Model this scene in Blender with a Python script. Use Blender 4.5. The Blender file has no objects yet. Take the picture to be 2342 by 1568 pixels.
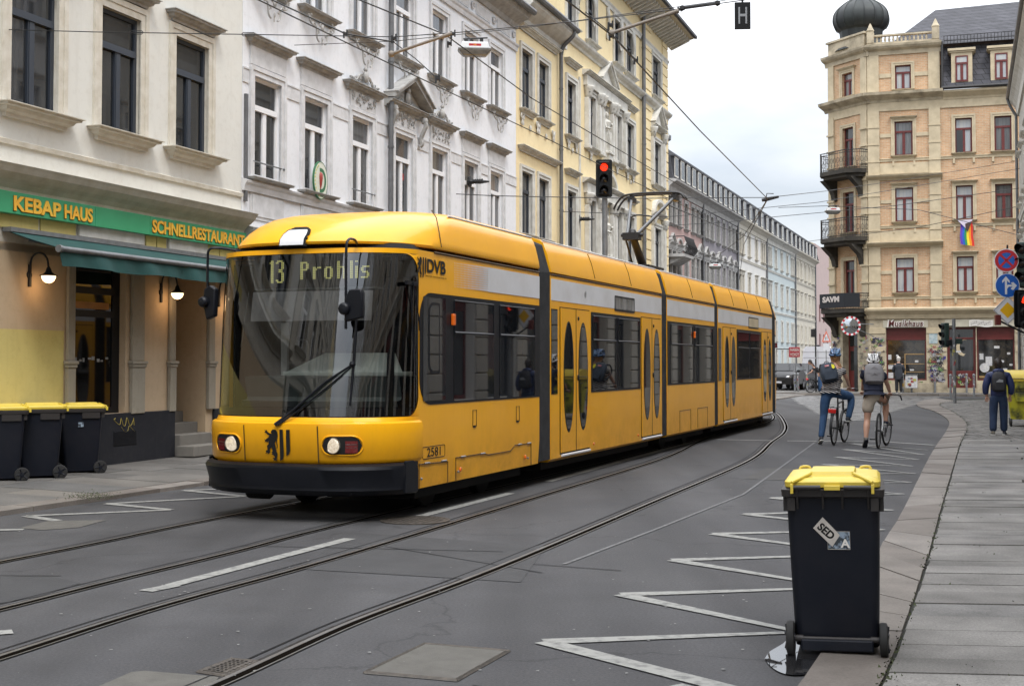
import bpy, bmesh, math, random
from mathutils import Vector, Matrix
random.seed(7)
R=math.radians
SC=bpy.context.scene
COL=SC.collection
# ---------------- camera, world, sun, exposure ----------------
F=3100.;CX=1170.5;PP=715.;HZ=828.;CH=1.62
_t=(HZ-PP)/F
cam=bpy.data.cameras.new('camera');camo=bpy.data.objects.new('camera',cam);COL.objects.link(camo)
cam.sensor_width=36;cam.lens=F/2341*36;cam.shift_y=-(784-PP)/2341;cam.clip_end=2000
camo.location=(0,0,CH);camo.rotation_euler=(R(90)+math.atan(_t),0,0)
SC.camera=camo
SC.view_settings.view_transform='Standard';SC.view_settings.look='None';SC.view_settings.exposure=1.22;SC.view_settings.gamma=1
W=bpy.data.worlds.new('World');SC.world=W;W.use_nodes=True
nt=W.node_tree;nt.nodes.clear()
def N(t,k,**kw):
    n=t.nodes.new(k)
    for a,b in kw.items():
        if a=='op': n.operation=b
        else: setattr(n,a,b)
    return n
out=N(nt,'ShaderNodeOutputWorld');mix=N(nt,'ShaderNodeMixShader')
sky=N(nt,'ShaderNodeTexSky',sky_type='NISHITA');sky.sun_disc=False;sky.sun_elevation=R(58);sky.sun_rotation=R(200)
b1=N(nt,'ShaderNodeBackground');b1.inputs[1].default_value=.12
b2=N(nt,'ShaderNodeBackground');b2.inputs[1].default_value=1.0
tc=N(nt,'ShaderNodeTexCoord');mp=N(nt,'ShaderNodeMapping');mp.inputs['Scale'].default_value=(1,1,2.6)
no=N(nt,'ShaderNodeTexNoise');no.inputs['Scale'].default_value=2.6;no.inputs['Detail'].default_value=7;no.inputs['Roughness'].default_value=.52
cr=N(nt,'ShaderNodeValToRGB');cr.color_ramp.elements[0].position=.40;cr.color_ramp.elements[0].color=(.68,.725,.79,1)
cr.color_ramp.elements[1].position=.58;cr.color_ramp.elements[1].color=(1.0,1.0,1.02,1)
sp=N(nt,'ShaderNodeSeparateXYZ');mr=N(nt,'ShaderNodeMapRange');mr.inputs[1].default_value=.12;mr.inputs[2].default_value=.9;mr.inputs[3].default_value=.43;mr.inputs[4].default_value=2.0
mu=N(nt,'ShaderNodeVectorMath',op='SCALE')
L=nt.links.new
L(tc.outputs['Generated'],mp.inputs[0]);L(mp.outputs[0],no.inputs['Vector']);L(no.outputs[0],cr.inputs[0])
L(tc.outputs['Generated'],sp.inputs[0]);L(sp.outputs[2],mr.inputs[0]);L(cr.outputs[0],mu.inputs[0]);L(mr.outputs[0],mu.inputs[3])
L(mu.outputs[0],b2.inputs[0]);L(sky.outputs[0],b1.inputs[0]);L(b1.outputs[0],mix.inputs[1]);L(b2.outputs[0],mix.inputs[2])
mix.inputs[0].default_value=.9;L(mix.outputs[0],out.inputs[0])
sl=bpy.data.lights.new('sun','SUN');sl.energy=.8;sl.angle=R(16);sl.color=(1,.96,.9)
so=bpy.data.objects.new('sun',sl);COL.objects.link(so);so.rotation_euler=(R(32),0,R(20))
SC.cycles.max_bounces=6;SC.cycles.transparent_max_bounces=12
# ---------------- geometry from the photograph ----------------
_c=1/math.sqrt(1+_t*_t);_s=_t*_c
def ray(px,py):
    a=(px-CX)/F;b=-(py-PP)/F
    return Vector((a,_c-b*_s,_s+b*_c))
def gp(px,py,z=0.):
    r=ray(px,py);k=(z-CH)/r.z;return Vector((r.x*k,r.y*k,z))
def at(px,py,Y):
    r=ray(px,py);k=Y/r.y;return Vector((r.x*k,Y,CH+r.z*k))
# ---------------- materials ----------------
M={}
def mat(name,c,rough=.6,metal=0.,c2=None,scale=3.,bump=0.,bscale=60.,emit=0.,coat=0.,spec=.5,stain=0.,detail=6,thr=(.35,.7),ecol=None,stretch=None,alpha=None):
    if name in M:return M[name]
    m=bpy.data.materials.new(name);m.use_nodes=True;t=m.node_tree;b=t.nodes['Principled BSDF'];l=t.links.new
    b.inputs['Base Color'].default_value=(*c,1);b.inputs['Roughness'].default_value=rough;b.inputs['Metallic'].default_value=metal
    b.inputs['Specular IOR Level'].default_value=spec
    if coat:b.inputs['Coat Weight'].default_value=coat;b.inputs['Coat Roughness'].default_value=.05
    if emit:
        b.inputs['Emission Color'].default_value=(*(ecol or c),1);b.inputs['Emission Strength'].default_value=emit
    x=N(t,'ShaderNodeTexCoord');src=x.outputs['Object']
    if stretch:
        mp=N(t,'ShaderNodeMapping');mp.inputs['Scale'].default_value=stretch;l(src,mp.inputs[0]);src2=mp.outputs[0]
    else:src2=src
    if c2:
        n=N(t,'ShaderNodeTexNoise');n.inputs['Scale'].default_value=scale;n.inputs['Detail'].default_value=detail;n.inputs['Roughness'].default_value=.62
        l(src2,n.inputs['Vector']);r=N(t,'ShaderNodeMapRange');r.inputs[1].default_value=thr[0];r.inputs[2].default_value=thr[1];l(n.outputs[0],r.inputs[0])
        q=N(t,'ShaderNodeMix',data_type='RGBA');q.inputs[6].default_value=(*c,1);q.inputs[7].default_value=(*c2,1)
        l(r.outputs[0],q.inputs[0]);l(q.outputs[2],b.inputs['Base Color'])
        m['mixnode']=q.name
    if bump:
        n=N(t,'ShaderNodeTexNoise');n.inputs['Scale'].default_value=bscale;n.inputs['Detail'].default_value=4;l(src,n.inputs['Vector'])
        bp=N(t,'ShaderNodeBump');bp.inputs['Strength'].default_value=bump;bp.inputs['Distance'].default_value=.01
        l(n.outputs[0],bp.inputs['Height']);l(bp.outputs[0],b.inputs['Normal'])
    M[name]=m;return m
def stucco(name,c,c2,c3,rough=.9,drip=.5):
    """plaster: large uneven tone, dirt streaks running down, fine grain"""
    m=mat(name,c,rough,c2=c2,scale=.55,bump=.25,bscale=90,thr=(.35,.75),spec=.2)
    t=m.node_tree;l=t.links.new;b=t.nodes['Principled BSDF'];x=t.nodes.new('ShaderNodeTexCoord')
    q=t.nodes[m['mixnode']]
    mp=N(t,'ShaderNodeMapping');mp.inputs['Scale'].default_value=(5,5,.55);l(x.outputs['Object'],mp.inputs[0])
    n=N(t,'ShaderNodeTexNoise');n.inputs['Scale'].default_value=1.3;n.inputs['Detail'].default_value=8;n.inputs['Roughness'].default_value=.7;l(mp.outputs[0],n.inputs['Vector'])
    r=N(t,'ShaderNodeMapRange');r.inputs[1].default_value=.53;r.inputs[2].default_value=.78;r.inputs[4].default_value=drip;l(n.outputs[0],r.inputs[0])
    n2=N(t,'ShaderNodeTexNoise');n2.inputs['Scale'].default_value=7;n2.inputs['Detail'].default_value=8;n2.inputs['Roughness'].default_value=.75;l(x.outputs['Object'],n2.inputs['Vector'])
    r2=N(t,'ShaderNodeMapRange');r2.inputs[1].default_value=.5;r2.inputs[2].default_value=.75;r2.inputs[4].default_value=.35;l(n2.outputs[0],r2.inputs[0])
    ad=N(t,'ShaderNodeMath',op='MAXIMUM');l(r.outputs[0],ad.inputs[0]);l(r2.outputs[0],ad.inputs[1])
    q2=N(t,'ShaderNodeMix',data_type='RGBA');q2.inputs[7].default_value=(*c3,1);l(q.outputs[2],q2.inputs[6]);l(ad.outputs[0],q2.inputs[0]);l(q2.outputs[2],b.inputs['Base Color'])
    return m
def brickmat(name,c1,c2,mortar,bw,bh,vert=True,rough=.85,offset=.5,msize=.012,squash=1.,bump=.3):
    m=bpy.data.materials.new(name);m.use_nodes=True;t=m.node_tree;b=t.nodes['Principled BSDF'];l=t.links.new
    x=N(t,'ShaderNodeTexCoord');s=N(t,'ShaderNodeSeparateXYZ');c=N(t,'ShaderNodeCombineXYZ');l(x.outputs['Object'],s.inputs[0])
    a=N(t,'ShaderNodeMath',op='ADD');l(s.outputs[0],a.inputs[0]);l(s.outputs[1],a.inputs[1])
    if vert:l(a.outputs[0],c.inputs[0]);l(s.outputs[2],c.inputs[1])
    else:l(s.outputs[0],c.inputs[0]);l(s.outputs[1],c.inputs[1])
    k=N(t,'ShaderNodeTexBrick');k.offset=offset;k.inputs['Scale'].default_value=1;k.inputs['Brick Width'].default_value=bw;k.inputs['Row Height'].default_value=bh
    k.inputs['Mortar Size'].default_value=msize;k.inputs['Mortar Smooth'].default_value=.3
    k.inputs['Color1'].default_value=(*c1,1);k.inputs['Color2'].default_value=(*c2,1);k.inputs['Mortar'].default_value=(*mortar,1)
    l(c.outputs[0],k.inputs['Vector'])
    n=N(t,'ShaderNodeTexNoise');n.inputs['Scale'].default_value=1.1;n.inputs['Detail'].default_value=9;n.inputs['Roughness'].default_value=.7;l(x.outputs['Object'],n.inputs['Vector'])
    r=N(t,'ShaderNodeMapRange');r.inputs[1].default_value=.3;r.inputs[2].default_value=.75;r.inputs[3].default_value=1.12;r.inputs[4].default_value=.68;l(n.outputs[0],r.inputs[0])
    v=N(t,'ShaderNodeVectorMath',op='SCALE');l(k.outputs[0],v.inputs[0]);l(r.outputs[0],v.inputs[3]);l(v.outputs[0],b.inputs['Base Color'])
    bp=N(t,'ShaderNodeBump');bp.inputs['Strength'].default_value=bump;bp.inputs['Distance'].default_value=.02;bp.invert=True;l(k.outputs['Fac'],bp.inputs['Height']);l(bp.outputs[0],b.inputs['Normal'])
    b.inputs['Roughness'].default_value=rough;b.inputs['Specular IOR Level'].default_value=.25
    M[name]=m;return m
def islandmat(name,cs,rough=.85,grain=.25,scale=30,bump=.3,spec=.3,big=.5):
    """stone pieces: every piece has its own tone plus grain and blotches"""
    m=bpy.data.materials.new(name);m.use_nodes=True;t=m.node_tree;b=t.nodes['Principled BSDF'];l=t.links.new
    g=N(t,'ShaderNodeNewGeometry');cr=N(t,'ShaderNodeValToRGB')
    e=cr.color_ramp.elements
    e[0].color=(*cs[0],1);e[1].color=(*cs[-1],1)
    for i,c in enumerate(cs[1:-1]):
        q=e.new((i+1)/(len(cs)-1));q.color=(*c,1)
    l(g.outputs['Random Per Island'],cr.inputs[0])
    x=N(t,'ShaderNodeTexCoord');n=N(t,'ShaderNodeTexNoise');n.inputs['Scale'].default_value=scale;n.inputs['Detail'].default_value=6;n.inputs['Roughness'].default_value=.75;l(x.outputs['Object'],n.inputs['Vector'])
    n2=N(t,'ShaderNodeTexNoise');n2.inputs['Scale'].default_value=1.7;n2.inputs['Detail'].default_value=7;l(x.outputs['Object'],n2.inputs['Vector'])
    r=N(t,'ShaderNodeMapRange');r.inputs[1].default_value=.25;r.inputs[2].default_value=.75;r.inputs[3].default_value=1-grain;r.inputs[4].default_value=1+grain;l(n.outputs[0],r.inputs[0])
    r2=N(t,'ShaderNodeMapRange');r2.inputs[1].default_value=.35;r2.inputs[2].default_value=.7;r2.inputs[3].default_value=1.1;r2.inputs[4].default_value=1.1-big*.7;l(n2.outputs[0],r2.inputs[0])
    ml=N(t,'ShaderNodeMath',op='MULTIPLY');l(r.outputs[0],ml.inputs[0]);l(r2.outputs[0],ml.inputs[1])
    v=N(t,'ShaderNodeVectorMath',op='SCALE');l(cr.outputs[0],v.inputs[0]);l(ml.outputs[0],v.inputs[3]);l(v.outputs[0],b.inputs['Base Color'])
    bp=N(t,'ShaderNodeBump');bp.inputs['Strength'].default_value=bump;bp.inputs['Distance'].default_value=.01;l(n.outputs[0],bp.inputs['Height']);l(bp.outputs[0],b.inputs['Normal'])
    b.inputs['Roughness'].default_value=rough;b.inputs['Specular IOR Level'].default_value=spec
    M[name]=m;return m
def glassmat(name,tint=(.55,.6,.6),f0=.07):
    """thin clear sheet: see-through tint plus mirror by angle (same from both faces)"""
    m=bpy.data.materials.new(name);m.use_nodes=True;t=m.node_tree;l=t.links.new;t.nodes.remove(t.nodes['Principled BSDF'])
    o=t.nodes['Material Output'];tr=N(t,'ShaderNodeBsdfTransparent');tr.inputs[0].default_value=(*tint,1)
    g=N(t,'ShaderNodeBsdfGlossy');g.inputs['Roughness'].default_value=.015
    ge=N(t,'ShaderNodeNewGeometry');d=N(t,'ShaderNodeVectorMath',op='DOT_PRODUCT');l(ge.outputs['Normal'],d.inputs[0]);l(ge.outputs['Incoming'],d.inputs[1])
    a=N(t,'ShaderNodeMath',op='ABSOLUTE');l(d.outputs['Value'],a.inputs[0]);s=N(t,'ShaderNodeMath',op='SUBTRACT');s.inputs[0].default_value=1;l(a.outputs[0],s.inputs[1])
    p=N(t,'ShaderNodeMath',op='POWER');l(s.outputs[0],p.inputs[0]);p.inputs[1].default_value=4.2
    k=N(t,'ShaderNodeMath',op='MULTIPLY_ADD');l(p.outputs[0],k.inputs[0]);k.inputs[1].default_value=1-f0;k.inputs[2].default_value=f0
    mx=N(t,'ShaderNodeMixShader');l(k.outputs[0],mx.inputs[0]);l(tr.outputs[0],mx.inputs[1]);l(g.outputs[0],mx.inputs[2]);l(mx.outputs[0],o.inputs[0])
    M[name]=m;return m
# ---------------- mesh builder ----------------
class MB:
    def __init__(s,T=None):s.v=[];s.f=[];s.m=[];s.T=T
    def P(s,p):
        p=Vector(p)
        if s.T is not None:p=s.T@p
        s.v.append(p);return len(s.v)-1
    def F(s,ix,m=0):s.f.append(tuple(ix));s.m.append(m)
    def poly(s,pts,m=0):s.F([s.P(p) for p in pts],m)
    def box(s,a,b,m=0,taper=None):
        x0,y0,z0=a;x1,y1,z1=b
        i=[s.P(p) for p in ((x0,y0,z0),(x1,y0,z0),(x1,y1,z0),(x0,y1,z0),(x0,y0,z1),(x1,y0,z1),(x1,y1,z1),(x0,y1,z1))]
        for q in ((3,2,1,0),(4,5,6,7),(0,1,5,4),(1,2,6,5),(2,3,7,6),(3,0,4,7)):s.F([i[k] for k in q],m)
        return s
    def prism(s,pts,d,m=0,cap=True):
        """pts: closed 3D loop, d: extrusion vector"""
        d=Vector(d);a=[s.P(p) for p in pts];b=[s.P(Vector(p)+d) for p in pts];n=len(pts)
        if cap:s.F(a[::-1],m);s.F(b,m)
        for i in range(n):s.F((a[i],a[(i+1)%n],b[(i+1)%n],b[i]),m)
        return s
    def xz(s,pts,y0,y1,m=0):return s.prism([(p[0],y0,p[1]) for p in pts],(0,y1-y0,0),m)
    def sweepx(s,prof,x0,x1,m=0):return s.prism([(x0,p[0],p[1]) for p in prof],(x1-x0,0,0),m)
    def sweepr(s,prof,x0,x1,m=0):
        """moulding whose profile returns round both ends"""
        mx=max(-p[0] for p in prof);k=[min(mx+p[0],(x1-x0)*.4) for p in prof]
        s.loft([[(x0+d,0.01,p[1]) for p,d in zip(prof,k)],[(x0+d,p[0],p[1]) for p,d in zip(prof,k)],[(x1-d,p[0],p[1]) for p,d in zip(prof,k)],[(x1-d,0.01,p[1]) for p,d in zip(prof,k)]],m)
        a=[s.P((x0+d,p[0],p[1])) for p,d in zip(prof,k)];b=[s.P((x1-d,p[0],p[1])) for p,d in zip(prof,k)]
        s.F((a[-2],a[-1],b[-1],b[-2]),m);s.F((a[0],a[1],b[1],b[0]),m);return s
    def tube(s,pts,r,n=8,m=0,closed=False,cap=True):
        pts=[Vector(p) for p in pts];k=len(pts);rr=r if isinstance(r,(list,tuple)) else [r]*k
        rings=[];up=None
        for i,p in enumerate(pts):
            if closed:d=pts[(i+1)%k]-pts[i-1]
            else:d=pts[min(i+1,k-1)]-pts[max(i-1,0)]
            if d.length<1e-9:d=Vector((0,0,1))
            d.normalize()
            if up is None:
                up=Vector((0,0,1)) if abs(d.z)<.9 else Vector((1,0,0))
            a=up-d*up.dot(d)
            if a.length<1e-6:a=d.orthogonal()
            a.normalize();up=a;b=d.cross(a)
            rings.append([s.P(p+(a*math.cos(2*math.pi*j/n)+b*math.sin(2*math.pi*j/n))*rr[i]) for j in range(n)])
        for i in range(k if closed else k-1):
            A=rings[i];B=rings[(i+1)%k]
            for j in range(n):s.F((A[j],A[(j+1)%n],B[(j+1)%n],B[j]),m)
        if cap and not closed:s.F(rings[0][::-1],m);s.F(rings[-1],m)
        return s
    def lathe(s,prof,n=16,c=(0,0,0),ax='z',m=0,cap=True,ph=0):
        """prof: list of (r,h) ; axis through c"""
        c=Vector(c);rings=[]
        for r,h in prof:
            q=[]
            for j in range(n):
                a=2*math.pi*(j+ph)/n;u,v=r*math.cos(a),r*math.sin(a)
                q.append(s.P(c+Vector({'z':(u,v,h),'x':(h,u,v),'y':(v,h,u)}[ax])))
            rings.append(q)
        for A,B in zip(rings,rings[1:]):
            for j in range(n):s.F((A[j],A[(j+1)%n],B[(j+1)%n],B[j]),m)
        if cap:s.F(rings[0][::-1],m);s.F(rings[-1],m)
        return s
    def ball(s,c,r,n=10,m=0,sc=(1,1,1)):
        c=Vector(c);k=n//2+1;rings=[]
        for i in range(k):
            a=math.pi*(i+.001 if i==0 else (i-.001 if i==k-1 else i))/(k-1)
            rings.append([s.P(c+Vector((r*sc[0]*math.sin(a)*math.cos(2*math.pi*j/n),r*sc[1]*math.sin(a)*math.sin(2*math.pi*j/n),r*sc[2]*math.cos(a)))) for j in range(n)])
        for A,B in zip(rings,rings[1:]):
            for j in range(n):s.F((A[j],B[j],B[(j+1)%n],A[(j+1)%n]),m)
        return s
    def loft(s,rings,m=0,closed=False,cap=False):
        q=[[s.P(p) for p in r] for r in rings];n=len(q[0])
        for A,B in zip(q,q[1:]):
            for j in range(n if closed else n-1):s.F((A[j],A[(j+1)%n],B[(j+1)%n],B[j]),m)
        if cap:s.F(q[0][::-1],m);s.F(q[-1],m)
        return s
    def mesh(s,name,mats,smooth=None,fix=True):
        me=bpy.data.meshes.new(name);me.from_pydata([tuple(p) for p in s.v],[],s.f)
        for a in (mats if isinstance(mats,(list,tuple)) else [mats]):me.materials.append(a)
        for p,i in zip(me.polygons,s.m):p.material_index=i
        if fix:
            b=bmesh.new();b.from_mesh(me);bmesh.ops.recalc_face_normals(b,faces=b.faces);b.to_mesh(me);b.free()
        if smooth is not None:
            for p in me.polygons:p.use_smooth=True
            me.set_sharp_from_angle(angle=R(smooth))
        me.update();return me
    def build(s,name,mats,parent=None,smooth=None,bevel=0,loc=None,rot=None,fix=True,seg=2):
        return link(name,s.mesh(name,mats,smooth,fix),parent,bevel,loc,rot,seg)
def link(name,me,parent=None,bevel=0,loc=None,rot=None,seg=2):
    o=bpy.data.objects.new(name,me);COL.objects.link(o)
    if parent:o.parent=parent
    if loc is not None:o.location=loc
    if rot is not None:o.rotation_euler=rot
    if bevel:
        b=o.modifiers.new('bevel','BEVEL');b.width=bevel;b.segments=seg;b.limit_method='ANGLE';b.angle_limit=R(35)
    return o
def tag(o,label=None,cat=None,group=None,kind=None):
    if label:o['label']=label
    if cat:o['category']=cat
    if group:o['group']=group
    if kind:o['kind']=kind
    return o
def empty(name,loc,rz=0,label=None,cat=None,group=None,rot=None):
    o=bpy.data.objects.new(name,None);COL.objects.link(o);o.location=loc;o.rotation_euler=rot or (0,0,rz);o.empty_display_size=.2
    return tag(o,label,cat,group)
def copy_tree(o,parent=None):
    c=o.copy();COL.objects.link(c)
    if parent:c.parent=parent
    for ch in list(o.children):copy_tree(ch,c)
    return c
def textmesh(txt,size,mats,depth=.0,offset=0.,align='LEFT',shear=0.,spacing=1.,mode='front'):
    """flat lettering as a mesh; front: reads from -y, x right, z up"""
    cu=bpy.data.curves.new('t','FONT');cu.body=txt;cu.size=size;cu.extrude=depth;cu.offset=offset;cu.align_x=align;cu.shear=shear;cu.space_character=spacing
    o=bpy.data.objects.new('t',cu);COL.objects.link(o);bpy.context.view_layer.update()
    me=bpy.data.meshes.new_from_object(o.evaluated_get(bpy.context.evaluated_depsgraph_get()))
    bpy.data.objects.remove(o);bpy.data.curves.remove(cu)
    if mode=='front':me.transform(Matrix.Rotation(R(90),4,'X'))
    me.materials.clear();me.materials.append(mats);me.name='lettering'
    return me
def fitx(me,w,h=None):
    xs=[v.co.x for v in me.vertices];zs=[v.co.z for v in me.vertices]
    a=w/(max(xs)-min(xs));b=h/(max(zs)-min(zs)) if h else a
    me.transform(Matrix.Translation((-min(xs),0,-min(zs))));me.transform(Matrix.Diagonal((a,1,b,1)));return me
# ---------------- common materials ----------------
mat('white_trim',(.63,.63,.64),.8,c2=(.48,.48,.48),scale=4,spec=.2)
mat('grey_trim',(.42,.415,.40),.9,c2=(.26,.255,.245),scale=5,bump=.2,spec=.2)
mat('cream_trim',(.62,.59,.52),.9,c2=(.48,.44,.36),scale=4,bump=.2,spec=.2)
mat('pale_trim',(.62,.61,.57),.9,c2=(.46,.44,.39),scale=3,bump=.2,spec=.2)
mat('stone_tan',(.53,.45,.315),.9,c2=(.37,.31,.215),scale=2.2,bump=.3,spec=.2,thr=(.38,.8))
mat('dark_frame',(.025,.032,.045),.45)
mat('white_frame',(.74,.74,.75),.45)
mat('red_frame',(.13,.018,.016),.45,c2=(.09,.014,.012),scale=6)
mat('grey_frame',(.10,.105,.11),.5)
def panemat(name,c,rough=.03,c2=None):
    if name in M:return M[name]
    m=mat(name,c,rough,c2=c2,scale=1.2,spec=.9,detail=3,thr=(.4,.62),stretch=(6,6,.4))
    if c2:      # every window differs: some with pale curtains or blinds behind the glass
        t=m.node_tree;l=t.links.new;b=t.nodes['Principled BSDF'];q=t.nodes[m['mixnode']];oi=N(t,'ShaderNodeObjectInfo');r=N(t,'ShaderNodeMapRange');r.inputs[1].default_value=.45;r.inputs[2].default_value=1.;r.inputs[3].default_value=.75;r.inputs[4].default_value=1.9 if c[0]<.2 else 1.15
        v=N(t,'ShaderNodeVectorMath',op='SCALE');l(q.outputs[2],v.inputs[0]);l(oi.outputs['Random'],r.inputs[0]);l(r.outputs[0],v.inputs[3]);l(v.outputs[0],b.inputs['Base Color'])
    return m
panemat('pane_dark',(.012,.014,.017),c2=(.035,.037,.04))
panemat('pane_grey',(.07,.07,.072),c2=(.13,.13,.13))
panemat('pane_light',(.40,.43,.47),c2=(.52,.52,.50))  # pale grey-blue base colour imitates reflected sky as well as white curtains
panemat('pane_black',(.004,.004,.004))
mat('slate',(.055,.057,.065),.7,c2=(.03,.03,.035),scale=9,spec=.4)
mat('zinc',(.16,.165,.17),.5,metal=.4,c2=(.10,.10,.105),scale=3)
mat('iron',(.012,.012,.013),.5)
mat('black_plastic',(.008,.009,.011),.5,spec=.3)
mat('rubber',(.012,.012,.012),.8)
mat('steel',(.35,.35,.36),.35,metal=.9)
mat('galv',(.22,.23,.24),.5,metal=.5,c2=(.15,.155,.16),scale=8)
# ---------------- setting: road, pavements, rails, markings ----------------
def sheet(name,pts,m,z=None,kind='structure'):
    b=MB();b.poly([(p[0],p[1],p[2] if z is None else z) for p in pts]);o=b.build(name,m,fix=False)
    if o.data.polygons[0].normal.z<0:o.data.flip_normals()
    o['kind']=kind;return o
asph=mat('asphalt',(.050,.050,.0535),.9,c2=(.068,.067,.069),scale=.28,spec=.22,thr=(.3,.7))
t=asph.node_tree;b=t.nodes['Principled BSDF'];l=t.links.new;q=t.nodes[asph['mixnode']]
x=N(t,'ShaderNodeTexCoord')
n1=N(t,'ShaderNodeTexNoise');n1.inputs['Scale'].default_value=55;n1.inputs['Detail'].default_value=5;n1.inputs['Roughness'].default_value=.8;l(x.outputs['Object'],n1.inputs['Vector'])
n2=N(t,'ShaderNodeTexNoise');n2.inputs['Scale'].default_value=1.3;n2.inputs['Detail'].default_value=9;n2.inputs['Roughness'].default_value=.7;l(x.outputs['Object'],n2.inputs['Vector'])
r1=N(t,'ShaderNodeMapRange');r1.inputs[1].default_value=.25;r1.inputs[2].default_value=.75;r1.inputs[3].default_value=.55;r1.inputs[4].default_value=1.5;l(n1.outputs[0],r1.inputs[0])
r2=N(t,'ShaderNodeMapRange');r2.inputs[1].default_value=.3;r2.inputs[2].default_value=.7;r2.inputs[3].default_value=.80;r2.inputs[4].default_value=1.18;l(n2.outputs[0],r2.inputs[0])
# worn lanes along the street
mp=N(t,'ShaderNodeMapping');mp.inputs['Rotation'].default_value=(0,0,R(19.5));mp.inputs['Scale'].default_value=(1.1,.05,1);l(x.outputs['Object'],mp.inputs[0])
n3=N(t,'ShaderNodeTexNoise');n3.inputs['Scale'].default_value=1.;n3.inputs['Detail'].default_value=3;l(mp.outputs[0],n3.inputs['Vector'])
r3=N(t,'ShaderNodeMapRange');r3.inputs[1].default_value=.35;r3.inputs[2].default_value=.65;r3.inputs[3].default_value=.80;r3.inputs[4].default_value=1.14;l(n3.outputs[0],r3.inputs[0])
# fine cracks
vo=N(t,'ShaderNodeTexVoronoi');vo.feature='DISTANCE_TO_EDGE';vo.inputs['Scale'].default_value=.22
nd=N(t,'ShaderNodeTexNoise');nd.inputs['Scale'].default_value=1.2;nd.inputs['Detail'].default_value=6;l(x.outputs['Object'],nd.inputs['Vector'])
va=N(t,'ShaderNodeVectorMath',op='MULTIPLY_ADD');va.inputs[1].default_value=(1.4,1.4,1.4);l(nd.outputs[1],va.inputs[0]);l(x.outputs['Object'],va.inputs[2]);l(va.outputs[0],vo.inputs['Vector'])
r4=N(t,'ShaderNodeMapRange');r4.inputs[1].default_value=.0;r4.inputs[2].default_value=.005;r4.inputs[3].default_value=.68;r4.inputs[4].default_value=1.;l(vo.outputs['Distance'],r4.inputs[0])
m1=N(t,'ShaderNodeMath',op='MULTIPLY');m2=N(t,'ShaderNodeMath',op='MULTIPLY');m3=N(t,'ShaderNodeMath',op='MULTIPLY')
l(r1.outputs[0],m1.inputs[0]);l(r2.outputs[0],m1.inputs[1]);l(m1.outputs[0],m2.inputs[0]);l(r3.outputs[0],m2.inputs[1]);l(m2.outputs[0],m3.inputs[0]);l(r4.outputs[0],m3.inputs[1])
v=N(t,'ShaderNodeVectorMath',op='SCALE');l(q.outputs[2],v.inputs[0]);l(m3.outputs[0],v.inputs[3]);l(v.outputs[0],b.inputs['Base Color'])
bp=N(t,'ShaderNodeBump');bp.inputs['Strength'].default_value=.45;bp.inputs['Distance'].default_value=.006;l(n1.outputs[0],bp.inputs['Height']);l(bp.outputs[0],b.inputs['Normal'])
rr=N(t,'ShaderNodeMapRange');rr.inputs[3].default_value=.62;rr.inputs[4].default_value=.98;l(n2.outputs[0],rr.inputs[0]);l(rr.outputs[0],b.inputs['Roughness'])
sheet('ground',[(-900,-300,-.02),(900,-300,-.02),(900,1500,-.02),(-900,1500,-.02)],mat('ground_far',(.09,.088,.08),.95,c2=(.06,.06,.055),scale=.3))
sheet('road',[(-70,-60,0),(90,-60,0),(90,260,0),(-70,260,0)],asph)
# patches of other asphalt
mat('asphalt_patch',(.036,.036,.038),.9,c2=(.048,.048,.050),scale=2,bump=.5,bscale=160)
mat('asphalt_pale',(.080,.076,.068),.92,c2=(.105,.10,.09),scale=7,bump=.5,bscale=120)
mat('tar',(.022,.022,.023),.9,spec=.1)
def gsheet(name,pix,m,z=.004):return sheet(name,[gp(*p,z) for p in pix],m)
gsheet('road_patch',[(790,1215),(1250,1248),(1190,1330),(690,1300)],M['asphalt_patch'])
gsheet('road_patch',[(0,1316),(120,1318),(185,1332),(90,1362),(0,1378)],M['asphalt_patch'])
gsheet('road_patch',[(224,1568),(300,1535),(330,1532),(500,1546),(478,1580),(224,1590)],M['asphalt_pale'])
gsheet('road_patch',[(832,1538.5),(970,1472),(1165,1489),(1045,1557)],M['asphalt_pale'])
gsheet('road_patch',[(1752,1069),(1868,1071),(1800,1098),(1700,1094)],mat('asphalt_mid',(.062,.060,.058),.9,c2=(.05,.049,.049),scale=5,bump=.4,bscale=120))
gsheet('road_patch',[(45,1206),(110,1190),(245,1188),(180,1205),(95,1211)],M['asphalt_pale'],.0045)
def strip(name,pts,w,m,z,kind='structure',w2=None):
    """ribbon on the ground along world points"""
    b=MB();k=len(pts);L_=[];R_=[]
    for i,p in enumerate(pts):
        d=Vector(pts[min(i+1,k-1)])-Vector(pts[max(i-1,0)]);d.z=0;d.normalize();nn=Vector((-d.y,d.x,0))
        ww=w if w2 is None else w+(w2-w)*i/(k-1)
        L_.append(b.P(Vector((p[0],p[1],z))+nn*ww/2));R_.append(b.P(Vector((p[0],p[1],z))-nn*ww/2))
    for i in range(k-1):b.F((R_[i],R_[i+1],L_[i+1],L_[i]))
    o=b.build(name,m,fix=False);o['kind']=kind;return o
def catmull(pts,n=10):
    pts=[Vector(p) for p in pts];q=[pts[0]*2-pts[1]]+pts+[pts[-1]*2-pts[-2]];o=[]
    for i in range(1,len(q)-2):
        a,b_,c,d=q[i-1:i+3]
        for j in range(n):
            t_=j/n;o.append(.5*((2*b_)+(c-a)*t_+(2*a-5*b_+4*c-d)*t_*t_+(3*b_-a-3*c+d)*t_**3))
    o.append(pts[-1]);return o
def offs(pts,d):
    o=[]
    for i,p in enumerate(pts):
        v=pts[min(i+1,len(pts)-1)]-pts[max(i-1,0)];v.z=0;v.normalize();o.append(p+Vector((-v.y,v.x,0))*d)
    return o
UT=Vector((math.sin(R(20.43)),math.cos(R(20.43)),0))
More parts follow.
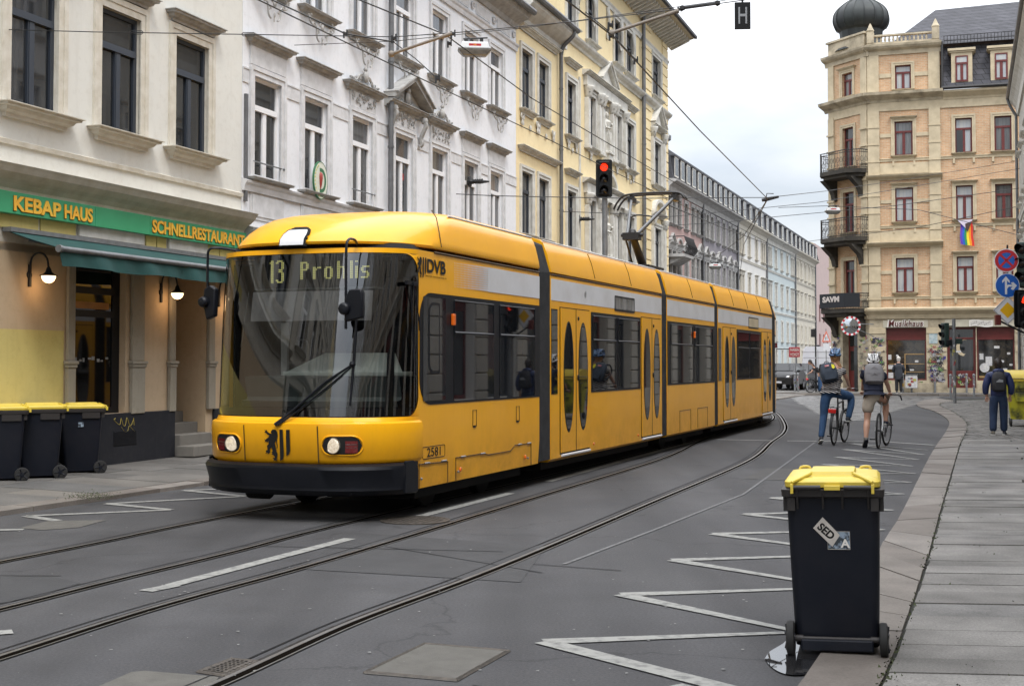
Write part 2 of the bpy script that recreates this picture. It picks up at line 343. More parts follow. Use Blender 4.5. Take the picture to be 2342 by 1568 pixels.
r4p=[gp(480,1568),gp(800,1424),gp(1066,1325),gp(1248.5,1250.6),gp(1480,1152),gp(1709,1053.4),gp(1760,1012),gp(1789.5,989.5),gp(1793,970),gp(1777,946)]
r4p=[r4p[0]-UT*k_ for k_ in (34,24,16,10,6,3,1.4)]+r4p
d=(r4p[-1]-r4p[-2]).normalized()
for k in range(1,9):
    a=R(4*k);dd=Vector((d.x*math.cos(a)-d.y*math.sin(a),d.x*math.sin(a)+d.y*math.cos(a),0));r4p.append(r4p[-1]+dd*4)
RAIL4=catmull(r4p,8);RAIL3=offs(RAIL4,1.45)
r2p=[gp(0,1392),gp(266.5,1325),gp(533,1261),gp(800,1193)]
r2p=[r2p[0]-UT*k_ for k_ in (34,24,16,10,6,3.5,1.5)]+r2p
C0=Vector((-.6777,18.3014,0));VT=Vector((-UT.y,UT.x,0))
for s in (3,10,16,19):r2p.append(C0+UT*s-VT*.72)
p=r2p[-1];a0=R(20.43)
for k in range(1,12):
    a=a0-R(5*k);p=p+Vector((math.sin(a),math.cos(a),0))*3;r2p.append(p)
RAIL2=catmull(r2p,8);RAIL1=offs(RAIL2,1.45)
mat('rail_steel',(.19,.185,.18),.42,metal=.6,c2=(.13,.12,.11),scale=3)
mat('rail_groove',(.006,.005,.004),1.,spec=0.)
mat('rail_joint',(.030,.026,.023),1.,spec=.05,c2=(.044,.043,.043),scale=9,bump=.4,thr=(.4,.6))
def rail(pts):
    strip('rail_bed',pts,.11,M['rail_joint'],.0035)
    o=strip('rail',offs(pts,.0),.030,M['rail_steel'],.010)
    strip('rail_groove',offs(pts,-.044),.058,M['rail_groove'],.008)
    strip('rail',offs(pts,-.073),.012,M['rail_steel'],.0092)
    strip('road_joint',offs(pts,.11),.014,M['tar'],.0055)
for rpts in (RAIL1,RAIL2,RAIL3,RAIL4):rail(rpts)
# painted markings (worn)
pm=mat('road_paint',(.245,.245,.23),.85,c2=(.095,.095,.094),scale=13,thr=(.46,.72),detail=9,bump=.2)
ends=[]
def mark(a,b,w,w2=None,n=6,z=.0068):
    A=gp(*a);B=gp(*b);pts=[A+(B-A)*i/n for i in range(n+1)]
    return strip('lane_marking',pts,w,pm,z,w2=w2)
mark((333,1352),(400,1338.5),.13);mark((392,1339),(800,1232),.125,z=.0078);mark((960,1181),(1167,1128),.125);mark((1253,1101),(1608,1003),.125);mark((-60,1452),(29,1445),.13)
mark((1636,1005),(1771,1007.6),.16);mark((1800,1008),(2018,1010),.16);mark((2019,1010),(2136,1018),.16,z=.0078)
Ls=[(1243,1468),(1420,1360),(1537,1281),(1630,1221),(1703,1176),(1765,1139),(1812,1109),(1850,1084),(1882,1062),(1912,1045.6),(1929,1027.5),(1946,1014)]
Rs=[(1830,1446),(1926,1344),(1985,1268),(2020,1212),(2041,1167),(2066,1130),(2083,1103),(2092,1083),(2086,1066),(2100,1051),(2113,1040),(2121,1029)]
for i in range(12):
    mark(Ls[i],Rs[i],.15,.06,z=.0068)
    if i:mark(Rs[i-1],Ls[i],.07,.14,z=.0076)
mark((1760,1600),(1243,1468),.14,.14,z=.0076)
mark((1540,1568),(1800,1640),.12)
for a,b in (((-40,1213),(54,1211)),((60,1180),(132,1191)),((60,1180),(390,1166)),((390,1166),(244,1152)),((244,1152),(560,1135)),((560,1135),(421,1121.6)),((421,1121.6),(760,1108)),((760,1108),(600,1096))):
    mark(a,b,.12,z=.0068 if a[0]<b[0] else .0076)
# white chalk-like seam right of the track
for a,b in (((1500,1210),(1700,1130)),((1700,1130),(1805,1054)),((1805,1054),(1862,1012)),((1290,1290),(1500,1210)),((1862,1012),(1945,1000))):
    strip('road_joint',[gp(*a),gp(*b)],.035,mat('seam',(.15,.15,.155),.9,c2=(.07,.07,.07),scale=20,thr=(.4,.65)),.0058)
for a,b in (((560,1248),(1150,1262)),((880,1250),(1240,1310)),((1420,1305),(1220,1290)),((1080,1568),(1300,1600)),((0,1316),(140,1317)),((1868,1071),(1700,1069))):
    strip('road_joint',[gp(*a),gp(*b)],.018,M['tar'],.0062)
# litter and gum spots
b=MB();random.seed(3)
for i in range(170):
    x=random.uniform(0,2050);y=900+random.random()**.7*660
    if y<1000+max(0,(1200-x))*.12:continue
    c=gp(x,y,.0085);r=random.uniform(.004,.013);n=random.choice((4,5,6));a0=random.random()*6
    b.poly([(c.x+r*math.cos(a0+6.283*k/n)*random.uniform(.6,1.4),c.y+r*math.sin(a0+6.283*k/n),.0085+r*.1*math.sin(k*2.3)) for k in range(n)])
b.build('litter_spots',mat('litter',(.26,.26,.25),.9,c2=(.12,.115,.11),scale=2))['kind']='stuff'
# ---- cobbles on the crossing
mat('grout',(.05,.048,.045),.95)
islandmat('cobble',[(.05,.049,.047),(.085,.083,.08),(.15,.147,.142)],rough=.5,scale=14,spec=.5)
def in_poly(x,y,P):
    c=False;j=len(P)-1
    for i in range(len(P)):
        if (P[i][1]>y)!=(P[j][1]>y) and x<(P[j][0]-P[i][0])*(y-P[i][1])/(P[j][1]-P[i][1])+P[i][0]:c=not c
        j=i
    return c
def cobbles(name,poly,z,sz,matn,jit=.12,h=.006,rot=0,arc=0.):
    b=MB();xs=[p[0] for p in poly];ys=[p[1] for p in poly];cx=(min(xs)+max(xs))/2;cy=(min(ys)+max(ys))/2;D=max(max(xs)-min(xs),max(ys)-min(ys))*.75
    n=int(D/sz);ca,sa=math.cos(rot),math.sin(rot)
    for i in range(-n,n+1):
        for j in range(-n,n+1):
            u=i*sz+(sz/2 if j%2 else 0);v_=j*sz+arc*math.sin(u*2.2)
            x=cx+u*ca-v_*sa;y=cy+u*sa+v_*ca
            if not in_poly(x,y,poly):continue
            q=[(-.44,-.44),(.44,-.44),(.44,.44),(-.44,.44)]
            pts=[];top=[]
            zz=z+h+random.uniform(-.004,.004)
            for a_,c_ in q:
                a2=(a_+random.uniform(-jit,jit)*.5)*sz;c2=(c_+random.uniform(-jit,jit)*.5)*sz
                pts.append((x+a2*ca-c2*sa,y+a2*sa+c2*ca,z));top.append((x+a2*.86*ca-c2*.86*sa,y+a2*.86*sa+c2*.86*ca,zz))
            k=[b.P(p) for p in pts];g=[b.P(p) for p in top];b.F(g)
            for m_ in range(4):b.F((k[m_],k[(m_+1)%4],g[(m_+1)%4],g[m_]))
    o=b.build(name,M[matn],fix=False);o['kind']='structure';return o
cp=[gp(1800,905),gp(2160,905),gp(2030,945),gp(2010,962),gp(1905,962),gp(1868,945)]
sheet('cobble_bed',cp,M['grout'],.004);cobbles('cobblestones',[tuple(p)[:2] for p in cp],.006,.24,'cobble')
# ---- right pavement: kerb stones and slabs
KZ=.025
ke=[gp(1780,1640),gp(1829,1568),gp(1889,1489),gp(2013,1251),gp(2059,1180),gp(2112,1071),gp(2140,1020),gp(2162,988),gp(2168,963),gp(2138,942),gp(2098,929),gp(2101,919),gp(2140,911)]
ki=[gp(1975,1640),gp(2016,1568),gp(2052,1484),gp(2118,1290),gp(2150,1172),gp(2178,1076),gp(2196,1015),gp(2210,985),gp(2207,965),gp(2180,944),gp(2150,929),gp(2155,922),gp(2185,917)]
d0=(ke[0]-ke[2]).normalized()
ke=[ke[0]+d0*k_ for k_ in (25,16,10,6,3,1)]+ke;ki=[ki[0]+d0*k_ for k_ in (25,16,10,6,3,1)]+ki
KE=catmull(ke,6);KI=catmull(ki,6)
islandmat('kerb_stone',[(.135,.118,.105),(.17,.152,.135),(.20,.182,.165)],scale=55,rough=.8,bump=.4,spec=.35)
islandmat('slab_stone',[(.14,.134,.125),(.175,.167,.157),(.215,.206,.193),(.16,.155,.15)],scale=70,rough=.82,bump=.5,spec=.3,grain=.45,big=.7)
mat('joint_dirt',(.014,.012,.010),.95,c2=(.014,.018,.009),scale=3)
# bed for the whole pavement up to the house line
TS=math.tan(R(18.6))
def XF(Y):return 2.25+TS*Y
bed=[(p.x,p.y) for p in KE]+[(XF(61)+.0,61),(XF(61),61)]
bed=[(p.x,p.y,.0) for p in KE]
b=MB();bt=[(p.x,p.y,KZ-.018) for p in KE];far=[(XF(p.y)+(1.5 if p.y>12 else 4.5),p.y,KZ-.018) for p in KE]
A=[b.P(p) for p in bt];B_=[b.P(p) for p in far];G=[b.P((p[0],p[1],-.01)) for p in bt]
for i in range(len(A)-1):b.F((A[i],B_[i],B_[i+1],A[i+1]));b.F((G[i],A[i],A[i+1],G[i+1]))
b.build('pavement_bed',M['joint_dirt'])['kind']='structure'
def slabquad(b,q,z,g=.007,h=.022):
    c=Vector((sum(p[0] for p in q)/4,sum(p[1] for p in q)/4,0));o1=[];o2=[]
    dz=random.uniform(-.005,.005)
    for p in q:
        v_=Vector((p[0],p[1],0));d_=(c-v_);d_=d_/max(d_.length,1e-6)
        o1.append(b.P((v_.x+d_.x*g,v_.y+d_.y*g,z-h)));w=v_+d_*(g+.006);o1.append(None);o2.append(b.P((w.x,w.y,z+dz)))
    o1=[i for i in o1 if i is not None]
    b.F(o2)
    for i in range(4):b.F((o1[i],o1[(i+1)%4],o2[(i+1)%4],o2[i]))
def along(L,s):
    acc=0
    for i in range(len(L)-1):
        d_=(L[i+1]-L[i]).length
        if acc+d_>=s:return L[i]+(L[i+1]-L[i])*((s-acc)/d_),i+(s-acc)/d_
        acc+=d_
    return L[-1],len(L)-1
def atidx(L,f):
    i=min(int(f),len(L)-2);return L[i]+(L[i+1]-L[i])*(f-i)
tot=sum((KE[i+1]-KE[i]).length for i in range(len(KE)-1))
random.seed(11)
b=MB();s=0
while s<tot-.2:
    ln=random.choice((.75,1.0,1.25,.9,1.4)) if s<50 else .6
    p0,f0=along(KE,s);p1,f1=along(KE,min(s+ln,tot));q0=atidx(KI,f0);q1=atidx(KI,f1)
    slabquad(b,[p0,q0,q1,p1],KZ,g=.005,h=.05);s+=ln
b.build('kerb_right',M['kerb_stone'])['kind']='structure'
b=MB();s=0;u_=Vector((TS,1,0)).normalized()
# slabs: rows across the pavement, joints slightly skew
lim=[(q.x,q.y) for q in KI]
y=-18.
def kix(Y):
    for i in range(len(KI)-1):
        if KI[i].y<=Y<=KI[i+1].y:
            f=(Y-KI[i].y)/max(1e-6,KI[i+1].y-KI[i].y);return KI[i].x+(KI[i+1].x-KI[i].x)*f
    return KI[-1].x
ymax=gp(2200,1000).y
while y<ymax-1.5:
    w=random.choice((.30,.36,.42,.5,.62,.34,.45));x0=kix(y)-.0;x0b=kix(y+w)-.0;ex=.6 if y>11 else 3.4;x1=XF(y)+ex;x1b=XF(y+w)+ex
    sk=.10
    cut=random.uniform(1.15,2.1) if y<14 else random.uniform(.9,2.2)
    cols=[0,cut,cut+random.uniform(1,1.6),cut+2.9,cut+4.1,x1-x0]
    cols=[c for c in cols if c<=x1-x0]
    if cols[-1]<x1-x0-.05:cols.append(x1-x0)
    for c0,c1 in zip(cols,cols[1:]):
        if c1-c0<.08:continue
        f=lambda c,yy,xx:(xx+c,yy-c*sk)
        slabquad(b,[f(c0,y,x0),f(c1,y,x0),f(c1,y+w,x0b),f(c0,y+w,x0b)],KZ,g=random.choice((.009,.013,.02)))
    y+=w
b.build('pavement_right',M['slab_stone'])['kind']='structure'
# cobbled corner beyond the slabs
islandmat('sett',[(.10,.095,.09),(.15,.145,.135),(.19,.18,.17)],rough=.8,scale=25)
cpoly=[(p.x+.05,p.y) for p in KI if p.y>ymax-2.0]
cpoly=cpoly+[(XF(60)+.5,60),(XF(ymax-2.)+.5,ymax-2.0)]
cobbles('pavement_setts',cpoly,KZ-.008,.20,'sett',jit=.2,h=.012,rot=R(20),arc=.12)
# moss in the joints
b=MB()
for i in range(900):
    f=random.random()*(len(KI)-2);p=atidx(KI,f);
    if random.random()<.35:p=p+Vector((random.uniform(0,1.8),random.uniform(-.1,.1),0))
    if p.y<3:continue
    for k in range(2):
        c=p+Vector((random.gauss(0,.02),random.gauss(0,.03),KZ-.006));r=random.uniform(.006,.016);a=random.random()*6
        b.poly([(c.x+r*math.cos(a),c.y+r*math.sin(a),c.z),(c.x-r*math.sin(a),c.y+r*math.cos(a),c.z+.004),(c.x-r*math.cos(a)*.5,c.y-r*math.sin(a),c.z+.016)])
b.build('moss',mat('moss',(.045,.06,.018),.95,c2=(.03,.03,.015),scale=2))['kind']='stuff'
# far pavement in front of the corner house and beyond
FP=.12
MV1=Vector((math.cos(R(18.6)),-math.sin(R(18.6)),0));MN1=Vector((math.sin(R(18.6)),math.cos(R(18.6)),0))
MQ=at(2065,828,68);MQ=Vector((MQ.x,MQ.y,0))
def slabstrip(name,A,B,wd,z,m,kerbm,inward):
    d_=(B-A);L_=d_.length;d_.normalize();b=MB();b2=MB();s=0
    while s<L_:
        ln=random.uniform(.9,1.3);a=A+d_*s;c=A+d_*min(s+ln,L_)
        slabquad(b2,[a,c,c+inward*.28,a+inward*.28],z,g=.004,h=z+.02);s+=ln
    s=0
    while s<L_:
        ln=random.uniform(.5,1.0);a=A+d_*s;c=A+d_*min(s+ln,L_);w=.29
        while w<wd:
            ww=min(wd,w+random.uniform(.6,1.5));slabquad(b,[a+inward*w,c+inward*w,c+inward*ww,a+inward*ww],z,g=.006);w=ww
        s+=ln
    o=b.build(name,m);o['kind']='structure';o2=b2.build(kerbm[0],kerbm[1]);o2['kind']='structure'
    b3=MB();b3.prism([A+inward*.05+Vector((0,0,-.01)),B+inward*.05+Vector((0,0,-.01)),B+inward*wd+Vector((0,0,-.01)),A+inward*wd+Vector((0,0,-.01))],(0,0,z-.002));b3.build('pavement_bed',M['joint_dirt'])['kind']='structure'
A_=MQ-MV1*14-MN1*3.1;B2=MQ+MV1*26-MN1*3.1
islandmat('slab_far',[(.10,.096,.09),(.13,.125,.118),(.16,.15,.14)],rough=.85)
slabstrip('pavement_far',A_,B2,5.,FP,M['slab_far'],('kerb_far',M['kerb_stone']),MN1)
# left pavement
islandmat('slab_left',[(.09,.086,.08),(.12,.114,.105),(.15,.138,.122),(.105,.103,.10)],rough=.8,scale=35,spec=.4)
KA=gp(0,1180)+Vector((0,0,0));KB=gp(481,1108);dk=(KB-KA).normalized();inw=Vector((-dk.y,dk.x,0))
slabstrip('pavement_left',KA-dk*40,KA+dk*62,3.4,FP,M['slab_left'],('kerb_left',M['kerb_stone']),inw)
for o in COL.objects:          # the pavement falls gently towards the kerb
    if o.name in('pavement_left','kerb_left','pavement_bed.001','pavement_bed.002') and abs((o.data.vertices[0].co-KA).dot(inw))<4:
        for v_ in o.data.vertices:
            d_=(v_.co-KA).dot(inw)
            if v_.co.z>0:v_.co.z-=.07*max(0,1-max(0,d_)/2.7)
# moss patch on the left pavement
b=MB()
for i in range(420):
    c=gp(207+random.gauss(0,30),1124+random.gauss(0,4.5),FP+.003);r=random.uniform(.006,.018);a=random.random()*6
    b.poly([(c.x+r*math.cos(a),c.y+r*math.sin(a),c.z-.045),(c.x-r*math.sin(a),c.y+r*math.cos(a),c.z-.043),(c.x-r*math.cos(a)*.5,c.y-r*math.sin(a),c.z-.036)])
b.build('moss_patch',M['moss'])['kind']='stuff'
# puddle
pu=[(1748,1505),(1760,1488),(1790,1470),(1808,1452),(1835,1432),(1850,1455),(1868,1480),(1880,1500),(1868,1520),(1850,1538),(1815,1542),(1785,1536),(1762,1522)]
pp_=catmull([gp(x,y,.0092) for x,y in pu+[pu[0]]],3)[:-1]
w=sheet('puddle',pp_,mat('water',(.015,.015,.016),.01,spec=1.0));w['kind']='structure'
mat('wet_asphalt',(.022,.022,.023),.25)
c_=sum(pp_,Vector())/len(pp_);wp=[c_+(p-c_)*(1.18+.05*math.sin(i*1.7)) for i,p in enumerate(pp_)]

M['water'].node_tree.nodes['Principled BSDF'].inputs['IOR'].default_value=2.1
# iron covers
mat('cast_iron',(.055,.048,.042),.6,metal=.3,c2=(.10,.085,.07),scale=18,bump=.3)
def cover_round(px,py,r):
    c=gp(px,py,.0);e=empty('manhole_cover',(c.x,c.y,0),R(-20),'round ribbed cast iron manhole cover in the asphalt beside the tram','manhole cover')
    b=MB();b.lathe([(r,.002),(r,.011),(r-.03,.012)],32,cap=False);b.build('frame',M['cast_iron'],e,smooth=40)
    b=MB();b.lathe([(.0,.0095),(r-.032,.0095),(r-.032,.002)],32,cap=False)
    for i in range(-7,8):
        y=i*(r-.06)/7.5;h=math.sqrt(max(0,(r-.06)**2-y*y))
        for s in (-1,1):
            x=0
            while x<h-.06:b.box((s*x+(.01 if s>0 else -.05),y-.012,.0095),(s*x+(.05 if s>0 else -.01),y+.012,.0135));x+=.075
    b.build('lid',M['cast_iron'],e)
cover_round(949,1190,.36)
def cover_rect(pix,label,grid):
    P_=[gp(*p,.0) for p in pix];c=sum(P_,Vector())/4;e=empty('utility_cover',(c.x,c.y,0),0,label,'utility cover')
    b=MB()
    for i in range(4):
        a=P_[i]-c;d_=P_[(i+1)%4]-c;b.tube([a+Vector((0,0,.004)),d_+Vector((0,0,.004))],.008,4)
        a2=a*.93;d2=d_*.93;b.tube([a2+Vector((0,0,.006)),d2+Vector((0,0,.006))],.004,4)
    b.build('frame',M['cast_iron'],e)
    b=MB();q=[(p-c)*.92+Vector((0,0,.0088)) for p in P_];b.poly(q)
    if grid:
        for i in range(1,8):
            for j in range(1,6):
                a=q[0].lerp(q[1],i/8);d_=q[3].lerp(q[2],i/8);p=a.lerp(d_,j/6);b.box((p.x-.02,p.y-.02,.0088),(p.x+.02,p.y+.02,.013))
    b.build('lid',M['cast_iron'] if grid else M['asphalt_pale'],e)
cover_rect([(832,1538.5),(970,1472),(1165,1489),(1045,1557)],'rectangular stone filled service cover with iron frame in the near lane',False)
cover_rect([(450,1537),(528,1507),(592,1513),(512,1547)],'small studded iron cover touching the nearest rail','x')
# ---------------- houses ----------------
_wm={}
def frame_mesh(w,h,style,fm):
    k=('f',round(w,2),round(h,2),style,fm.name)
    if k in _wm:return _wm[k]
    b=MB();f=.06;y0,y1=.0,.05;tz=h*.70
    b.box((0,y0,0),(w,y1,f));b.box((0,y0,h-f),(w,y1,h));b.box((0,y0,f),(f,y1,h-f));b.box((w-f,y0,f),(w,y1,h-f))
    if style!='plain':
        b.box((f,y0-.03,tz-.05),(w-f,y1,tz+.05))
        b.box((w/2-.045,y0-.012,f),(w/2+.045,y1,tz-.05))
        for a,c in ((f,w/2-.045),(w/2+.045,w-f)):
            b.box((a,y0-.004,f),(a+.025,y1-.01,tz-.05));b.box((c-.025,y0-.004,f),(c,y1-.01,tz-.05));b.box((a+.025,y0-.004,f),(c-.025,y1-.01,f+.03))
    _wm[k]=b.mesh('frame',fm);return _wm[k]
def pane_mesh(w,h,pm):
    k=('p',round(w,2),round(h,2),pm.name)
    if k not in _wm:
        b=MB();b.box((.05,.03,.05),(w-.05,.045,h-.05));_wm[k]=b.mesh('pane',pm)
    return _wm[k]
def sweepmesh(key,prof,w,m,extra=None,smooth=None):
    k=(key,round(w,2),m.name)
    if k not in _wm:
        b=MB();b.sweepr(prof,0,w)
        if extra:extra(b,w)
        _wm[k]=b.mesh(key,m,smooth)
    return _wm[k]
def surround_mesh(w,h,t,d,m,below=False):
    k=('s',round(w,2),round(h,2),t,d,m.name,below)
    if k not in _wm:
        b=MB()
        for o,dd in ((0,d*.6),(t*.55,d)):
            a=t if o==0 else t-o
            x0=-t;x1=w+t
            if o==0:
                b.box((x0,-dd,0),(0,.02,h+t));b.box((w,-dd,0),(x1,.02,h+t));b.box((0,-dd,h),(w,.02,h+t))
            else:
                b.box((x0-.001,-dd,0),(x0+t-o,.019,h+t+.001));b.box((x1-t+o,-dd,0),(x1+.001,.019,h+t+.001));b.box((x0+t-o,-dd,h+o),(x1-t+o,.019,h+t+.001))
        _wm[k]=b.mesh('surround',m)
    return _wm[k]
SILL=[(.0,-.15),(-.04,-.15),(-.05,-.11),(-.10,-.08),(-.12,-.04),(-.17,-.036),(-.175,-.012),(-.19,-.008),(-.19,.004),(0,.03)]
SILLK=[(.0,-.17),(-.06,-.17),(-.07,-.12),(-.13,-.09),(-.16,-.045),(-.21,-.04),(-.215,-.012),(-.25,-.006),(-.25,.006),(0,.03)]
LINT=[(.0,-.12),(-.04,-.12),(-.05,-.08),(-.10,-.06),(-.12,-.02),(-.17,-.01),(-.175,.02),(-.20,.026),(-.20,.04),(0,.07)]
class House:
    def __init__(s,name,label,org,th,L_,D,H,wall,group=None,cat='house'):
        s.root=empty(name,(org[0],org[1],0),R(90)-th,label,cat,group);s.L=L_;s.D=D;s.H=H;s.wm=wall;s.T=None;s.M=Matrix()
    def put(s,name,me,parent,loc,rot=None):
        o=link(name,me,parent or s.root)
        if parent is None:
            o.matrix_local=s.M@Matrix.Translation(loc)@(Matrix.Rotation(rot,4,'Z') if rot else Matrix())
        else:o.location=loc
        return o
    def wall(s,ops,z0=0,H=None,L_=None,rev=.22,name='wall',box=True,m=None,mats=None,x0=0,rm=None):
        """ops: (x,z,w,h) openings"""
        H=H or s.H;L_=L_ or s.L;b=MB()
        xs=sorted({x0,L_}|{round(v,3) for o in ops for v in (o[0],o[0]+o[2])});zs=sorted({z0,H}|{round(v,3) for o in ops for v in (o[1],o[1]+o[3])})
        for xa,xb in zip(xs,xs[1:]):
            for za,zb in zip(zs,zs[1:]):
                if xb-xa<1e-4 or zb-za<1e-4:continue
                mx,mz=(xa+xb)/2,(za+zb)/2
                if any(o[0]<mx<o[0]+o[2] and o[1]<mz<o[1]+o[3] for o in ops):continue
                b.poly([(xa,0,za),(xb,0,za),(xb,0,zb),(xa,0,zb)])
        for o in ops:
            x,z,w,h=o[:4];d=o[4] if len(o)>4 else rev
            k_=1 if rm else 0
            b.poly([(x,0,z),(x,0,z+h),(x,d,z+h),(x,d,z)],k_);b.poly([(x+w,0,z),(x+w,d,z),(x+w,d,z+h),(x+w,0,z+h)],k_)
            b.poly([(x,0,z+h),(x+w,0,z+h),(x+w,d,z+h),(x,d,z+h)],k_);b.poly([(x,0,z),(x,d,z),(x+w,d,z),(x+w,0,z)],k_)
        if box:
            D=s.D;b.poly([(x0,0,z0),(x0,0,H),(x0,D,H),(x0,D,z0)]);b.poly([(L_,0,z0),(L_,D,z0),(L_,D,H),(L_,0,H)])
            b.poly([(x0,D,z0),(x0,D,H),(L_,D,H),(L_,D,z0)]);b.poly([(x0,0,H),(L_,0,H),(L_,D,H),(x0,D,H)])
        o=b.build(name,[m or s.wm]+([M[rm]] if rm else []),s.root,fix=False);o.matrix_local=s.M.copy();return o
    def window(s,x,z,w,h,fm='white_frame',pane='pane_dark',sur=None,sill=None,lint=None,style='cross',rev=.22,tr=.16,lz=.58,name='window',sd=.05,lw=.3,sw=.25,lm=None):
        f=s.put(name,frame_mesh(w,h,style,M[fm]),None,(x,rev-.06,z))
        s.put('pane',pane_mesh(w,h,M[pane]),f,(0,0,0))
        off=-(rev-.06)
        if sur:s.put('surround',surround_mesh(w,h,tr,sd,M[sur]),f,(0,off,0))
        if sill:
            ms,kind=(sill,SILL) if isinstance(sill,str) else (sill[0],SILLK)
            s.put('sill',sweepmesh('sill'+('k' if kind is SILLK else ''),kind,w+2*sw,M[ms]),f,(-sw,off,-.0))
        if lint:s.put('lintel',sweepmesh('lintel',LINT,w+2*lw,M[lm or lint]),f,(-lw,off-.002,h+lz))
        return f
    def cornice(s,prof,z,m,name='cornice',x0=0,x1=None,smooth=None):
        b=MB();b.sweepx([(p[0],p[1]+z) for p in prof],x0,x1 if x1 is not None else s.L);o=b.build(name,M[m],s.root,smooth=smooth);o.matrix_local=s.M.copy();return o
    def part(s,b,name,m,smooth=None,bevel=0,parent=None):
        o=b.build(name,[M[k] for k in m] if isinstance(m,(list,tuple)) else M[m],parent or s.root,smooth=smooth,bevel=bevel)
        if parent is None:o.matrix_local=s.M.copy()
        return o
    def pipe(s,x,z0,z1,m='zinc',r=.06,y=-.12):
        b=MB();b.tube([(x,y,z0),(x,y,z1)],r,10)
        z=z0+.4
        while z<z1:b.tube([(x,y,z),(x,y,z+.05)],r+.012,10);z+=1.9
        return s.part(b,'downpipe',m,smooth=40)
FO=gp(242,1061,.12);TH=R(18.6);UF=Vector((math.sin(TH),math.cos(TH),0));NF=Vector((math.cos(TH),-math.sin(TH),0))
def FP_(s):return FO+UF*s
BIGC=[(0,-.55),(-.05,-.55),(-.08,-.42),(-.10,-.30),(-.22,-.22),(-.30,-.10),(-.42,-.06),(-.50,.02),(-.52,.10),(0,.2)]
MIDC=[(0,-.22),(-.05,-.22),(-.08,-.15),(-.16,-.1),(-.22,-.03),(-.24,.03),(0,.09)]
BAND=[(0,-.10),(-.05,-.10),(-.07,0),(-.10,.04),(-.11,.08),(0,.12)]
SMALL=[(0,-.07),(-.04,-.07),(-.05,.03),(-.08,.06),(0,.09)]
# ===== snack bar house =====
stucco('kebap_stucco',(.66,.655,.61),(.59,.58,.535),(.38,.355,.30),drip=.28)
stucco('kebap_ground',(.54,.42,.29),(.48,.36,.23),(.28,.21,.13),drip=.3)
stucco('kebap_yellow',(.62,.53,.21),(.55,.46,.17),(.34,.27,.09),drip=.3)
stucco('plinth_dark',(.020,.021,.026),(.028,.029,.034),(.055,.054,.052),drip=.35)
stucco('pier_stone',(.34,.31,.25),(.27,.24,.19),(.16,.14,.11),drip=.6)
s0=-13.
Hk=House('snack_bar_house','cream plastered house with dark framed windows above the green snack bar sign',FP_(s0),TH,3.86-s0,11,13.2,M['kebap_stucco'])
X=lambda s:s-s0
wins=[-12.1,-10.15,-8.17,-6.19,-4.20,-2.22,-.23,1.74]
ops=[(X(a),5.04,.99,1.84,.12) for a in wins]+[(X(a),8.75,.99,1.75,.12) for a in wins]
Hk.wall(ops,z0=4.02,rev=.3,rm='cream_trim')
for a in wins:
    last=a==1.74
    f=Hk.window(X(a),5.04,.99,1.84,'dark_frame','pane_dark','cream_trim',('cream_trim',1),'grey_trim',rev=.12,tr=.19,lz=.33,sw=.33,lw=.3,sd=.04)
    Hk.window(X(a),8.75,.99,1.75,'dark_frame','pane_dark','cream_trim',('cream_trim',1),'grey_trim',rev=.12,tr=.19,lz=.33,sw=.33,lw=.3,sd=.04)
# ground floor wall with openings
gops=[(X(-.82),.86,1.28,2.35,.16),(X(1.76),.12,.98,2.9,1.5),(X(-6.5),.86,2.2,2.35,.45)]
Hk.wall(gops,z0=.0,H=3.1,box=False,name='ground_floor_wall',m=M['kebap_ground'])
b=MB();b.poly([(0,0,3.1),(Hk.L,0,3.1),(Hk.L,0,4.02),(0,0,4.02)]);Hk.part(b,'fascia','cream_trim')
b=MB();b.poly([(0,.0,0),(0,.0,4.02),(0,11,4.02),(0,11,0)]);b.poly([(Hk.L,.0,0),(Hk.L,.0,4.02),(Hk.L,11,4.02),(Hk.L,11,0)]);Hk.part(b,'side_wall','kebap_stucco')
b=MB();b.box((X(-13),-.003,.86),(X(-1.02),.0,2.06));b.box((X(1.76)+.985,.2,.86),(X(1.76)+.99,1.49,1.95));Hk.part(b,'painted_dado','kebap_yellow')
b=MB();b.box((X(-13),-.05,0),(X(1.76),-.004,.86));b.box((X(2.95),-.05,0),(Hk.L,-.004,.84));Hk.part(b,'plinth','plinth_dark',bevel=.01)
def pier(x0,x1,z0=.84):
    b=MB();b.box((x0,-.07,z0),(x1,-.006,1.54));b.box((x0-.015,-.085,1.54),(x1+.015,-.006,1.59));b.box((x0-.03,-.10,1.59),(x1+.03,-.006,1.64));b.box((x0+.01,-.06,1.64),(x1-.01,-.006,3.1))
    Hk.part(b,'pier','pier_stone',bevel=.012)
pier(X(-1.0),X(-.82));pier(X(.55),X(.89));pier(X(1.58),X(1.76));pier(X(2.74),X(2.95))
for xa in (-13,-10.3,-7.6,-4.9,-2.2):
    pass
# yellow fascia panels under the sign
b=MB()
for a,c in ((-6,-4.3),(-4.25,-2.6),(-2.55,-1.62),(-1.57,-.8),(.95,1.22),(1.25,1.5),(2.75,3.1),(3.13,3.6)):b.box((X(a),-.02,3.40),(X(c),-.001,3.62))
Hk.part(b,'fascia_panel','kebap_yellow')
b=MB()
for a,c in ((-.75,.85),(1.55,2.7)):b.box((X(a),-.05,3.42),(X(c),-.001,3.60));b.box((X(a)+.03,-.07,3.57),(X(c)-.03,-.05,3.61))
Hk.part(b,'shutter_box','pale_trim',bevel=.006)
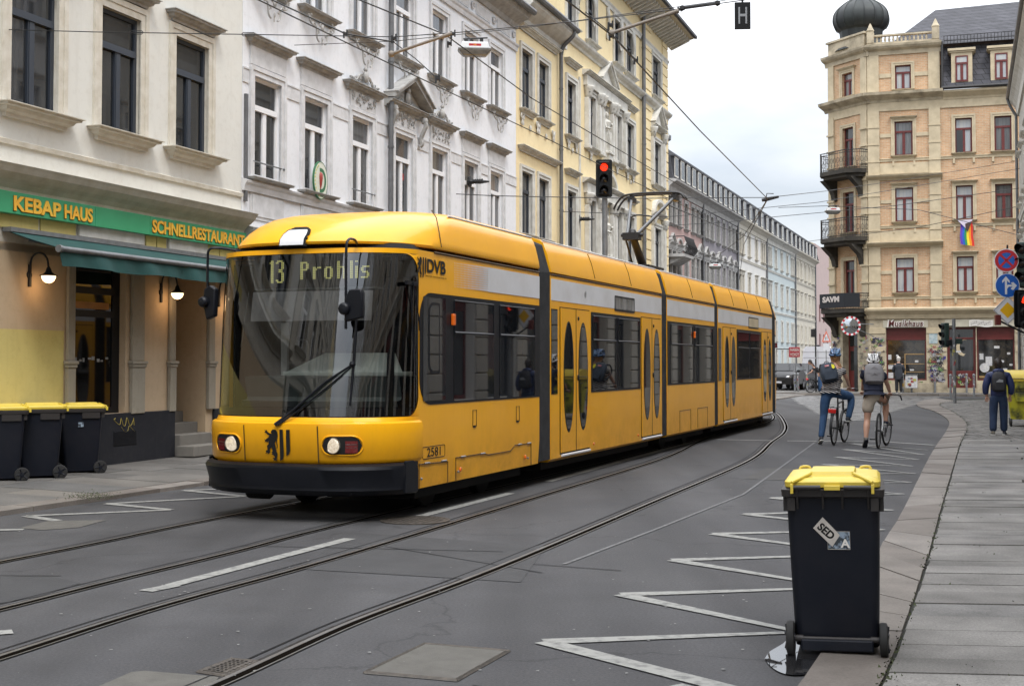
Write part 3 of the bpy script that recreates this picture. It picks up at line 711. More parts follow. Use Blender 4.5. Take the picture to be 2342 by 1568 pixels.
# shop window in opening
w=Hk.part(MB().box((X(-.82),.11,.86),(X(.46),.15,.95)).box((X(-.82),.11,2.62),(X(.46),.15,2.72)).box((X(-.82),.11,3.1),(X(.46),.15,3.21)).box((X(-.82),.11,.95),(X(-.78),.15,3.1)).box((X(.28),.11,.95),(X(.46),.15,3.1)).box((X(-.78),.11,2.28),(X(.28),.15,2.38)),'shop_window','black_plastic')
b=MB();b.box((X(-.80),.125,.9),(X(.4),.135,3.15));Hk.part(b,'pane','pane_black',parent=w)
b=MB()
random.seed(4)
for i in range(9):
    x=X(-.74)+i*.105+random.uniform(0,.04);z=1.64+random.uniform(-.02,.03);b.box((x,.118,z),(x+random.uniform(.03,.08),.1235,z+random.uniform(.02,.06)))
Hk.part(b,'window_sticker',['litter'],parent=w)
mat('amber_panel',(.42,.17,.03),.5,c2=(.3,.12,.02),scale=3)
b=MB();b.box((X(-.80),.116,2.40),(X(.20),.124,2.50));Hk.part(b,'wooden_rail','amber_panel',parent=w)
# left shop window
w=Hk.part(MB().box((X(-6.5),.40,.86),(X(-4.3),.44,.95)).box((X(-6.5),.40,3.1),(X(-4.3),.44,3.21)).box((X(-6.5),.40,.95),(X(-6.4),.44,3.1)).box((X(-4.4),.40,.95),(X(-4.3),.44,3.1)),'shop_window','black_plastic')
b=MB();b.box((X(-6.45),.415,.9),(X(-4.35),.425,3.15));Hk.part(b,'pane','pane_black',parent=w)
# entrance recess: back door, side walls, steps
b=MB();x0=X(1.76);b.box((x0-.001,1.45,.8),(x0+.981,1.49,3.02));d_=Hk.part(b,'door','pane_black')
b=MB();b.box((x0+.05,1.40,.85),(x0+.93,1.449,.95)).box((x0+.05,1.40,2.2),(x0+.93,1.449,2.3)).box((x0+.43,1.41,.95),(x0+.55,1.449,2.2));Hk.part(b,'door_frame','black_plastic',parent=d_)
b=MB()
for i in range(4):b.box((x0+.003,-.42+.28*i,.12+.0),(x0+.977 if i else x0+1.35,1.44,.29+.172*i)) if i else b.box((x0-.05,-.42,.12),(x0+1.35,-.1,.29))
stucco('step_stone',(.20,.19,.17),(.15,.14,.125),(.09,.085,.08))
Hk.part(b,'steps','step_stone',bevel=.012)
b=MB();b.box((X(-.02)+.12,-.054,.38),(X(-.02)+.72,-.0505,.60))
for i in range(12):b.box((X(-.02)+.13,-.062,.39+i*.0175),(X(-.02)+.71,-.054,.397+i*.0175))
Hk.part(b,'cellar_grille','plinth_dark')
# scribbled tag on plinth
mat('tag_paint',(.38,.30,.06),.7)
def scribble(b,x0,z0,w,h,y,n,r,seed,gy=None):
    rd=random.Random(seed);pts=[]
    for i in range(n):
        pts.append(Vector((x0+w*(i+.5)/n+rd.uniform(-.08,.08)*w,y,z0+h*(.5+.5*math.sin(i*2.3+rd.random()*1.5)))))
    b.tube(catmull(pts,6),r,4)
b=MB();scribble(b,X(.08),.66,.62,.13,-.053,11,.006,2);scribble(b,X(.25),.56,.4,.1,-.053,5,.005,5);Hk.part(b,'graffiti_tag','tag_paint')
Hk.cornice([(0,-.16),(-.05,-.16),(-.07,-.08),(-.13,-.02),(-.20,.03),(-.28,.10),(-.32,.16),(-.35,.20),(0,.26)],4.0,'cream_trim')
Hk.cornice([(0,.16),(-.04,.16),(-.05,.22),(0,.24)],4.35,'cream_trim',name='band')
Hk.cornice(BIGC,12.6,'grey_trim')
b=MB();b.poly([(-.2,-.55,12.8),(Hk.L+.0,-.55,12.8),(Hk.L+.0,5.5,16.5),(-.2,5.5,16.5)]);b.poly([(-.2,5.5,16.5),(Hk.L,5.5,16.5),(Hk.L,11,12.8),(-.2,11,12.8)]);Hk.part(b,'roof','slate')
# green sign with lettering
mat('sign_green',(.035,.30,.13),.45,c2=(.045,.34,.16),scale=1.5);mat('sign_orange',(.88,.40,.03),.5,c2=(.80,.50,.05),scale=2);mat('sign_brown',(.10,.06,.01),.6)
rz=R(90)-TH
def onf(s,z,y=0.):
    p=FP_(s)+NF*(-y);return (p.x,p.y,z)
sg=empty('shop_sign',onf(-2.9,3.58,-.03),rz,'long green board reading KEBAP HAUS SCHNELLRESTAURANT in orange letters','sign')
b=MB();b.box((0,-.10,0),(2.40,0,.29));b.box((2.405,-.10,0),(3.78,0,.29));b.box((3.785,-.10,0),(6.72,0,.29));b.build('board',M['sign_green'],sg,bevel=.004)
def sgtext(t,x,z,w,h):
    me=fitx(textmesh(t,.2,M['sign_orange'],.006,.0060),w,h)
    me2=fitx(textmesh(t,.2,M['sign_brown'],.002,.0095),w+.02,h+.012)
    a=link('letters',me2,sg,loc=(x-.002,-.1035,z-.012));link('letter_face',me,a,loc=(.004,-.006,.008))
sgtext('KEBAP',.62,.045,.98,.20);sgtext('HAUS',1.68,.045,.64,.20);sgtext('SCHNELLRESTAURANT',3.83,.045,2.80,.20)
# awning
mat('awning_cloth',(.003,.040,.037),.8,c2=(.006,.058,.052),scale=2.5,bump=.2,bscale=25)
aw=empty('awning',onf(-2.35,3.34,-.02),rz,'dark green cloth awning on a grey metal bar below the green sign','awning')
n=60;Lw=6.15
top=[];mid=[];rd=random.Random(3)
b=MB();r0=[];r1=[];r2=[]
for i in range(n+1):
    x=Lw*i/n;r0.append((x,-.10,.0));r1.append((x,-.50,-.13-.025*math.sin(x*2.1)));r2.append((x,-.885,-.235))
b.loft([r0,r1,r2]);b.loft([[(p[0],p[1],p[2]-.012) for p in r] for r in (r2,r1,r0)])
b.build('canopy',M['awning_cloth'],aw,smooth=60)
b=MB();v0=[];v1=[];v2=[]
for i in range(n+1):
    x=Lw*i/n;w_=.025*math.sin(x*5.1)+.02*math.sin(x*11+1);v0.append((x,-.90,-.27));v1.append((x+.02,-.915+w_*.6,-.36));v2.append((x+.05,-.93+w_,-.475+.012*math.sin(x*3.3)))
b.loft([v0,v1,v2]);b.loft([[(p[0],p[1]+.006,p[2]) for p in r] for r in (v2,v1,v0)]);b.build('valance',M['awning_cloth'],aw,smooth=60)
b=MB();b.tube([(0,-.905,-.25),(Lw,-.905,-.25)],.038,10);b.tube([(-.03,-.905,-.25),(.02,-.905,-.25)],.05,10);b.box((0,-.14,.0),(Lw+.1,-.0,.06));b.build('front_bar',M['galv'],aw,smooth=40)
for x in (.5,3.0,5.6):
    b=MB();b.tube([(x,-.02,-.08),(x+.35,-.45,-.17),(x,-.88,-.25)],.02,6);b.build('folding_arm',M['galv'],aw,smooth=40)
# wall lamps
mat('lamp_glow',(1,.72,.42),.4,emit=1.6,ecol=(1,.66,.36))
def wall_lamp(s,z,label):
    e=empty('wall_lamp',onf(s,z,0),rz,label,'lamp','wall lamps beside the snack bar door')
    b=MB();b.lathe([(.045,-.02),(.05,.0),(.03,.03)],10,c=(0,0,0),ax='y');b.box((-.02,-.03,-.16),(.02,0,.14));b.build('wall_plate',M['iron'],e,smooth=40)
    pts=[(0,-.02,.06),(0,-.04,.22),(.02,-.10,.29),(.05,-.18,.29),(.08,-.23,.22),(.09,-.25,.10)]
    b=MB();b.tube(catmull(pts,5),.014,8);b.build('arm',M['iron'],e,smooth=60)
    b=MB();b.lathe([(.012,.12),(.03,.09),(.045,.04),(.09,.005),(.12,-.005),(.12,-.012),(.0,-.012)],18,c=(.09,-.25,0));b.build('shade',M['iron'],e,smooth=40)
    b=MB();b.lathe([(.095,-.013),(.092,-.04),(.075,-.075),(.045,-.10),(.001,-.11)],18,c=(.09,-.25,0));b.build('bulb',M['lamp_glow'],e,smooth=60)
    pl=bpy.data.lights.new('lamp_light','POINT');pl.energy=1.0;pl.color=(1,.6,.28);pl.shadow_soft_size=.09;po=bpy.data.objects.new('lamp_light',pl);COL.objects.link(po);po.parent=e;po.location=(.09,-.26,-.16)
wall_lamp(-1.78,2.80,'lit wall lamp over the yellow painted wall left of the shop window')
wall_lamp(1.38,2.72,'lit wall lamp between the shop window and the dark doorway')
wall_lamp(3.12,2.72,'lit wall lamp right of the doorway, next to the tram mirror')
# ===== white house =====
stucco('white_stucco',(.73,.74,.765),(.67,.68,.70),(.38,.375,.37),drip=.32)
Hw=House('white_house','long white plastered house with scroll ornaments and a triangular pediment',FP_(3.87),TH,19.1-3.87,11,11.2,M['white_stucco'])
X=lambda s:s-3.87
ws=[4.27,6.20,8.34,10.56,12.74,14.92,16.90];WW=1.0
ops=[]
for a in ws:ops+=[(X(a),4.90,WW,1.84,.12),(X(a),8.45,WW,1.62,.12),(X(a),1.35,WW,1.9,.12)]
Hw.wall(ops,rev=.24)
def scrollwork(b,cx,cz,w,h,y=-.03,r=.017,flip=False):
    """hanging scroll ornament: two mirrored S curves, leaf centre"""
    for s in (-1,1):
        pts=[]
        for i in range(15):
            t_=i/14;a=t_*5.2
            pts.append((cx+s*(w*.5-w*.42*t_+.05*math.sin(a*1.7)),y,cz-h*.12-h*.75*t_**1.3+.04*math.cos(a*2)))
        b.tube(pts,r,6)
        for (fx,fz,rr) in ((.44,-.12,.05),(.30,-.30,.065),(.16,-.52,.06),(.40,.02,.03),(.05,-.2,.05)):
            c=(cx+s*w*fx,cz+h*fz-.04);q=[(c[0]+rr*(1-.09*k)*math.cos(k*.62*s),y,c[1]+rr*(1-.09*k)*math.sin(k*.62)) for k in range(10)]
            b.tube(q,r*.8,5)
    b.ball((cx,y-.01,cz-h*.35),.05,8,sc=(1,.6,1.4));b.ball((cx,y-.01,cz-h*.75),.03,8,sc=(1,.6,1.6));b.tube([(cx,y,cz-h*.8),(cx,y,cz-h)],.012,5)
def relief(b,x0,x1,z0,z1,seed,y=-.02):
    rd=random.Random(seed);n=int((x1-x0)*(z1-z0)*130)
    cx=(x0+x1)/2
    for i in range(n//2):
        x=rd.uniform(0,(x1-x0)/2);z=rd.uniform(z0,z1);rr=rd.uniform(.018,.05)
        for s in (-1,1):
            if rr>.035:
                q=[(cx+s*x+rr*math.cos(k*.8*s+i),y-.012,z+rr*math.sin(k*.8+i)) for k in range(7)];b.tube(q,.011,4)
            else:b.ball((cx+s*x,y-.008,z),rr,6,sc=(1,.6,1.2))
pw=['pane_dark','pane_dark','pane_grey','pane_dark','pane_grey','pane_grey','pane_grey']
for i,a in enumerate(ws):
    f=Hw.window(X(a),4.90,WW,1.84,'white_frame',pw[i],'white_trim','grey_trim',None,rev=.12,tr=.17,sw=.25)
    g=Hw.window(X(a),8.45,WW,1.62,'white_frame','pane_grey','white_trim','grey_trim',None,rev=.12,tr=.17,sw=.3)
    Hw.window(X(a),1.35,WW,1.9,'white_frame','pane_dark','white_trim','grey_trim',None,rev=.12,tr=.17)
    b=MB();scrollwork(b,WW/2,-.12,1.15,.52,-.19);o=Hw.part(b,'scroll_ornament','grey_trim',smooth=60,parent=g)
    c=X(a)+WW/2
    # head panel and lintel
    if i in (0,1,5,6):
        b=MB();b.box((c-.66,-.035,6.93),(c+.66,-.001,7.28));o=Hw.part(b,'head_panel','white_trim')
        Hw.put('lintel',sweepmesh('lintel',LINT,1.68,M['grey_trim']),None,(c-.84,-.002,7.38))
    else:
        b=MB();b.box((c-.62,-.04,6.92),(c+.62,-.001,7.26));o=Hw.part(b,'head_panel','white_trim')
        b=MB();relief(b,c-.56,c+.56,6.97,7.22,i,-.045);Hw.part(b,'floral_relief','grey_trim',smooth=60)
        if i in (2,4):
            Hw.put('lintel',sweepmesh('lintel',LINT,1.9,M['grey_trim']),None,(c-.95,-.002,7.36))
            b=MB();b.ball((c,-.08,7.62),.10,8,sc=(1,.7,1.3));b.ball((c,-.08,7.78),.05,8)
            for s in (-1,1):
                pts=[(c+s*(.1+.6*t_/8),-.06,7.62-.17*t_/8+.05*math.sin(t_)) for t_ in range(9)];b.tube(pts,.03,5)
                for k in range(4):
                    q=[(c+s*(.2+.14*k)+.05*math.cos(j),-.07,7.56-.03*k+.05*math.sin(j)) for j in range(6)];b.tube(q,.012,4)
            Hw.part(b,'crest','grey_trim',smooth=60)
        else:
            b=MB();b.sweepx([(p[0]*1.15,p[1]+7.35) for p in LINT],c-1.08,c+1.08)
            for s in (-1,1):
                A=Vector((c+s*1.10,0,7.42));B=Vector((c,0,7.95));dv=(B-A).normalized();nn=Vector((-dv.z*s,0,dv.x*s))*.09
                if nn.z<0:nn=-nn
                b.prism([A,B,B+Vector((0,0,.11)),A+Vector((0,0,.09))],(0,-.30,0));b.prism([A+Vector((0,0,.09)),B+Vector((0,0,.11)),B+Vector((0,0,.15)),A+Vector((-s*.05+s*.07,0,.12))],(0,-.36,0))
            b.prism([(c-.95,-.02,7.44),(c+.95,-.02,7.44),(c,-.02,7.90)],(0,-.03,0))
            pd=Hw.part(b,'pediment','grey_trim')
            b=MB();b.ball((c,-.10,7.58),.13,8,sc=(.8,.5,1.2));b.ball((c,-.11,7.74),.07,8);relief(b,c-.5,c+.5,7.47,7.6,9,-.06);Hw.part(b,'pediment_relief','grey_trim',smooth=60)
            for s in (-1,1):
                b=MB();pts=[(c+s*.86,-.14,7.22),(c+s*.86,-.20,7.10),(c+s*.86,-.12,6.92),(c+s*.86,-.07,6.78),(c+s*.86,-.10,6.68),(c+s*.86,-.05,6.62)]
                b.tube(catmull(pts,4),.055,6);b.ball((c+s*.86,-.16,7.2),.09,8,sc=(.8,1,1));Hw.part(b,'bracket','grey_trim',smooth=60)
    # apron panel below sill
    b=MB();b.box((c-.62,-.02,4.16),(c+.62,-.001,4.66));b.box((c-.56,-.035,4.22),(c+.56,-.02,4.60));Hw.part(b,'apron_panel','white_trim',bevel=.008)
# string between windows at lintel height
b=MB();xs=[X(a) for a in ws]
prev=0
for a in xs+[Hw.L+.19]:
    if a-.2-prev>.1:b.box((prev,-.018,6.56),(a-.19,-.001,6.80));b.box((prev,-.03,6.80),(a-.19,-.001,6.83))
    prev=a+WW+.19
Hw.part(b,'string_course','white_trim')
Hw.cornice(BAND,4.74,'white_trim',name='string_course');Hw.cornice(MIDC,3.95,'grey_trim')
Hw.cornice(BAND,10.5,'white_trim',name='string_course')
Hw.cornice([(0,-.12),(-.06,-.12),(-.10,0),(-.26,.10),(-.40,.14),(-.46,.24),(-.50,.34),(0,.34)],11.16,'grey_trim')
b=MB();x=.3
while x<Hw.L-1.2:
    b.box((x,-.02,10.68),(x+1.1,-.001,10.95));b.box((x+.05,-.0,10.72),(x+1.05,-.026,10.91))
    b.lathe([(.10,-.02),(.10,-.05),(.07,-.06),(.06,-.03),(.03,-.03),(.03,-.06),(.001,-.06)],14,c=(x+1.38,0,10.83),ax='y');x+=1.66
Hw.part(b,'frieze_ornament','white_trim')
b=MB();b.tube([(0,-.55,11.48),(Hw.L,-.55,11.48)],.09,8);Hw.part(b,'gutter','zinc',smooth=40)
b=MB();b.poly([(0,-.5,11.5),(Hw.L,-.5,11.5),(Hw.L,5.5,15.5),(0,5.5,15.5)]);b.poly([(0,5.5,15.5),(Hw.L,5.5,15.5),(Hw.L,11,11.5),(0,11,11.5)]);Hw.part(b,'roof','slate')
Hw.pipe(X(10.08),4.0,11.4)
for a,dz in ((4.27,.30),(8.34,.30)):
    b=MB();b.tube([(X(a)-.05,-.02,4.9+dz),(X(a)+1.08,-.02,4.9+dz)],.014,6);b.ball((X(a)+1.08,-.03,4.9+dz),.03,8);Hw.part(b,'window_bar','galv')
# metal rail strip at the corner between the houses
b=MB();b.box((X(3.93),-.05,4.45),(X(4.0),-.0,6.35));Hw.part(b,'cable_duct','zinc')
# round hanging sign with chilli
mat('emblem_white',(.62,.64,.55),.5);mat('emblem_green',(.03,.14,.06),.5);mat('emblem_red',(.30,.04,.03),.5);mat('emblem_yellow',(.55,.55,.12),.5)
es=empty('emblem_sign',onf(6.63,5.15,-.14),R(90)-TH,'oval pale sign with a green D and red chilli beside the second white window','sign')
b=MB();b.lathe([(.001,-.02),(.40,-.02),(.40,.02),(.001,.02)],32,ax='y',c=(0,0,0));o=b.build('board',M['emblem_white'],es);o.scale=(.92,1,1.15)
b=MB();b.lathe([(.385,-.024),(.40,-.024),(.405,.0),(.405,.024),(.385,.024)],32,ax='y',cap=False);o=b.build('rim',M['emblem_green'],es);o.scale=(.92,1,1.15)
b=MB();q=[];q2=[]
for i in range(15):
    a=-R(90)+R(180)*i/14;q.append((.02+.26*math.cos(a),-.0235,.30*math.sin(a)));q2.append((.02+.17*math.cos(a),-.0235,.21*math.sin(a)))
for i in range(14):b.poly([q[i],q[i+1],q2[i+1],q2[i]])
b.box((-.06,-.0245,.21),(.03,-.0205,.30));b.box((-.06,-.0245,-.30),(.03,-.0205,-.21));b.build('letter',M['emblem_green'],es)
b=MB();b.lathe([(.005,-.22),(.035,-.1),(.055,.05),(.05,.15),(.02,.19)],10,c=(-.03,-.03,0));b.build('chilli',M['emblem_red'],es,smooth=60)
b=MB()
for i in range(11):
    a=R(115)+R(140)*i/10;b.ball((.31*math.cos(a),-.025,.38*math.sin(a)),.028,6,sc=(1,.3,1))
b.build('wreath',M['emblem_yellow'],es)
b=MB();b.tube([(-.2,.02,-.3),(-.2,.14,-.3)],.015,6);b.tube([(.2,.02,-.3),(.2,.14,-.3)],.015,6);b.build('bracket',M['galv'],es);es.scale=(.80,.80,.80)
link('lettering',fitx(textmesh('DÖNER',.1,M['emblem_green'],.001),.30,.07),es,loc=(-.15,-.024,-.40))
# ===== yellow houses =====
stucco('yellow_stucco',(.78,.65,.40),(.72,.58,.34),(.42,.34,.19),drip=.3)
Ha=House('yellow_house','narrow pale yellow house with paired windows right of the white house',FP_(19.12),TH,23.5-19.12,11,11.5,M['yellow_stucco'])
X=lambda s:s-19.12
ops=[]
for a in (19.58,21.21):ops+=[(X(a),8.87,.98,1.76,.15),(X(a),5.28,.98,1.82,.15),(X(a),1.5,.98,1.8,.15)]
Ha.wall(ops,rev=.15,rm='pale_trim')
for a in (19.58,21.21):
    for z,h in ((8.87,1.76),(5.28,1.82),(1.5,1.8)):
        Ha.window(X(a),z,.98,h,'dark_frame','pane_grey','pale_trim','pale_trim',None,rev=.15,tr=.17,sw=.2,sd=.06)
for z in (7.80,11.30):
    Ha.put('lintel',sweepmesh('lintel',LINT,3.9,M['pale_trim']),None,(.12,-.002,z-.04))
b=MB()
for a in (.45,1.9,2.0,3.5):scrollwork(b,a,8.72,.22,.34,-.05,.02)
for a in (1.2,2.75):b.ball((a,-.04,8.42),.08,8,sc=(.7,.6,1.2))
Ha.part(b,'sill_ornament','pale_trim',smooth=60)
Ha.cornice([(0,-.12),(-.06,-.12),(-.10,0),(-.26,.10),(-.40,.20),(-.50,.30),(-.52,.4),(0,.4)],11.5,'pale_trim')
Ha.cornice(BAND,4.6,'pale_trim',name='string_course')
b=MB();b.tube([(0,-.58,11.98),(Ha.L,-.58,11.98)],.09,8);b.tube(catmull([(X(23.2),-.55,11.95),(X(23.2),-.5,11.75),(X(23.2),-.2,11.45),(X(23.2),-.12,11.2)],5),.065,8);Ha.part(b,'gutter','zinc',smooth=40)
b=MB();b.poly([(0,-.5,12.0),(Ha.L,-.5,12.0),(Ha.L,4,16),(0,4,16)]);b.poly([(0,4,16),(Ha.L,4,16),(Ha.L,11,12),(0,11,12)]);Ha.part(b,'roof','slate')
b=MB();b.box((1.0,-.1,12.0),(2.6,3,13.6));b.box((.85,-.2,13.6),(2.75,3.2,13.75));dm=Ha.part(b,'dormer','white_trim')
b=MB();b.box((1.2,-.115,12.35),(2.4,-.101,13.4));Ha.part(b,'dormer_window','pane_dark',parent=dm)
Ha.pipe(X(23.2),4.0,11.3)
Hb=House('ornate_yellow_house','tall pale yellow house with statues in niches and overhanging eaves',FP_(23.51),TH,39.5-23.51,13,15.4,M['yellow_stucco'])
X=lambda s:s-23.51
wx=[24.22,26.69,30.35,32.12,36.6];ww=[.98,1.0,1.0,1.2,1.5]
ops=[]
for a,w_ in zip(wx,ww):ops+=[(X(a),8.85,w_,1.78,.16),(X(a),5.28,w_,1.82,.16),(X(a),12.45,w_,1.65,.16),(X(a),1.5,w_,1.9,.16)]
nic=(28.55,1.05)
ops+=[(X(nic[0]),8.95,nic[1],1.75,.3),(X(nic[0]),5.35,nic[1],1.75,.3)]
Hb.wall(ops,rev=.16,rm='pale_trim')
for i,(a,w_) in enumerate(zip(wx,ww)):
    for z,h in ((12.45,1.65),(8.85,1.78),(5.28,1.82),(1.5,1.9)):
        Hb.window(X(a),z,w_,h,'dark_frame','pane_grey' if w_>1 else 'pane_dark','pale_trim','pale_trim','pale_trim' if (z in (8.85,5.28) and i in (0,3)) else None,rev=.16,tr=.2,sw=.28,lz=.62,sd=.07)
b=MB();b.poly([(X(nic[0])-.0,.3,8.95),(X(nic[0])+nic[1],.3,8.95),(X(nic[0])+nic[1],.3,10.7),(X(nic[0]),.3,10.7)]);b.poly([(X(nic[0])-.0,.3,5.35),(X(nic[0])+nic[1],.3,5.35),(X(nic[0])+nic[1],.3,7.1),(X(nic[0]),.3,7.1)]);Hb.part(b,'niche_back','pale_trim')
# columns, capitals, entablature round the niche bay
for zb,zt in ((8.75,10.85),(5.2,7.25)):
    b=MB();cap=MB()
    for s in (26.45,27.95,28.35,29.75,30.12,31.6):
        b.box((X(s)-.13,-.16,zb+.12),(X(s)+.13,-.0,zt-.4));b.box((X(s)-.17,-.19,zb),(X(s)+.17,0,zb+.12))
        cap.lathe([(.12,zt-.4),(.13,zt-.3),(.20,zt-.12),(.22,zt-.05),(.22,zt)],8,c=(X(s),-.10,0));
        for k in range(5):cap.ball((X(s)+.12*math.cos(k*1.3-2.6),-.12-.1*abs(math.sin(k*1.3-2.6)),zt-.2+.03*(k%2)),.055,6)
    Hb.part(b,'pilaster','pale_trim',bevel=.01);Hb.part(cap,'capital','pale_trim',smooth=60)
    b=MB();b.box((X(26.2),-.14,zt),(X(31.85),-.0,zt+.34));b.sweepx([(p[0]*1.4,p[1]+zt+.44) for p in LINT],X(26.05),X(32.0));Hb.part(b,'entablature','pale_trim')
b=MB();c=X(29.05)
def gable(b,c,z,w,h,d=.20):
    for s in (-1,1):
        A=Vector((c+s*w,0,z));B=Vector((c,0,z+h))
        b.prism([A,B,B+Vector((0,0,.12)),A+Vector((0,0,.10))],(0,-d,0));b.prism([A+Vector((0,0,.10)),B+Vector((0,0,.12)),B+Vector((0,0,.17)),A+Vector((s*.07,0,.13))],(0,-d-.06,0))
    b.prism([(c-w*.9,-.02,z+.02),(c+w*.9,-.02,z+.02),(c,-.02,z+h*.92)],(0,-.05,0));b.sweepx([(p[0]*1.3,p[1]+z) for p in LINT],c-w-.05,c+w+.05)
def arch(b,c,z,w,h,d=.20):
    q=[(c+w*math.cos(math.pi*k/12),0,z+h*math.sin(math.pi*k/12)) for k in range(13)];q2=[(c+w*.84*math.cos(math.pi*k/12),0,z+h*.8*math.sin(math.pi*k/12)) for k in range(13)]
    for i in range(12):b.prism([q[i],q[i+1],q2[i+1],q2[i]],(0,-d,0))
    b.sweepx([(p[0]*1.3,p[1]+z) for p in LINT],c-w-.05,c+w+.05)
gable(b,c,11.32,1.15,.75);gable(b,X(37.35),11.2,1.15,.8);Hb.part(b,'pediment','pale_trim')
b=MB();arch(b,c,7.72,1.1,.6);arch(b,X(37.35),7.65,1.1,.62);Hb.part(b,'arched_pediment','pale_trim')
for zb,zt in ((8.75,11.1),(5.2,7.5)):
    b=MB();cap=MB()
    for s in (36.28,38.42):
        b.box((X(s)-.13,-.16,zb),(X(s)+.13,0,zt-.4));cap.lathe([(.12,zt-.4),(.14,zt-.25),(.22,zt-.05),(.22,zt)],8,c=(X(s),-.10,0))
        for k in range(5):cap.ball((X(s)+.12*math.cos(k*1.3-2.6),-.12-.1*abs(math.sin(k*1.3-2.6)),zt-.2+.03*(k%2)),.055,6)
    Hb.part(b,'pilaster','pale_trim',bevel=.01);Hb.part(cap,'capital','pale_trim',smooth=60)
# statues
def statue(z):
    b=MB();x=X(29.07);y=-.02
    b.box((x-.28,-.22,z),(x+.28,.2,z+.22));b.box((x-.33,-.27,z+.22),(x+.33,.25,z+.28))
    b.lathe([(.20,z+.28),(.17,z+.45),(.19,z+.75),(.15,z+.98),(.12,z+1.08),(.17,z+1.22),(.20,z+1.36),(.13,z+1.44),(.055,z+1.48),(.05,z+1.53)],12,c=(x,y,0))
    b.ball((x,y-.01,z+1.63),.095,10,sc=(.9,1,1.25));b.ball((x,y+.03,z+1.67),.10,8)
    b.tube([(x-.19,y,z+1.38),(x-.24,y-.06,z+1.15),(x-.08,y-.20,z+1.12)],[.06,.05,.04],7);b.tube([(x+.19,y,z+1.38),(x+.25,y-.08,z+1.2),(x+.12,y-.2,z+1.32)],[.06,.05,.04],7)
    b.tube([(x-.08,y-.06,z+.95),(x-.10,y-.15,z+.65),(x-.07,y-.08,z+.3)],[.09,.08,.06],7)
    for k in range(6):b.tube([(x-.16+.06*k,y-.16,z+1.0),(x-.14+.06*k,y-.19,z+.65),(x-.17+.07*k,y-.18,z+.3)],.02,5)
    b.ball((x,y-.02,z+.3),.24,8,sc=(1,.9,.3))
    return b
for z in (8.7,5.05):Hb.part(statue(z),'statue','pale_trim',smooth=50)
b=MB()
for s in (24.3,25.2,27.0,30.6,32.2,33.1):
    for z in (8.72,12.32):scrollwork(b,X(s),z,.2,.3,-.05,.02)
for s in (24.75,29.9,32.7):b.ball((X(s),-.04,8.42),.08,8,sc=(.7,.6,1.2))
Hb.part(b,'sill_ornament','pale_trim',smooth=60)
# rusticated corner bay: raised blocks with grooves
b=MB();z=4.9
while z<15.0:
    for a,c_ in ((34.75,36.35),(38.45,39.5)):
        if (z%3.55)<99:b.box((X(a),-.045,z),(X(c_),-.001,z+.36))
    z+=.40
Hb.part(b,'quoin','yellow_stucco',bevel=.015)
b=MB();b.box((X(23.6),-.12,11.5),(X(23.9),0,12.4));b.box((X(25.6),-.04,5.0),(X(25.75),-.001,11.0));Hb.part(b,'wall_strip','pale_trim')
Hb.cornice(MIDC,12.1,'pale_trim',name='string_course');Hb.cornice(BAND,4.6,'pale_trim',name='string_course');Hb.cornice(BAND,14.35,'pale_trim',name='string_course')
b=MB()
for k in range(5):
    xx=X(25.5)+k*1.9;b.lathe([(.14,-.02),(.14,-.06),(.10,-.07),(.09,-.03),(.001,-.03)],12,c=(xx,0,13.2),ax='y');b.tube([(xx,-.03,14.2),(xx,-.09,13.7),(xx,-.05,13.35)],[.09,.06,.03],6)
Hb.part(b,'frieze_ornament','pale_trim',smooth=50)
Hb.cornice([(0,-.3),(-.06,-.3),(-.10,-.1),(-.30,.0),(-.95,.12),(-1.05,.2),(0,.3)],15.4,'stone_tan',x1=Hb.L+.9)
b=MB();x=.2
while x<Hb.L+.6:b.prism([(x,-.05,15.05),(x,-.85,15.40),(x,-.85,15.5),(x,-.05,15.5)],(.13,0,0));x+=.42
Hb.part(b,'eaves_bracket','pale_trim')
b=MB();b.poly([(-.1,-1.1,15.66),(Hb.L+1.0,-1.1,15.66),(Hb.L-3.5,4.5,19),(-.1,4.5,19)]);b.poly([(Hb.L+1.0,-1.1,15.66),(Hb.L+1.0,13,15.66),(Hb.L-3.5,8,19),(Hb.L-3.5,4.5,19)]);b.box((-.1,-1.12,15.55),(Hb.L+1.0,-1.0,15.66))
b.poly([(-.1,-1.1,15.61),(Hb.L+1,-1.1,15.61),(Hb.L+1,13,15.61),(-.1,13,15.61)]);Hb.part(b,'roof','slate')
Hb.pipe(X(34.5),4.0,15.2,r=.08,y=-.14)
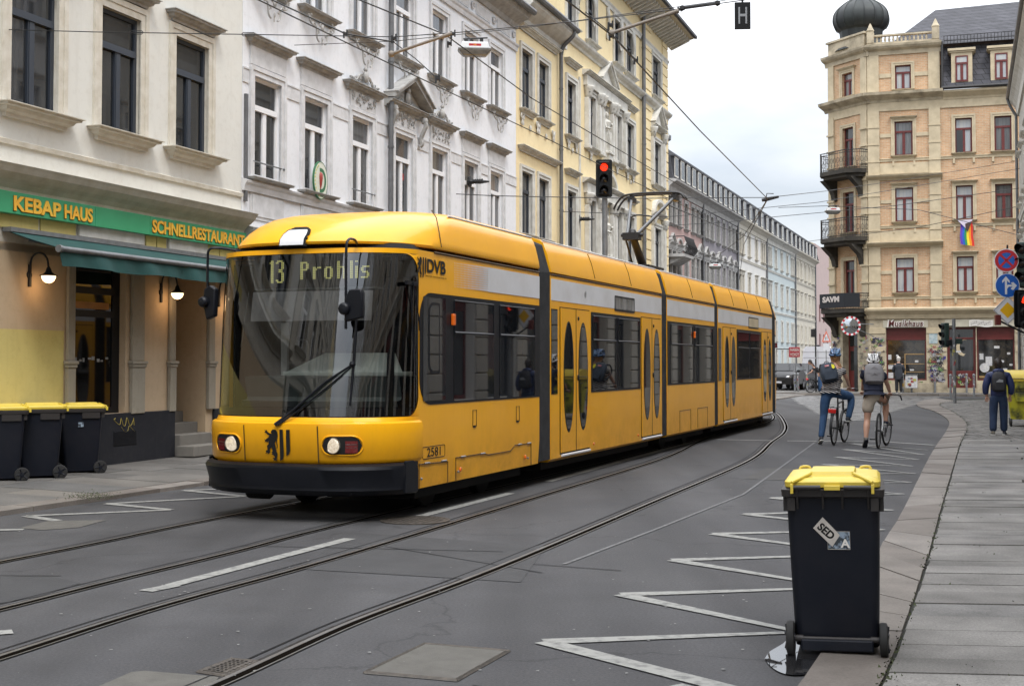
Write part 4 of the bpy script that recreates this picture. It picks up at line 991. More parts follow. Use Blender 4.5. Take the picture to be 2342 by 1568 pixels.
# ===== far row beyond the crossing =====
k=1.5
Pf=FP_(39.5);Pf=Vector((Pf.x*k,Pf.y*k,0));T2=R(19.5);UF2=Vector((math.sin(T2),math.cos(T2),0))
stucco('pink_stucco',(.40,.28,.26),(.35,.245,.225),(.3,.22,.2));stucco('lilac_stucco',(.22,.205,.225),(.19,.178,.19),(.16,.15,.18))
stucco('chalk_stucco',(.58,.57,.545),(.52,.51,.485),(.5,.48,.45));stucco('blue_stucco',(.42,.47,.475),(.38,.425,.43),(.35,.38,.4))
stucco('ivory_stucco',(.48,.45,.385),(.42,.39,.33),(.35,.32,.27));stucco('brown_stucco',(.38,.33,.27),(.32,.28,.23),(.2,.18,.15))
FR=[('pink_house','weathered pink house right behind the ornate yellow house',0,11.0,'pink_stucco','grey_trim',5,'gable',False),
('lilac_house','grey lilac house with small arched and pointed window heads',11.0,25.0,'lilac_stucco','grey_trim',6,'gable',True),
('chalk_house','bright white house between the lilac and the pale blue house',25.0,40.0,'chalk_stucco','cream_trim',4,'plain',True),
('pale_blue_house','pale blue house with tall grey windows down the street',40.0,59.0,'blue_stucco','pale_trim',5,'plain',True),
('ivory_house','ivory house with plain window rows, last before the corner tower',59.0,76.0,'ivory_stucco','cream_trim',5,'plain',True)]
random.seed(21)
for nm,lb,a,c_,wm,tr,nw,st,_ in FR:
    o=Pf+UF2*a;H_=House(nm,lb,o,T2,c_-a-.02,14,13.2,M[wm]);Lh=H_.L
    sp=Lh/nw;ops=[];rows=((10.55,1.75),(6.95,1.9),(3.6,1.9),(.9,1.9))
    wds=[]
    for i in range(nw):
        dbl=(i in (0,nw-1)) ;w_=.95
        xs_=[sp*(i+.5)-w_/2] if not dbl else [sp*(i+.5)-w_-.12,sp*(i+.5)+.12]
        for xx in xs_:
            for z,h in rows:ops.append((xx,z,w_,h,.14));wds.append((xx,z,w_,h))
    H_.wall(ops,rev=.14,rm=tr)
    for xx,z,w_,h in wds:H_.window(xx,z,w_,h,'grey_frame' if wm!='ivory_stucco' else 'white_frame',random.choice(('pane_grey','pane_dark','pane_dark')),tr,tr,tr if (st=='plain' and z==6.95) else None,rev=.14,tr=.2,lz=.3,sd=.08)
    if st=='gable':
        b=MB()
        for i in range(nw):
            cx_=sp*(i+.5)
            (gable if i%2==0 else arch)(b,cx_,9.30,.80,.50,.13)
        H_.part(b,'window_pediment',tr)
        b=MB();b.box((0,-.1,9.05),(Lh,-.001,9.3));H_.part(b,'entablature',tr)
    H_.cornice(BAND,6.3,tr,name='string_course');H_.cornice(BAND,10.1,tr,name='string_course') if st=='plain' else None
    H_.cornice([(0,-.5),(-.08,-.5),(-.15,-.2),(-.4,0),(-.6,.1),(-.62,.2),(0,.3)],13.1,tr)
    b=MB();b.poly([(0,-.36,13.35),(Lh,-.36,13.35),(Lh,-.08,15.2),(0,-.08,15.2)]);b.poly([(0,-.08,15.2),(Lh,-.08,15.2),(Lh,2.4,16.6),(0,2.4,16.6)]);b.poly([(0,2.4,16.6),(Lh,2.4,16.6),(Lh,6,17.3),(0,6,17.3)]);b.poly([(0,-.36,13.35),(0,-.08,15.2),(0,2.4,16.6),(0,6,17.3),(0,14,13.35)]);b.poly([(Lh,-.5,13.35),(Lh,14,13.35),(Lh,6,17.3),(Lh,2.4,16.6),(Lh,-.08,15.2)]);H_.part(b,'roof','slate')
    nd=nw+1
    for i in range(nd):
        cx_=Lh*(i+.5)/nd;b=MB();b.box((cx_-.58,-.36,13.5),(cx_+.58,1.2,14.8),1);b.box((cx_-.66,-.44,14.8),(cx_+.66,1.2,14.88),1);b.box((cx_-.52,-.40,13.5),(cx_+.52,-.36,14.8),0);d_=H_.part(b,'dormer',['pale_trim','slate'])
        b=MB();b.box((cx_-.42,-.41,13.6),(cx_-.04,-.401,14.7));b.box((cx_+.04,-.41,13.6),(cx_+.42,-.401,14.7));H_.part(b,'dormer_window','pane_dark',parent=d_)
    H_.pipe(Lh-.2,1,13.1,r=.09)
    if nm=='pink_house':
        b=MB();b.lathe([(.22,15.6),(.22,16.9),(.4,17.0),(.42,17.3),(.25,17.45),(.1,17.55)],10,c=(7.2,1.8,0));H_.part(b,'roof_vent','zinc')
        b=MB();b.box((.3,-1.0,8.35),(3.3,0,8.55));b.sweepx([(0,7.9),(-.3,8.0),(-.9,8.35),(0,8.35)],.5,3.1);H_.part(b,'balcony','grey_trim')
        b=MB()
        for i in range(16):
            for y_ in ((-1.0,),):
                xx=.35+i*.19;b.tube(catmull([(xx,-1.0,8.55),(xx+.05,-1.25,8.95),(xx-.05,-1.1,9.35),(xx,-1.0,9.65)],3),.018,4)
        for i in range(9):b.tube([(.35+.34*i+.13*math.cos(j),-1.12,9.05+.16*math.sin(j)) for j in range(7)],.018,4)
        b.tube([(.3,-1.0,9.65),(3.3,-1.0,9.65)],.03,6);b.tube([(.3,-1.0,9.65),(.3,0,9.65)],.03,6);H_.part(b,'balcony_railing','iron')
# distant pink gable house, beyond
o=Pf+UF2*77;Hd=House('distant_pink_house','plain salmon pink gable house at the end of the street',o,T2,16,18,15.5,mat('salmon',(.42,.32,.30),.9,c2=(.37,.285,.27),scale=1))
Hd.wall([],H=15.5);b=MB();b.poly([(0,0,15.5),(16,0,15.5),(16,9,19),(0,9,19)]);b.poly([(0,9,19),(16,9,19),(16,18,15.5),(0,18,15.5)]);b.poly([(0,0,15.5),(0,9,19),(0,18,15.5)]);Hd.part(b,'roof','stone_tan')
b=MB()
for i in range(3):
    for j in range(2):b.box((3+i*4,-.05,3+j*3.5),(4+i*4,0,5+j*3.5))
Hd.part(b,'shutter','red_frame')
# further blocks closing the street and seen past the far row
b=MB()
# ===== corner house with onion tower =====
brickmat('buff_brick',(.57,.36,.215),(.50,.30,.17),(.52,.44,.32),.26,.085,msize=.012)
brickmat('slate_tiles',(.062,.062,.072),(.045,.045,.052),(.02,.02,.022),.42,.30,msize=.02,rough=.75)
mat('stone_dirty',(.46,.395,.285),.9,c2=(.20,.17,.12),scale=1.6,bump=.4,thr=(.42,.72))
THR=-R(18.6)
Hm=House('corner_tower_house','ochre brick corner house with a black onion dome and wrought iron balconies',MQ,R(90)-THR,8,14,15.2,M['buff_brick'])
# local x right along the facade, y inward.  tower -1.6..1.9, wing 1.9..12
def cell(b,x0,x1,z0,z1,y=0):b.poly([(x0,y,z0),(x1,y,z0),(x1,y,z1),(x0,y,z1)])
TX0,TX1,WX1=-1.62,1.90,14.0
ROWS=((5.10,1.76),(8.67,1.72),(12.01,1.74))
wxs=[2.60,4.44,6.28,8.12,9.96,11.8];WWm=.80
tw=-.31;tww=.88
ops=[]
for z,h in ROWS:
    ops.append((tw,z,tww,h,.2))
    for a in wxs:ops.append((a,z,WWm,h,.2))
shop=[(-.82,.72,1.93,2.63,.3),(2.1,.35,1.35,3.0,.3),(3.50,.72,1.75,2.63,.3),(6.2,.72,1.9,2.63,.3),(8.8,.72,1.9,2.63,.3)]
Hm.wall(ops,z0=3.95,H=15.0,L_=WX1,x0=TX0,rev=.2,rm='stone_tan')
Hm.wall([(tw+.05,15.36,.78,1.24,.2)],z0=15.0,H=17.7,L_=TX1,x0=TX0,rev=.2,box=False,name='tower_wall')
Hm.wall(shop,z0=0,H=3.95,L_=WX1,x0=TX0,rev=.3,box=False,name='ground_floor_wall',m=M['stone_dirty'])
k2=0
panes=['pane_light','pane_light','pane_light','pane_grey','pane_light','pane_light']
for j,(z,h) in enumerate(ROWS):
    Hm.window(tw,z,tww,h,'red_frame',('pane_light','pane_light','pane_grey')[j],'stone_tan','stone_tan','stone_tan' if j else None,rev=.2,tr=.17,lz=.2,sd=.06,sw=.2,lw=.22)
    for i,a in enumerate(wxs):
        Hm.window(a,z,WWm,h,'red_frame',panes[(i+j)%6] if not (j==1 and i==1) else 'pane_grey','stone_tan','stone_tan','stone_tan' if j<2 else None,rev=.2,tr=.17,lz=.2,sd=.06,sw=.2,lw=.24)
Hm.window(tw+.05,15.36,.78,1.24,'red_frame','pane_light','stone_tan','stone_tan',None,rev=.2,tr=.17,sd=.06,sw=.17)
# dark open casement third row, first wing window
b=MB();b.box((wxs[0]+.06,.12,12.06),(wxs[0]+.36,.135,13.15));Hm.part(b,'open_sash','pane_black')
# stone bands and pilasters
b=MB()
for x0,x1 in ((TX0,-1.05),(1.35,TX1)):
    b.box((x0,-.10,4.2),(x1,-.001,14.4));b.box((x0,-.08,15.2),(x1,-.001,17.2))
Hm.part(b,'pilaster','stone_tan')
b=MB()
for z in [4.75+.87*i for i in range(11)]:
    for x0,x1 in ((TX0-.03,-1.02),(1.32,TX1+.03)):b.box((x0,-.13,z),(x1,-.10,z+.30 if False else z+.05))
for z,h in ROWS:
    b.box((-1.02,-.04,z+.95),(tw-.18,-.001,z+1.13));b.box((tw+tww+.18,-.04,z+.95),(1.35,-.001,z+1.13))
b.box((-1.02,-.04,16.0),(-.45,-.001,16.2));b.box((.70,-.04,16.0),(1.35,-.001,16.2))
Hm.part(b,'stone_band','stone_tan')
for z in (4.85,8.42,11.8):Hm.cornice(SMALL,z,'stone_tan',x0=TX0-.05,x1=WX1,name='sill_course')
for z in (7.6,11.0):
    Hm.cornice([(p[0]*1.6,p[1]) for p in MIDC],z,'stone_tan',x0=TX0-.08,x1=TX1+.08,name='string_course')
    b=MB();b.box((TX0,-.05,z+.1),(TX1,-.001,z+.65));Hm.part(b,'stone_band','stone_tan')
b=MB()
for z in (4.85,8.42,11.8):
    for a in [tw]+wxs:
        w_=tww if a==tw else WWm
        for xx in (a-.12,a+w_+.02):b.box((xx,-.08,z-.30),(xx+.1,-.001,z-.07))
Hm.part(b,'sill_bracket','stone_tan')
Hm.cornice([(0,-.30),(-.08,-.3),(-.12,-.1),(-.25,.02),(-.34,.10),(-.36,.2),(0,.28)],4.1,'stone_tan',x0=TX0-.1,x1=WX1)
b=MB();b.box((TX0,-.06,14.3),(WX1,-.001,14.75));Hm.part(b,'frieze','stone_tan')
Hm.cornice([(0,-.22),(-.08,-.22),(-.14,-.1),(-.40,.05),(-.52,.12),(-.55,.26),(0,.34)],14.95,'stone_dirty',x0=TX0-.2,x1=TX1+.15)
Hm.cornice([(0,-.2),(-.08,-.2),(-.12,-.1),(-.30,.05),(-.40,.12),(-.42,.22),(0,.3)],14.9,'stone_tan',x0=TX1+.15,x1=WX1)
Hm.cornice([(0,-.3),(-.08,-.3),(-.12,-.1),(-.30,.0),(-.38,.1),(-.40,.2),(0,.28)],17.45,'stone_dirty',x0=TX0-.15,x1=TX1+.1)
# balustrade
b=MB();b.box((TX0,-.15,17.7),(TX1,.2,17.80));b.box((TX0+.35,-.1,18.12),(TX1-.3,.15,18.2))
for x in (TX0,TX1-.35):b.box((x,-.18,17.8),(x+.35,.2,18.35));b.lathe([(.16,18.35),(.2,18.45),(.12,18.6),(.06,18.75),(.001,18.85)],8,c=(x+.17,0,0))
x=TX0+.5
while x<TX1-.45:b.lathe([(.05,17.8),(.035,17.84),(.065,17.92),(.045,18.02),(.03,18.06),(.05,18.12)],8,c=(x,0,0));x+=.20
Hm.part(b,'balustrade','stone_dirty',smooth=40)
# wing mansard and dormers, big hipped roof
b=MB();b.poly([(TX1+.1,-.25,15.2),(WX1,-.25,15.2),(WX1,1.0,17.6),(TX1+.1,1.0,17.6)]);b.poly([(TX1+.1,-.25,15.2),(TX1+.1,1.0,17.6),(TX1+.1,6,17.6),(TX1+.1,6,15.2)]);Hm.part(b,'mansard_roof','slate_tiles')
b=MB();b.poly([(-.8,.6,17.65),(WX1,.6,17.65),(WX1,6.2,21.1),(1.6,6.2,20.8)]);b.poly([(-.8,.6,17.65),(1.6,6.2,20.8),(-.8,12,17.65)]);b.poly([(1.6,6.2,20.8),(WX1,6.2,21.1),(WX1,14,17.6),(-.8,12,17.65)]);Hm.part(b,'main_roof','slate_tiles')
b=MB();b.box((TX1+.2,.45,17.75),(WX1,.47,17.8));b.box((TX1+.2,.45,18.0),(WX1,.47,18.03));x=TX1+.2
while x<WX1:b.box((x,.45,17.62),(x+.03,.47,18.03));x+=.16
Hm.part(b,'snow_guard','iron')
for i in range(6):
    cx_=2.95+i*1.85;b=MB();b.box((cx_-.50,-.08,15.45),(cx_+.50,1.2,17.1));b.box((cx_-.66,-.22,17.1),(cx_+.66,1.3,17.22));b.box((cx_-.60,-.15,17.02),(cx_+.60,1.25,17.1));d_=Hm.part(b,'dormer','stone_tan',bevel=.01)
    b=MB();w_=.56
    f_=Hm.put('dormer_window',frame_mesh(.60,1.3,'cross',M['red_frame']),d_,(cx_-.30,-.12,15.55));Hm.put('pane',pane_mesh(.60,1.3,M['pane_light']),f_,(0,0,0))
b=MB();b.tube([(TX1+.1,-.45,15.22),(WX1,-.45,15.22)],.09,8);b.tube([(TX1+.12,-.35,15.2),(TX1+.12,-.2,17.6)],.06,8);Hm.part(b,'gutter','iron',smooth=40)
# chamfer face
Lc=2.98;Tc=Matrix.Translation((TX0,0,0))@Matrix.Rotation(R(135),4,'Z')   # x axis runs left-back
Tc=Matrix.Translation((TX0+Lc*math.cos(R(135)),Lc*math.sin(R(135)),0))@Matrix.Rotation(R(-45),4,'Z')
Hm.M=Tc
cw=.85;c0=Lc/2-cw/2
Hm.wall([(c0,5.1,cw,1.76,.2),(c0,8.3,cw,2.1,.2),(c0,11.7,cw,2.05,.2)],z0=3.95,H=15.0,L_=Lc,rev=.2,box=False,name='chamfer_wall')
Hm.wall([(c0,15.36,.8,1.24,.2)],z0=15.,H=17.7,L_=Lc,rev=.2,box=False,name='chamfer_wall')
Hm.wall([(c0-.15,.12,1.15,3.05,.5)],z0=0,H=3.95,L_=Lc,rev=.5,box=False,name='chamfer_ground_wall',m=M['stone_dirty'])
for z,h in ((5.1,1.76),(8.3,2.1),(11.7,2.05)):Hm.window(c0,z,cw,h,'red_frame','pane_dark','stone_tan','stone_tan',None,rev=.2,tr=.17,sd=.06)
Hm.window(c0,15.36,.8,1.24,'red_frame','pane_grey','stone_tan','stone_tan','stone_tan',rev=.2,tr=.17,sd=.06,lz=.25)
b=MB()
for x0,x1 in ((0,.45),(Lc-.45,Lc)):
    b.box((x0,-.10,4.2),(x1,-.001,14.4));b.box((x0,-.08,15.2),(x1,-.001,17.2))
    for i in range(11):b.box((x0-.04,-.17,4.75+.87*i),(x1+.04,-.10,4.84+.87*i))
Hm.part(b,'pilaster','stone_tan')
b=MB();b.box((0,-.06,14.3),(Lc,-.001,14.75))
for z in (7.6,11.0):b.box((0,-.05,z+.1),(Lc,-.001,z+.5))
Hm.part(b,'frieze','stone_tan')
Hm.cornice([(0,-.22),(-.08,-.22),(-.14,-.1),(-.40,.05),(-.52,.12),(-.55,.26),(0,.34)],14.95,'stone_dirty',x0=-.25,x1=Lc+.2)
Hm.cornice([(0,-.3),(-.08,-.3),(-.12,-.1),(-.30,.0),(-.38,.1),(-.40,.2),(0,.28)],17.45,'stone_dirty',x0=-.2,x1=Lc+.15)
Hm.cornice([(0,-.30),(-.08,-.3),(-.12,-.1),(-.25,.02),(-.34,.10),(-.36,.2),(0,.28)],4.1,'stone_tan',x0=-.1,x1=Lc+.1)
b=MB();b.box((.1,-.12,17.7),(Lc-.1,.2,18.35));b.box((0,-.2,18.35),(Lc,.3,18.45));Hm.part(b,'parapet','stone_dirty')
# door in the chamfer
b=MB();b.box((c0-.15,.40,.12),(c0+1.0,.44,3.17));dr=Hm.part(b,'door','red_frame');b=MB();b.box((c0,.385,1.2),(c0+.36,.399,2.2));b.box((c0+.5,.385,1.2),(c0+.86,.399,2.2));b.box((c0-.05,.385,2.45),(c0+.9,.399,3.05));Hm.part(b,'door_glass','pane_dark',parent=dr)
b=MB();b.box((c0+.75,-.02,.12),(c0+1.0,.38,2.4));Hm.part(b,'door_reveal','pane_black')
# balconies
def balcony(z,h,sign=None):
    b=MB();o=.95
    pts=[(.25,0),(.25,-.5),(.75,-o),(Lc-.75,-o),(Lc-.25,-.5),(Lc-.25,0)]
    pts=[(.0,0),(.0,-.55),(.55,-o-.15),(Lc-.55,-o-.15),(Lc,-.55),(Lc,0)]
    b.prism([(p[0],p[1],z-.22) for p in pts],(0,0,.22));b.prism([(p[0]*.92+Lc*.04,p[1]*.85,z-.40) for p in pts],(0,0,.18))
    for x in (.45,Lc-.45):
        pr=[(0,-1.45),(-.12,-1.4),(-.2,-1.1),(-.3,-.9),(-.55,-.7),(-.85,-.45),(-.9,-.4),(0,-.4)];b.prism([(x-.16,p[0],z+p[1]) for p in pr],(.32,0,0))
    s_=Hm.part(b,'balcony','balcony_stone')
    b=MB();P3=[(p[0],p[1]*.97,0) for p in pts]
    for hz in (h,h-.12,.06):b.tube([(p[0],p[1],z+hz) for p in P3],.025 if hz==h else .018,6)
    for A,B in zip(P3,P3[1:]):
        A=Vector(A);B=Vector(B);n_=max(2,int((B-A).length/.12))
        for i in range(n_+1):
            p=A.lerp(B,i/n_);b.tube([(p.x,p.y,z),(p.x,p.y,z+h)],.011,4)
            if i%2==0 and i<n_:
                q=A.lerp(B,(i+1)/n_);dv=(B-A).normalized()
                b.tube([q+dv*.09*math.cos(k*.9)+Vector((0,0,z+h*.5+.15*math.sin(k*.9))) for k in range(8)],.012,4)
                b.tube([q+dv*.05*math.cos(k*.9)+Vector((0,0,z+h*.22+.07*math.sin(k*.9))) for k in range(8)],.010,4)
    Hm.part(b,'balcony_railing','iron')
    return s_
mat('balcony_stone',(.055,.047,.036),.9,c2=(.018,.017,.015),scale=2,bump=.3)
balcony(11.45,.95);balcony(8.0,.95);balcony(4.35,.75)
b=MB();q=[(.0,-.62),(.55,-1.18),(Lc-.55,-1.18),(Lc,-.62)]
for A,B in zip(q,q[1:]):b.prism([(A[0],A[1],4.40),(B[0],B[1],4.40),(B[0],B[1],5.12),(A[0],A[1],5.12)],(0,.012,0))
Hm.part(b,'balcony_banner',[ 'banner'] if 'banner' in M else [mat('banner',(.008,.010,.014),.8).name] )
b=MB();me=fitx(textmesh('SAVM',.4,mat('banner_text',(.5,.45,.42),.8),.002,.02),1.3,.3)
o=link('banner_letters',me,Hm.root);o.matrix_local=Tc@Matrix.Translation((.8,-1.2,4.68))
Hm.M=Matrix()
me=fitx(textmesh('L',.4,M['banner_text'],.002,.02),.14,.2)
# left back wall behind chamfer
Hm.M=Matrix()
b=MB();lx=TX0+Lc*math.cos(R(135));ly=Lc*math.sin(R(135));b.poly([(lx,ly,0),(lx,14,0),(lx,14,17.7),(lx,ly,17.7)]);b.poly([(lx,ly,17.75),(TX0,0,17.75),(TX1,0,17.75),(TX1,6,17.75),(lx,6,17.75)]);Hm.part(b,'side_wall','buff_brick')
# onion dome
mat('dome_metal',(.016,.018,.019),.55,metal=.3,c2=(.030,.036,.034),scale=3,stretch=(1,1,.3))
cxd,cyd=-2.05,2.1
prof=[(1.45,17.85),(1.22,18.1),(1.02,18.42),(1.0,18.52),(1.08,18.55),(1.12,18.93),(1.25,19.05),(1.38,19.28),(1.43,19.55),(1.37,19.88),(1.16,20.18),(.84,20.43),(.52,20.65),(.32,20.95),(.18,21.5),(.10,22.2),(.04,23.)]
# smooth profile above the drum
pr=prof[:6]+[(p.x,p.y) for p in catmull([Vector((a,c,0)) for a,c in prof[6:]],4)]
b=MB();b.lathe([(a,c) for a,c in pr],16,c=(cxd,cyd,0),ph=.5);dm=Hm.part(b,'onion_dome','dome_metal',smooth=12)
b=MB()
for j in range(16):
    a=2*math.pi*j/16+math.pi/16;b.tube([(cxd+(r_*1.0+.01)*math.cos(a),cyd+(r_+.01)*math.sin(a),z_) for r_,z_ in pr[6:]],.028,4)
Hm.part(b,'dome_seam','dome_metal',parent=dm)
# shop windows
mat('shop_pane',(.035,.03,.024),.04,c2=(.012,.012,.013),scale=2.5,spec=.9,thr=(.45,.55))
def shopwin(x,z,w,h,label=None,stall=.35):
    b=MB();f=.07;y0,y1=.2,.26
    b.box((x,y0,z),(x+w,y1,z+f));b.box((x,y0,z+h-.55),(x+w,y1,z+h));b.box((x,y0,z+f),(x+f,y1,z+h-.55));b.box((x+w-f,y0,z+f),(x+w,y1,z+h-.55));b.box((x,y0-.05,z+h-.62),(x+w,y0,z+h-.55))
    f_=Hm.part(b,'shop_window','red_frame',bevel=.008);b=MB();b.box((x+.03,.235,z+.03),(x+w-.03,.245,z+h-.5));Hm.part(b,'pane','shop_pane',parent=f_);return f_
f1=shopwin(-.82,.72,1.93,2.63);f2=shopwin(3.50,.72,1.75,2.63);shopwin(6.2,.72,1.9,2.63);shopwin(8.8,.72,1.9,2.63)
b=MB();b.box((2.1,.2,.35),(2.22,.26,3.35));b.box((3.33,.2,.35),(3.45,.26,3.35));b.box((2.22,.2,2.75),(3.33,.26,2.85));b.box((2.22,.2,3.25),(3.33,.26,3.35));b.box((2.22,.2,.35),(3.33,.26,1.2));dr=Hm.part(b,'door','red_frame',bevel=.008)
b=MB();b.box((2.2,.235,1.15),(3.35,.245,3.3));Hm.part(b,'door_glass','pane_dark',parent=dr)
mat('display_wood',(.30,.19,.08),.7);mat('poster_pale',(.45,.5,.5),.7,c2=(.2,.3,.35),scale=6);mat('poster_white',(.6,.6,.58),.7,c2=(.35,.35,.4),scale=12)
b=MB()
rd=random.Random(8)
for (x0,x1,z0,z1) in ((-.74,-.58,1.75,2.0),(-.74,-.5,1.28,1.48),(-.74,-.5,.82,1.1),(-.35,-.25,1.9,2.0),(.55,.72,1.62,1.72),(.3,.5,1.2,1.27),(3.62,3.8,1.75,2.05),(4.3,4.55,2.3,2.42),(4.6,4.75,1.6,1.72),(4.9,5.05,2.0,2.1),(4.7,4.9,1.2,1.32),(2.5,2.75,2.1,2.2),(5.0,5.15,1.45,1.55),(3.9,4.2,1.45,1.9)):b.box((x0,.225,z0),(x1,.233,z1))
Hm.part(b,'window_notice','poster_white')
b=MB();b.box((.05,.215,1.0),(.1,.233,2.05));b.box((.1,.215,2.0),(1.0,.233,2.05));b.box((-.7,.215,1.52),(1.0,.233,1.55));b.box((.05,.215,1.12),(1.0,.233,1.15));b.box((3.6,.22,.85),(5.15,.233,.95));Hm.part(b,'shelf','display_wood')
b=MB();b.lathe([(.001,.218),(.23,.218),(.23,.233),(.001,.233)],20,c=(3.85,0,1.35),ax='y');b.lathe([(.16,.2),(.30,.21)],3,c=(0,0,-50),ax='z');Hm.part(b,'drum_skin','poster_white') if False else Hm.part(MB().lathe([(.001,.218),(.23,.218),(.23,.233),(.001,.233)],20,c=(3.85,0,1.35),ax='y'),'drum_skin','poster_white')
# moon on door
b=MB();q=[(2.85+.32*math.cos(R(60+i*12)),.228,2.35+.42*math.sin(R(60+i*12))) for i in range(19)];q2=[(2.93+.24*math.cos(R(60+i*12)),.228,2.38+.34*math.sin(R(60+i*12))) for i in range(19)]
for i in range(18):b.poly([q[i],q[i+1],q2[i+1],q2[i]])
Hm.part(b,'painted_moon','stone_tan')
# signs
mat('fascia_cream',(.52,.49,.40),.7,c2=(.42,.39,.31),scale=2)
b=MB();b.box((-.95,-.04,3.36),(1.2,-.001,3.72));b.box((2.0,-.04,3.38),(5.35,-.001,3.74));Hm.part(b,'shop_fascia','fascia_cream')
mat('letter_maroon',(.09,.012,.012),.4);mat('letter_white',(.72,.70,.66),.5)
mp0=Hm.root.matrix_world if False else None
def onm(x,y,z):
    p=MQ+MV1*x+MN1*y;return (p.x,p.y,z)
me=fitx(textmesh('Musikhaus',.3,M['letter_maroon'],.012,.001,shear=.15,spacing=1.08),1.66,.31);me2=fitx(textmesh('Musikhaus',.3,M['letter_white'],.006,.014,shear=.15,spacing=1.08),1.78,.39)
ms=empty('shop_name_sign',onm(-.72,-.07,3.40),-R(18.6),'raised maroon Musikhaus letters with white outline above the shop window','sign')
link('outline',me2,ms,loc=(-.05,0,-.03));link('letters',me,ms,loc=(.03,-.025,.01))

ns=empty('music_note_sign',onm(3.15,-.06,3.36),-R(18.6),'small wavy white sign with handwritten music notes on the pale fascia','sign')
b=MB();n=16;t_=[(i*1.1/n,0,.33+.035*math.sin(i/n*6.28)) for i in range(n+1)];bt=[(i*1.1/n,0,.02+.035*math.sin(i/n*6.28)) for i in range(n+1)]
b.prism(t_+bt[::-1],(0,-.03,0));b.build('board',M['letter_white'],ns)
b=MB()
for k in range(4):b.tube([(i*1.0/n+.05,-.033,.10+.05*k+.03*math.sin(i/n*6.28)) for i in range(n+1)],.004,3)
for i in range(12):
    x=.1+i*.078;z=.1+.04*((i*5)%4);b.ball((x,-.034,z),.018,6,sc=(1,.3,.8));b.tube([(x+.015,-.034,z),(x+.015,-.034,z+.09)],.005,3)
b.build('notes',M['iron'],ns)
# graffiti: painted shapes on the ground floor piers
cols=[(.03,.03,.035),(.42,.40,.38),(.06,.05,.24),(.45,.42,.12),(.18,.42,.08),(.32,.06,.07),(.55,.55,.57),(.05,.045,.07)]
for i,c in enumerate(cols):mat('spray_%d'%i if False else 'spray'+'abcdefgh'[i],c,.8,c2=tuple(v*.6 for v in c),scale=5)
def graf(x0,x1,z0,z1,n,seed,T=None,y=-.034):
    rd=random.Random(seed)
    grp=[MB(T) for _ in cols]
    for i in range(n//5):                       # filled rounded shapes
        m_=rd.choice((1,1,2,3,4,6,6,7,5));w=rd.uniform(.10,.26);h=rd.uniform(.10,.24);x=rd.uniform(x0+w*.5,max(x0+w*.5+.01,x1-w*.5));z=rd.uniform(z0+h*.5,z1-h*.5)
        grp[m_].poly([(x+w*.5*math.cos(a)*rd.uniform(.75,1.05),y+.010-.0004*i,z+h*.5*math.sin(a)*rd.uniform(.75,1.05)) for a in [6.283*k/12 for k in range(12)]])
    for i in range(int(n*.8)):                  # thin marker and spray strokes
        m_=rd.choice((0,0,0,7,7,0,2,1,5,4,6));w=rd.uniform(.12,.34);h=rd.uniform(.06,.18);x=rd.uniform(x0,max(x0+.01,x1-w));z=rd.uniform(z0,z1-h);k=rd.randrange(5,10);pts=[]
        for j in range(k):pts.append(Vector((x+w*(j+.5)/k+rd.uniform(-.03,.03),y-.0003*i,z+h*(.5+.5*math.sin(j*2.2+rd.random()*1.4)))))
        rr=rd.choice((.006,.008,.010,.016));L_=catmull(pts,4);b=grp[m_]
        up=[];dn=[]
        for a,p in enumerate(L_):
            d_=L_[min(a+1,len(L_)-1)]-L_[max(a-1,0)];d_.normalize();nn=Vector((-d_.z,0,d_.x))*rr;up.append(p+nn);dn.append(p-nn)
        b.loft([up,dn])
    for i,b in enumerate(grp):
        if b.v:Hm.part(b,'graffiti','spray'+'abcdefgh'[i])
graf(-1.6,-.87,.6,2.9,110,1);graf(1.15,2.05,.6,2.5,140,2);graf(2.25,3.3,.4,1.15,30,3,y=.19);graf(5.3,6.1,.5,2.6,60,4);graf(2.2,5.2,.4,.7,10,5);graf(-.8,1.1,.35,.7,12,6)
Hm.M=Tc;graf(.05,c0-.2,.5,3.2,50,7);graf(c0+1.05,Lc-.05,.5,3.2,40,8);Hm.M=Matrix()
b=MB();b.box((1.25,-.014,2.55),(1.65,-.006,3.15));Hm.part(b,'torn_poster','poster_pale')
b=MB();b.box((TX0,-.06,0),(-.85,-.001,.62));b.box((-.85,-.06,0),(2.05,-.001,.60));b.box((3.5,-.06,0),(WX1,-.001,.6));Hm.part(b,'plinth','stone_dirty',bevel=.01)
b=MB()
for z in (1.25,2.15,3.05):
    for x0,x1 in ((TX0,-.86),(1.14,2.05),(5.3,6.15),(8.15,8.75)):b.box((x0-.02,-.030,z),(x1+.02,-.002,z+.30 if z>3 else z+.27))
Hm.part(b,'rusticated_band','stone_tan',bevel=.02)
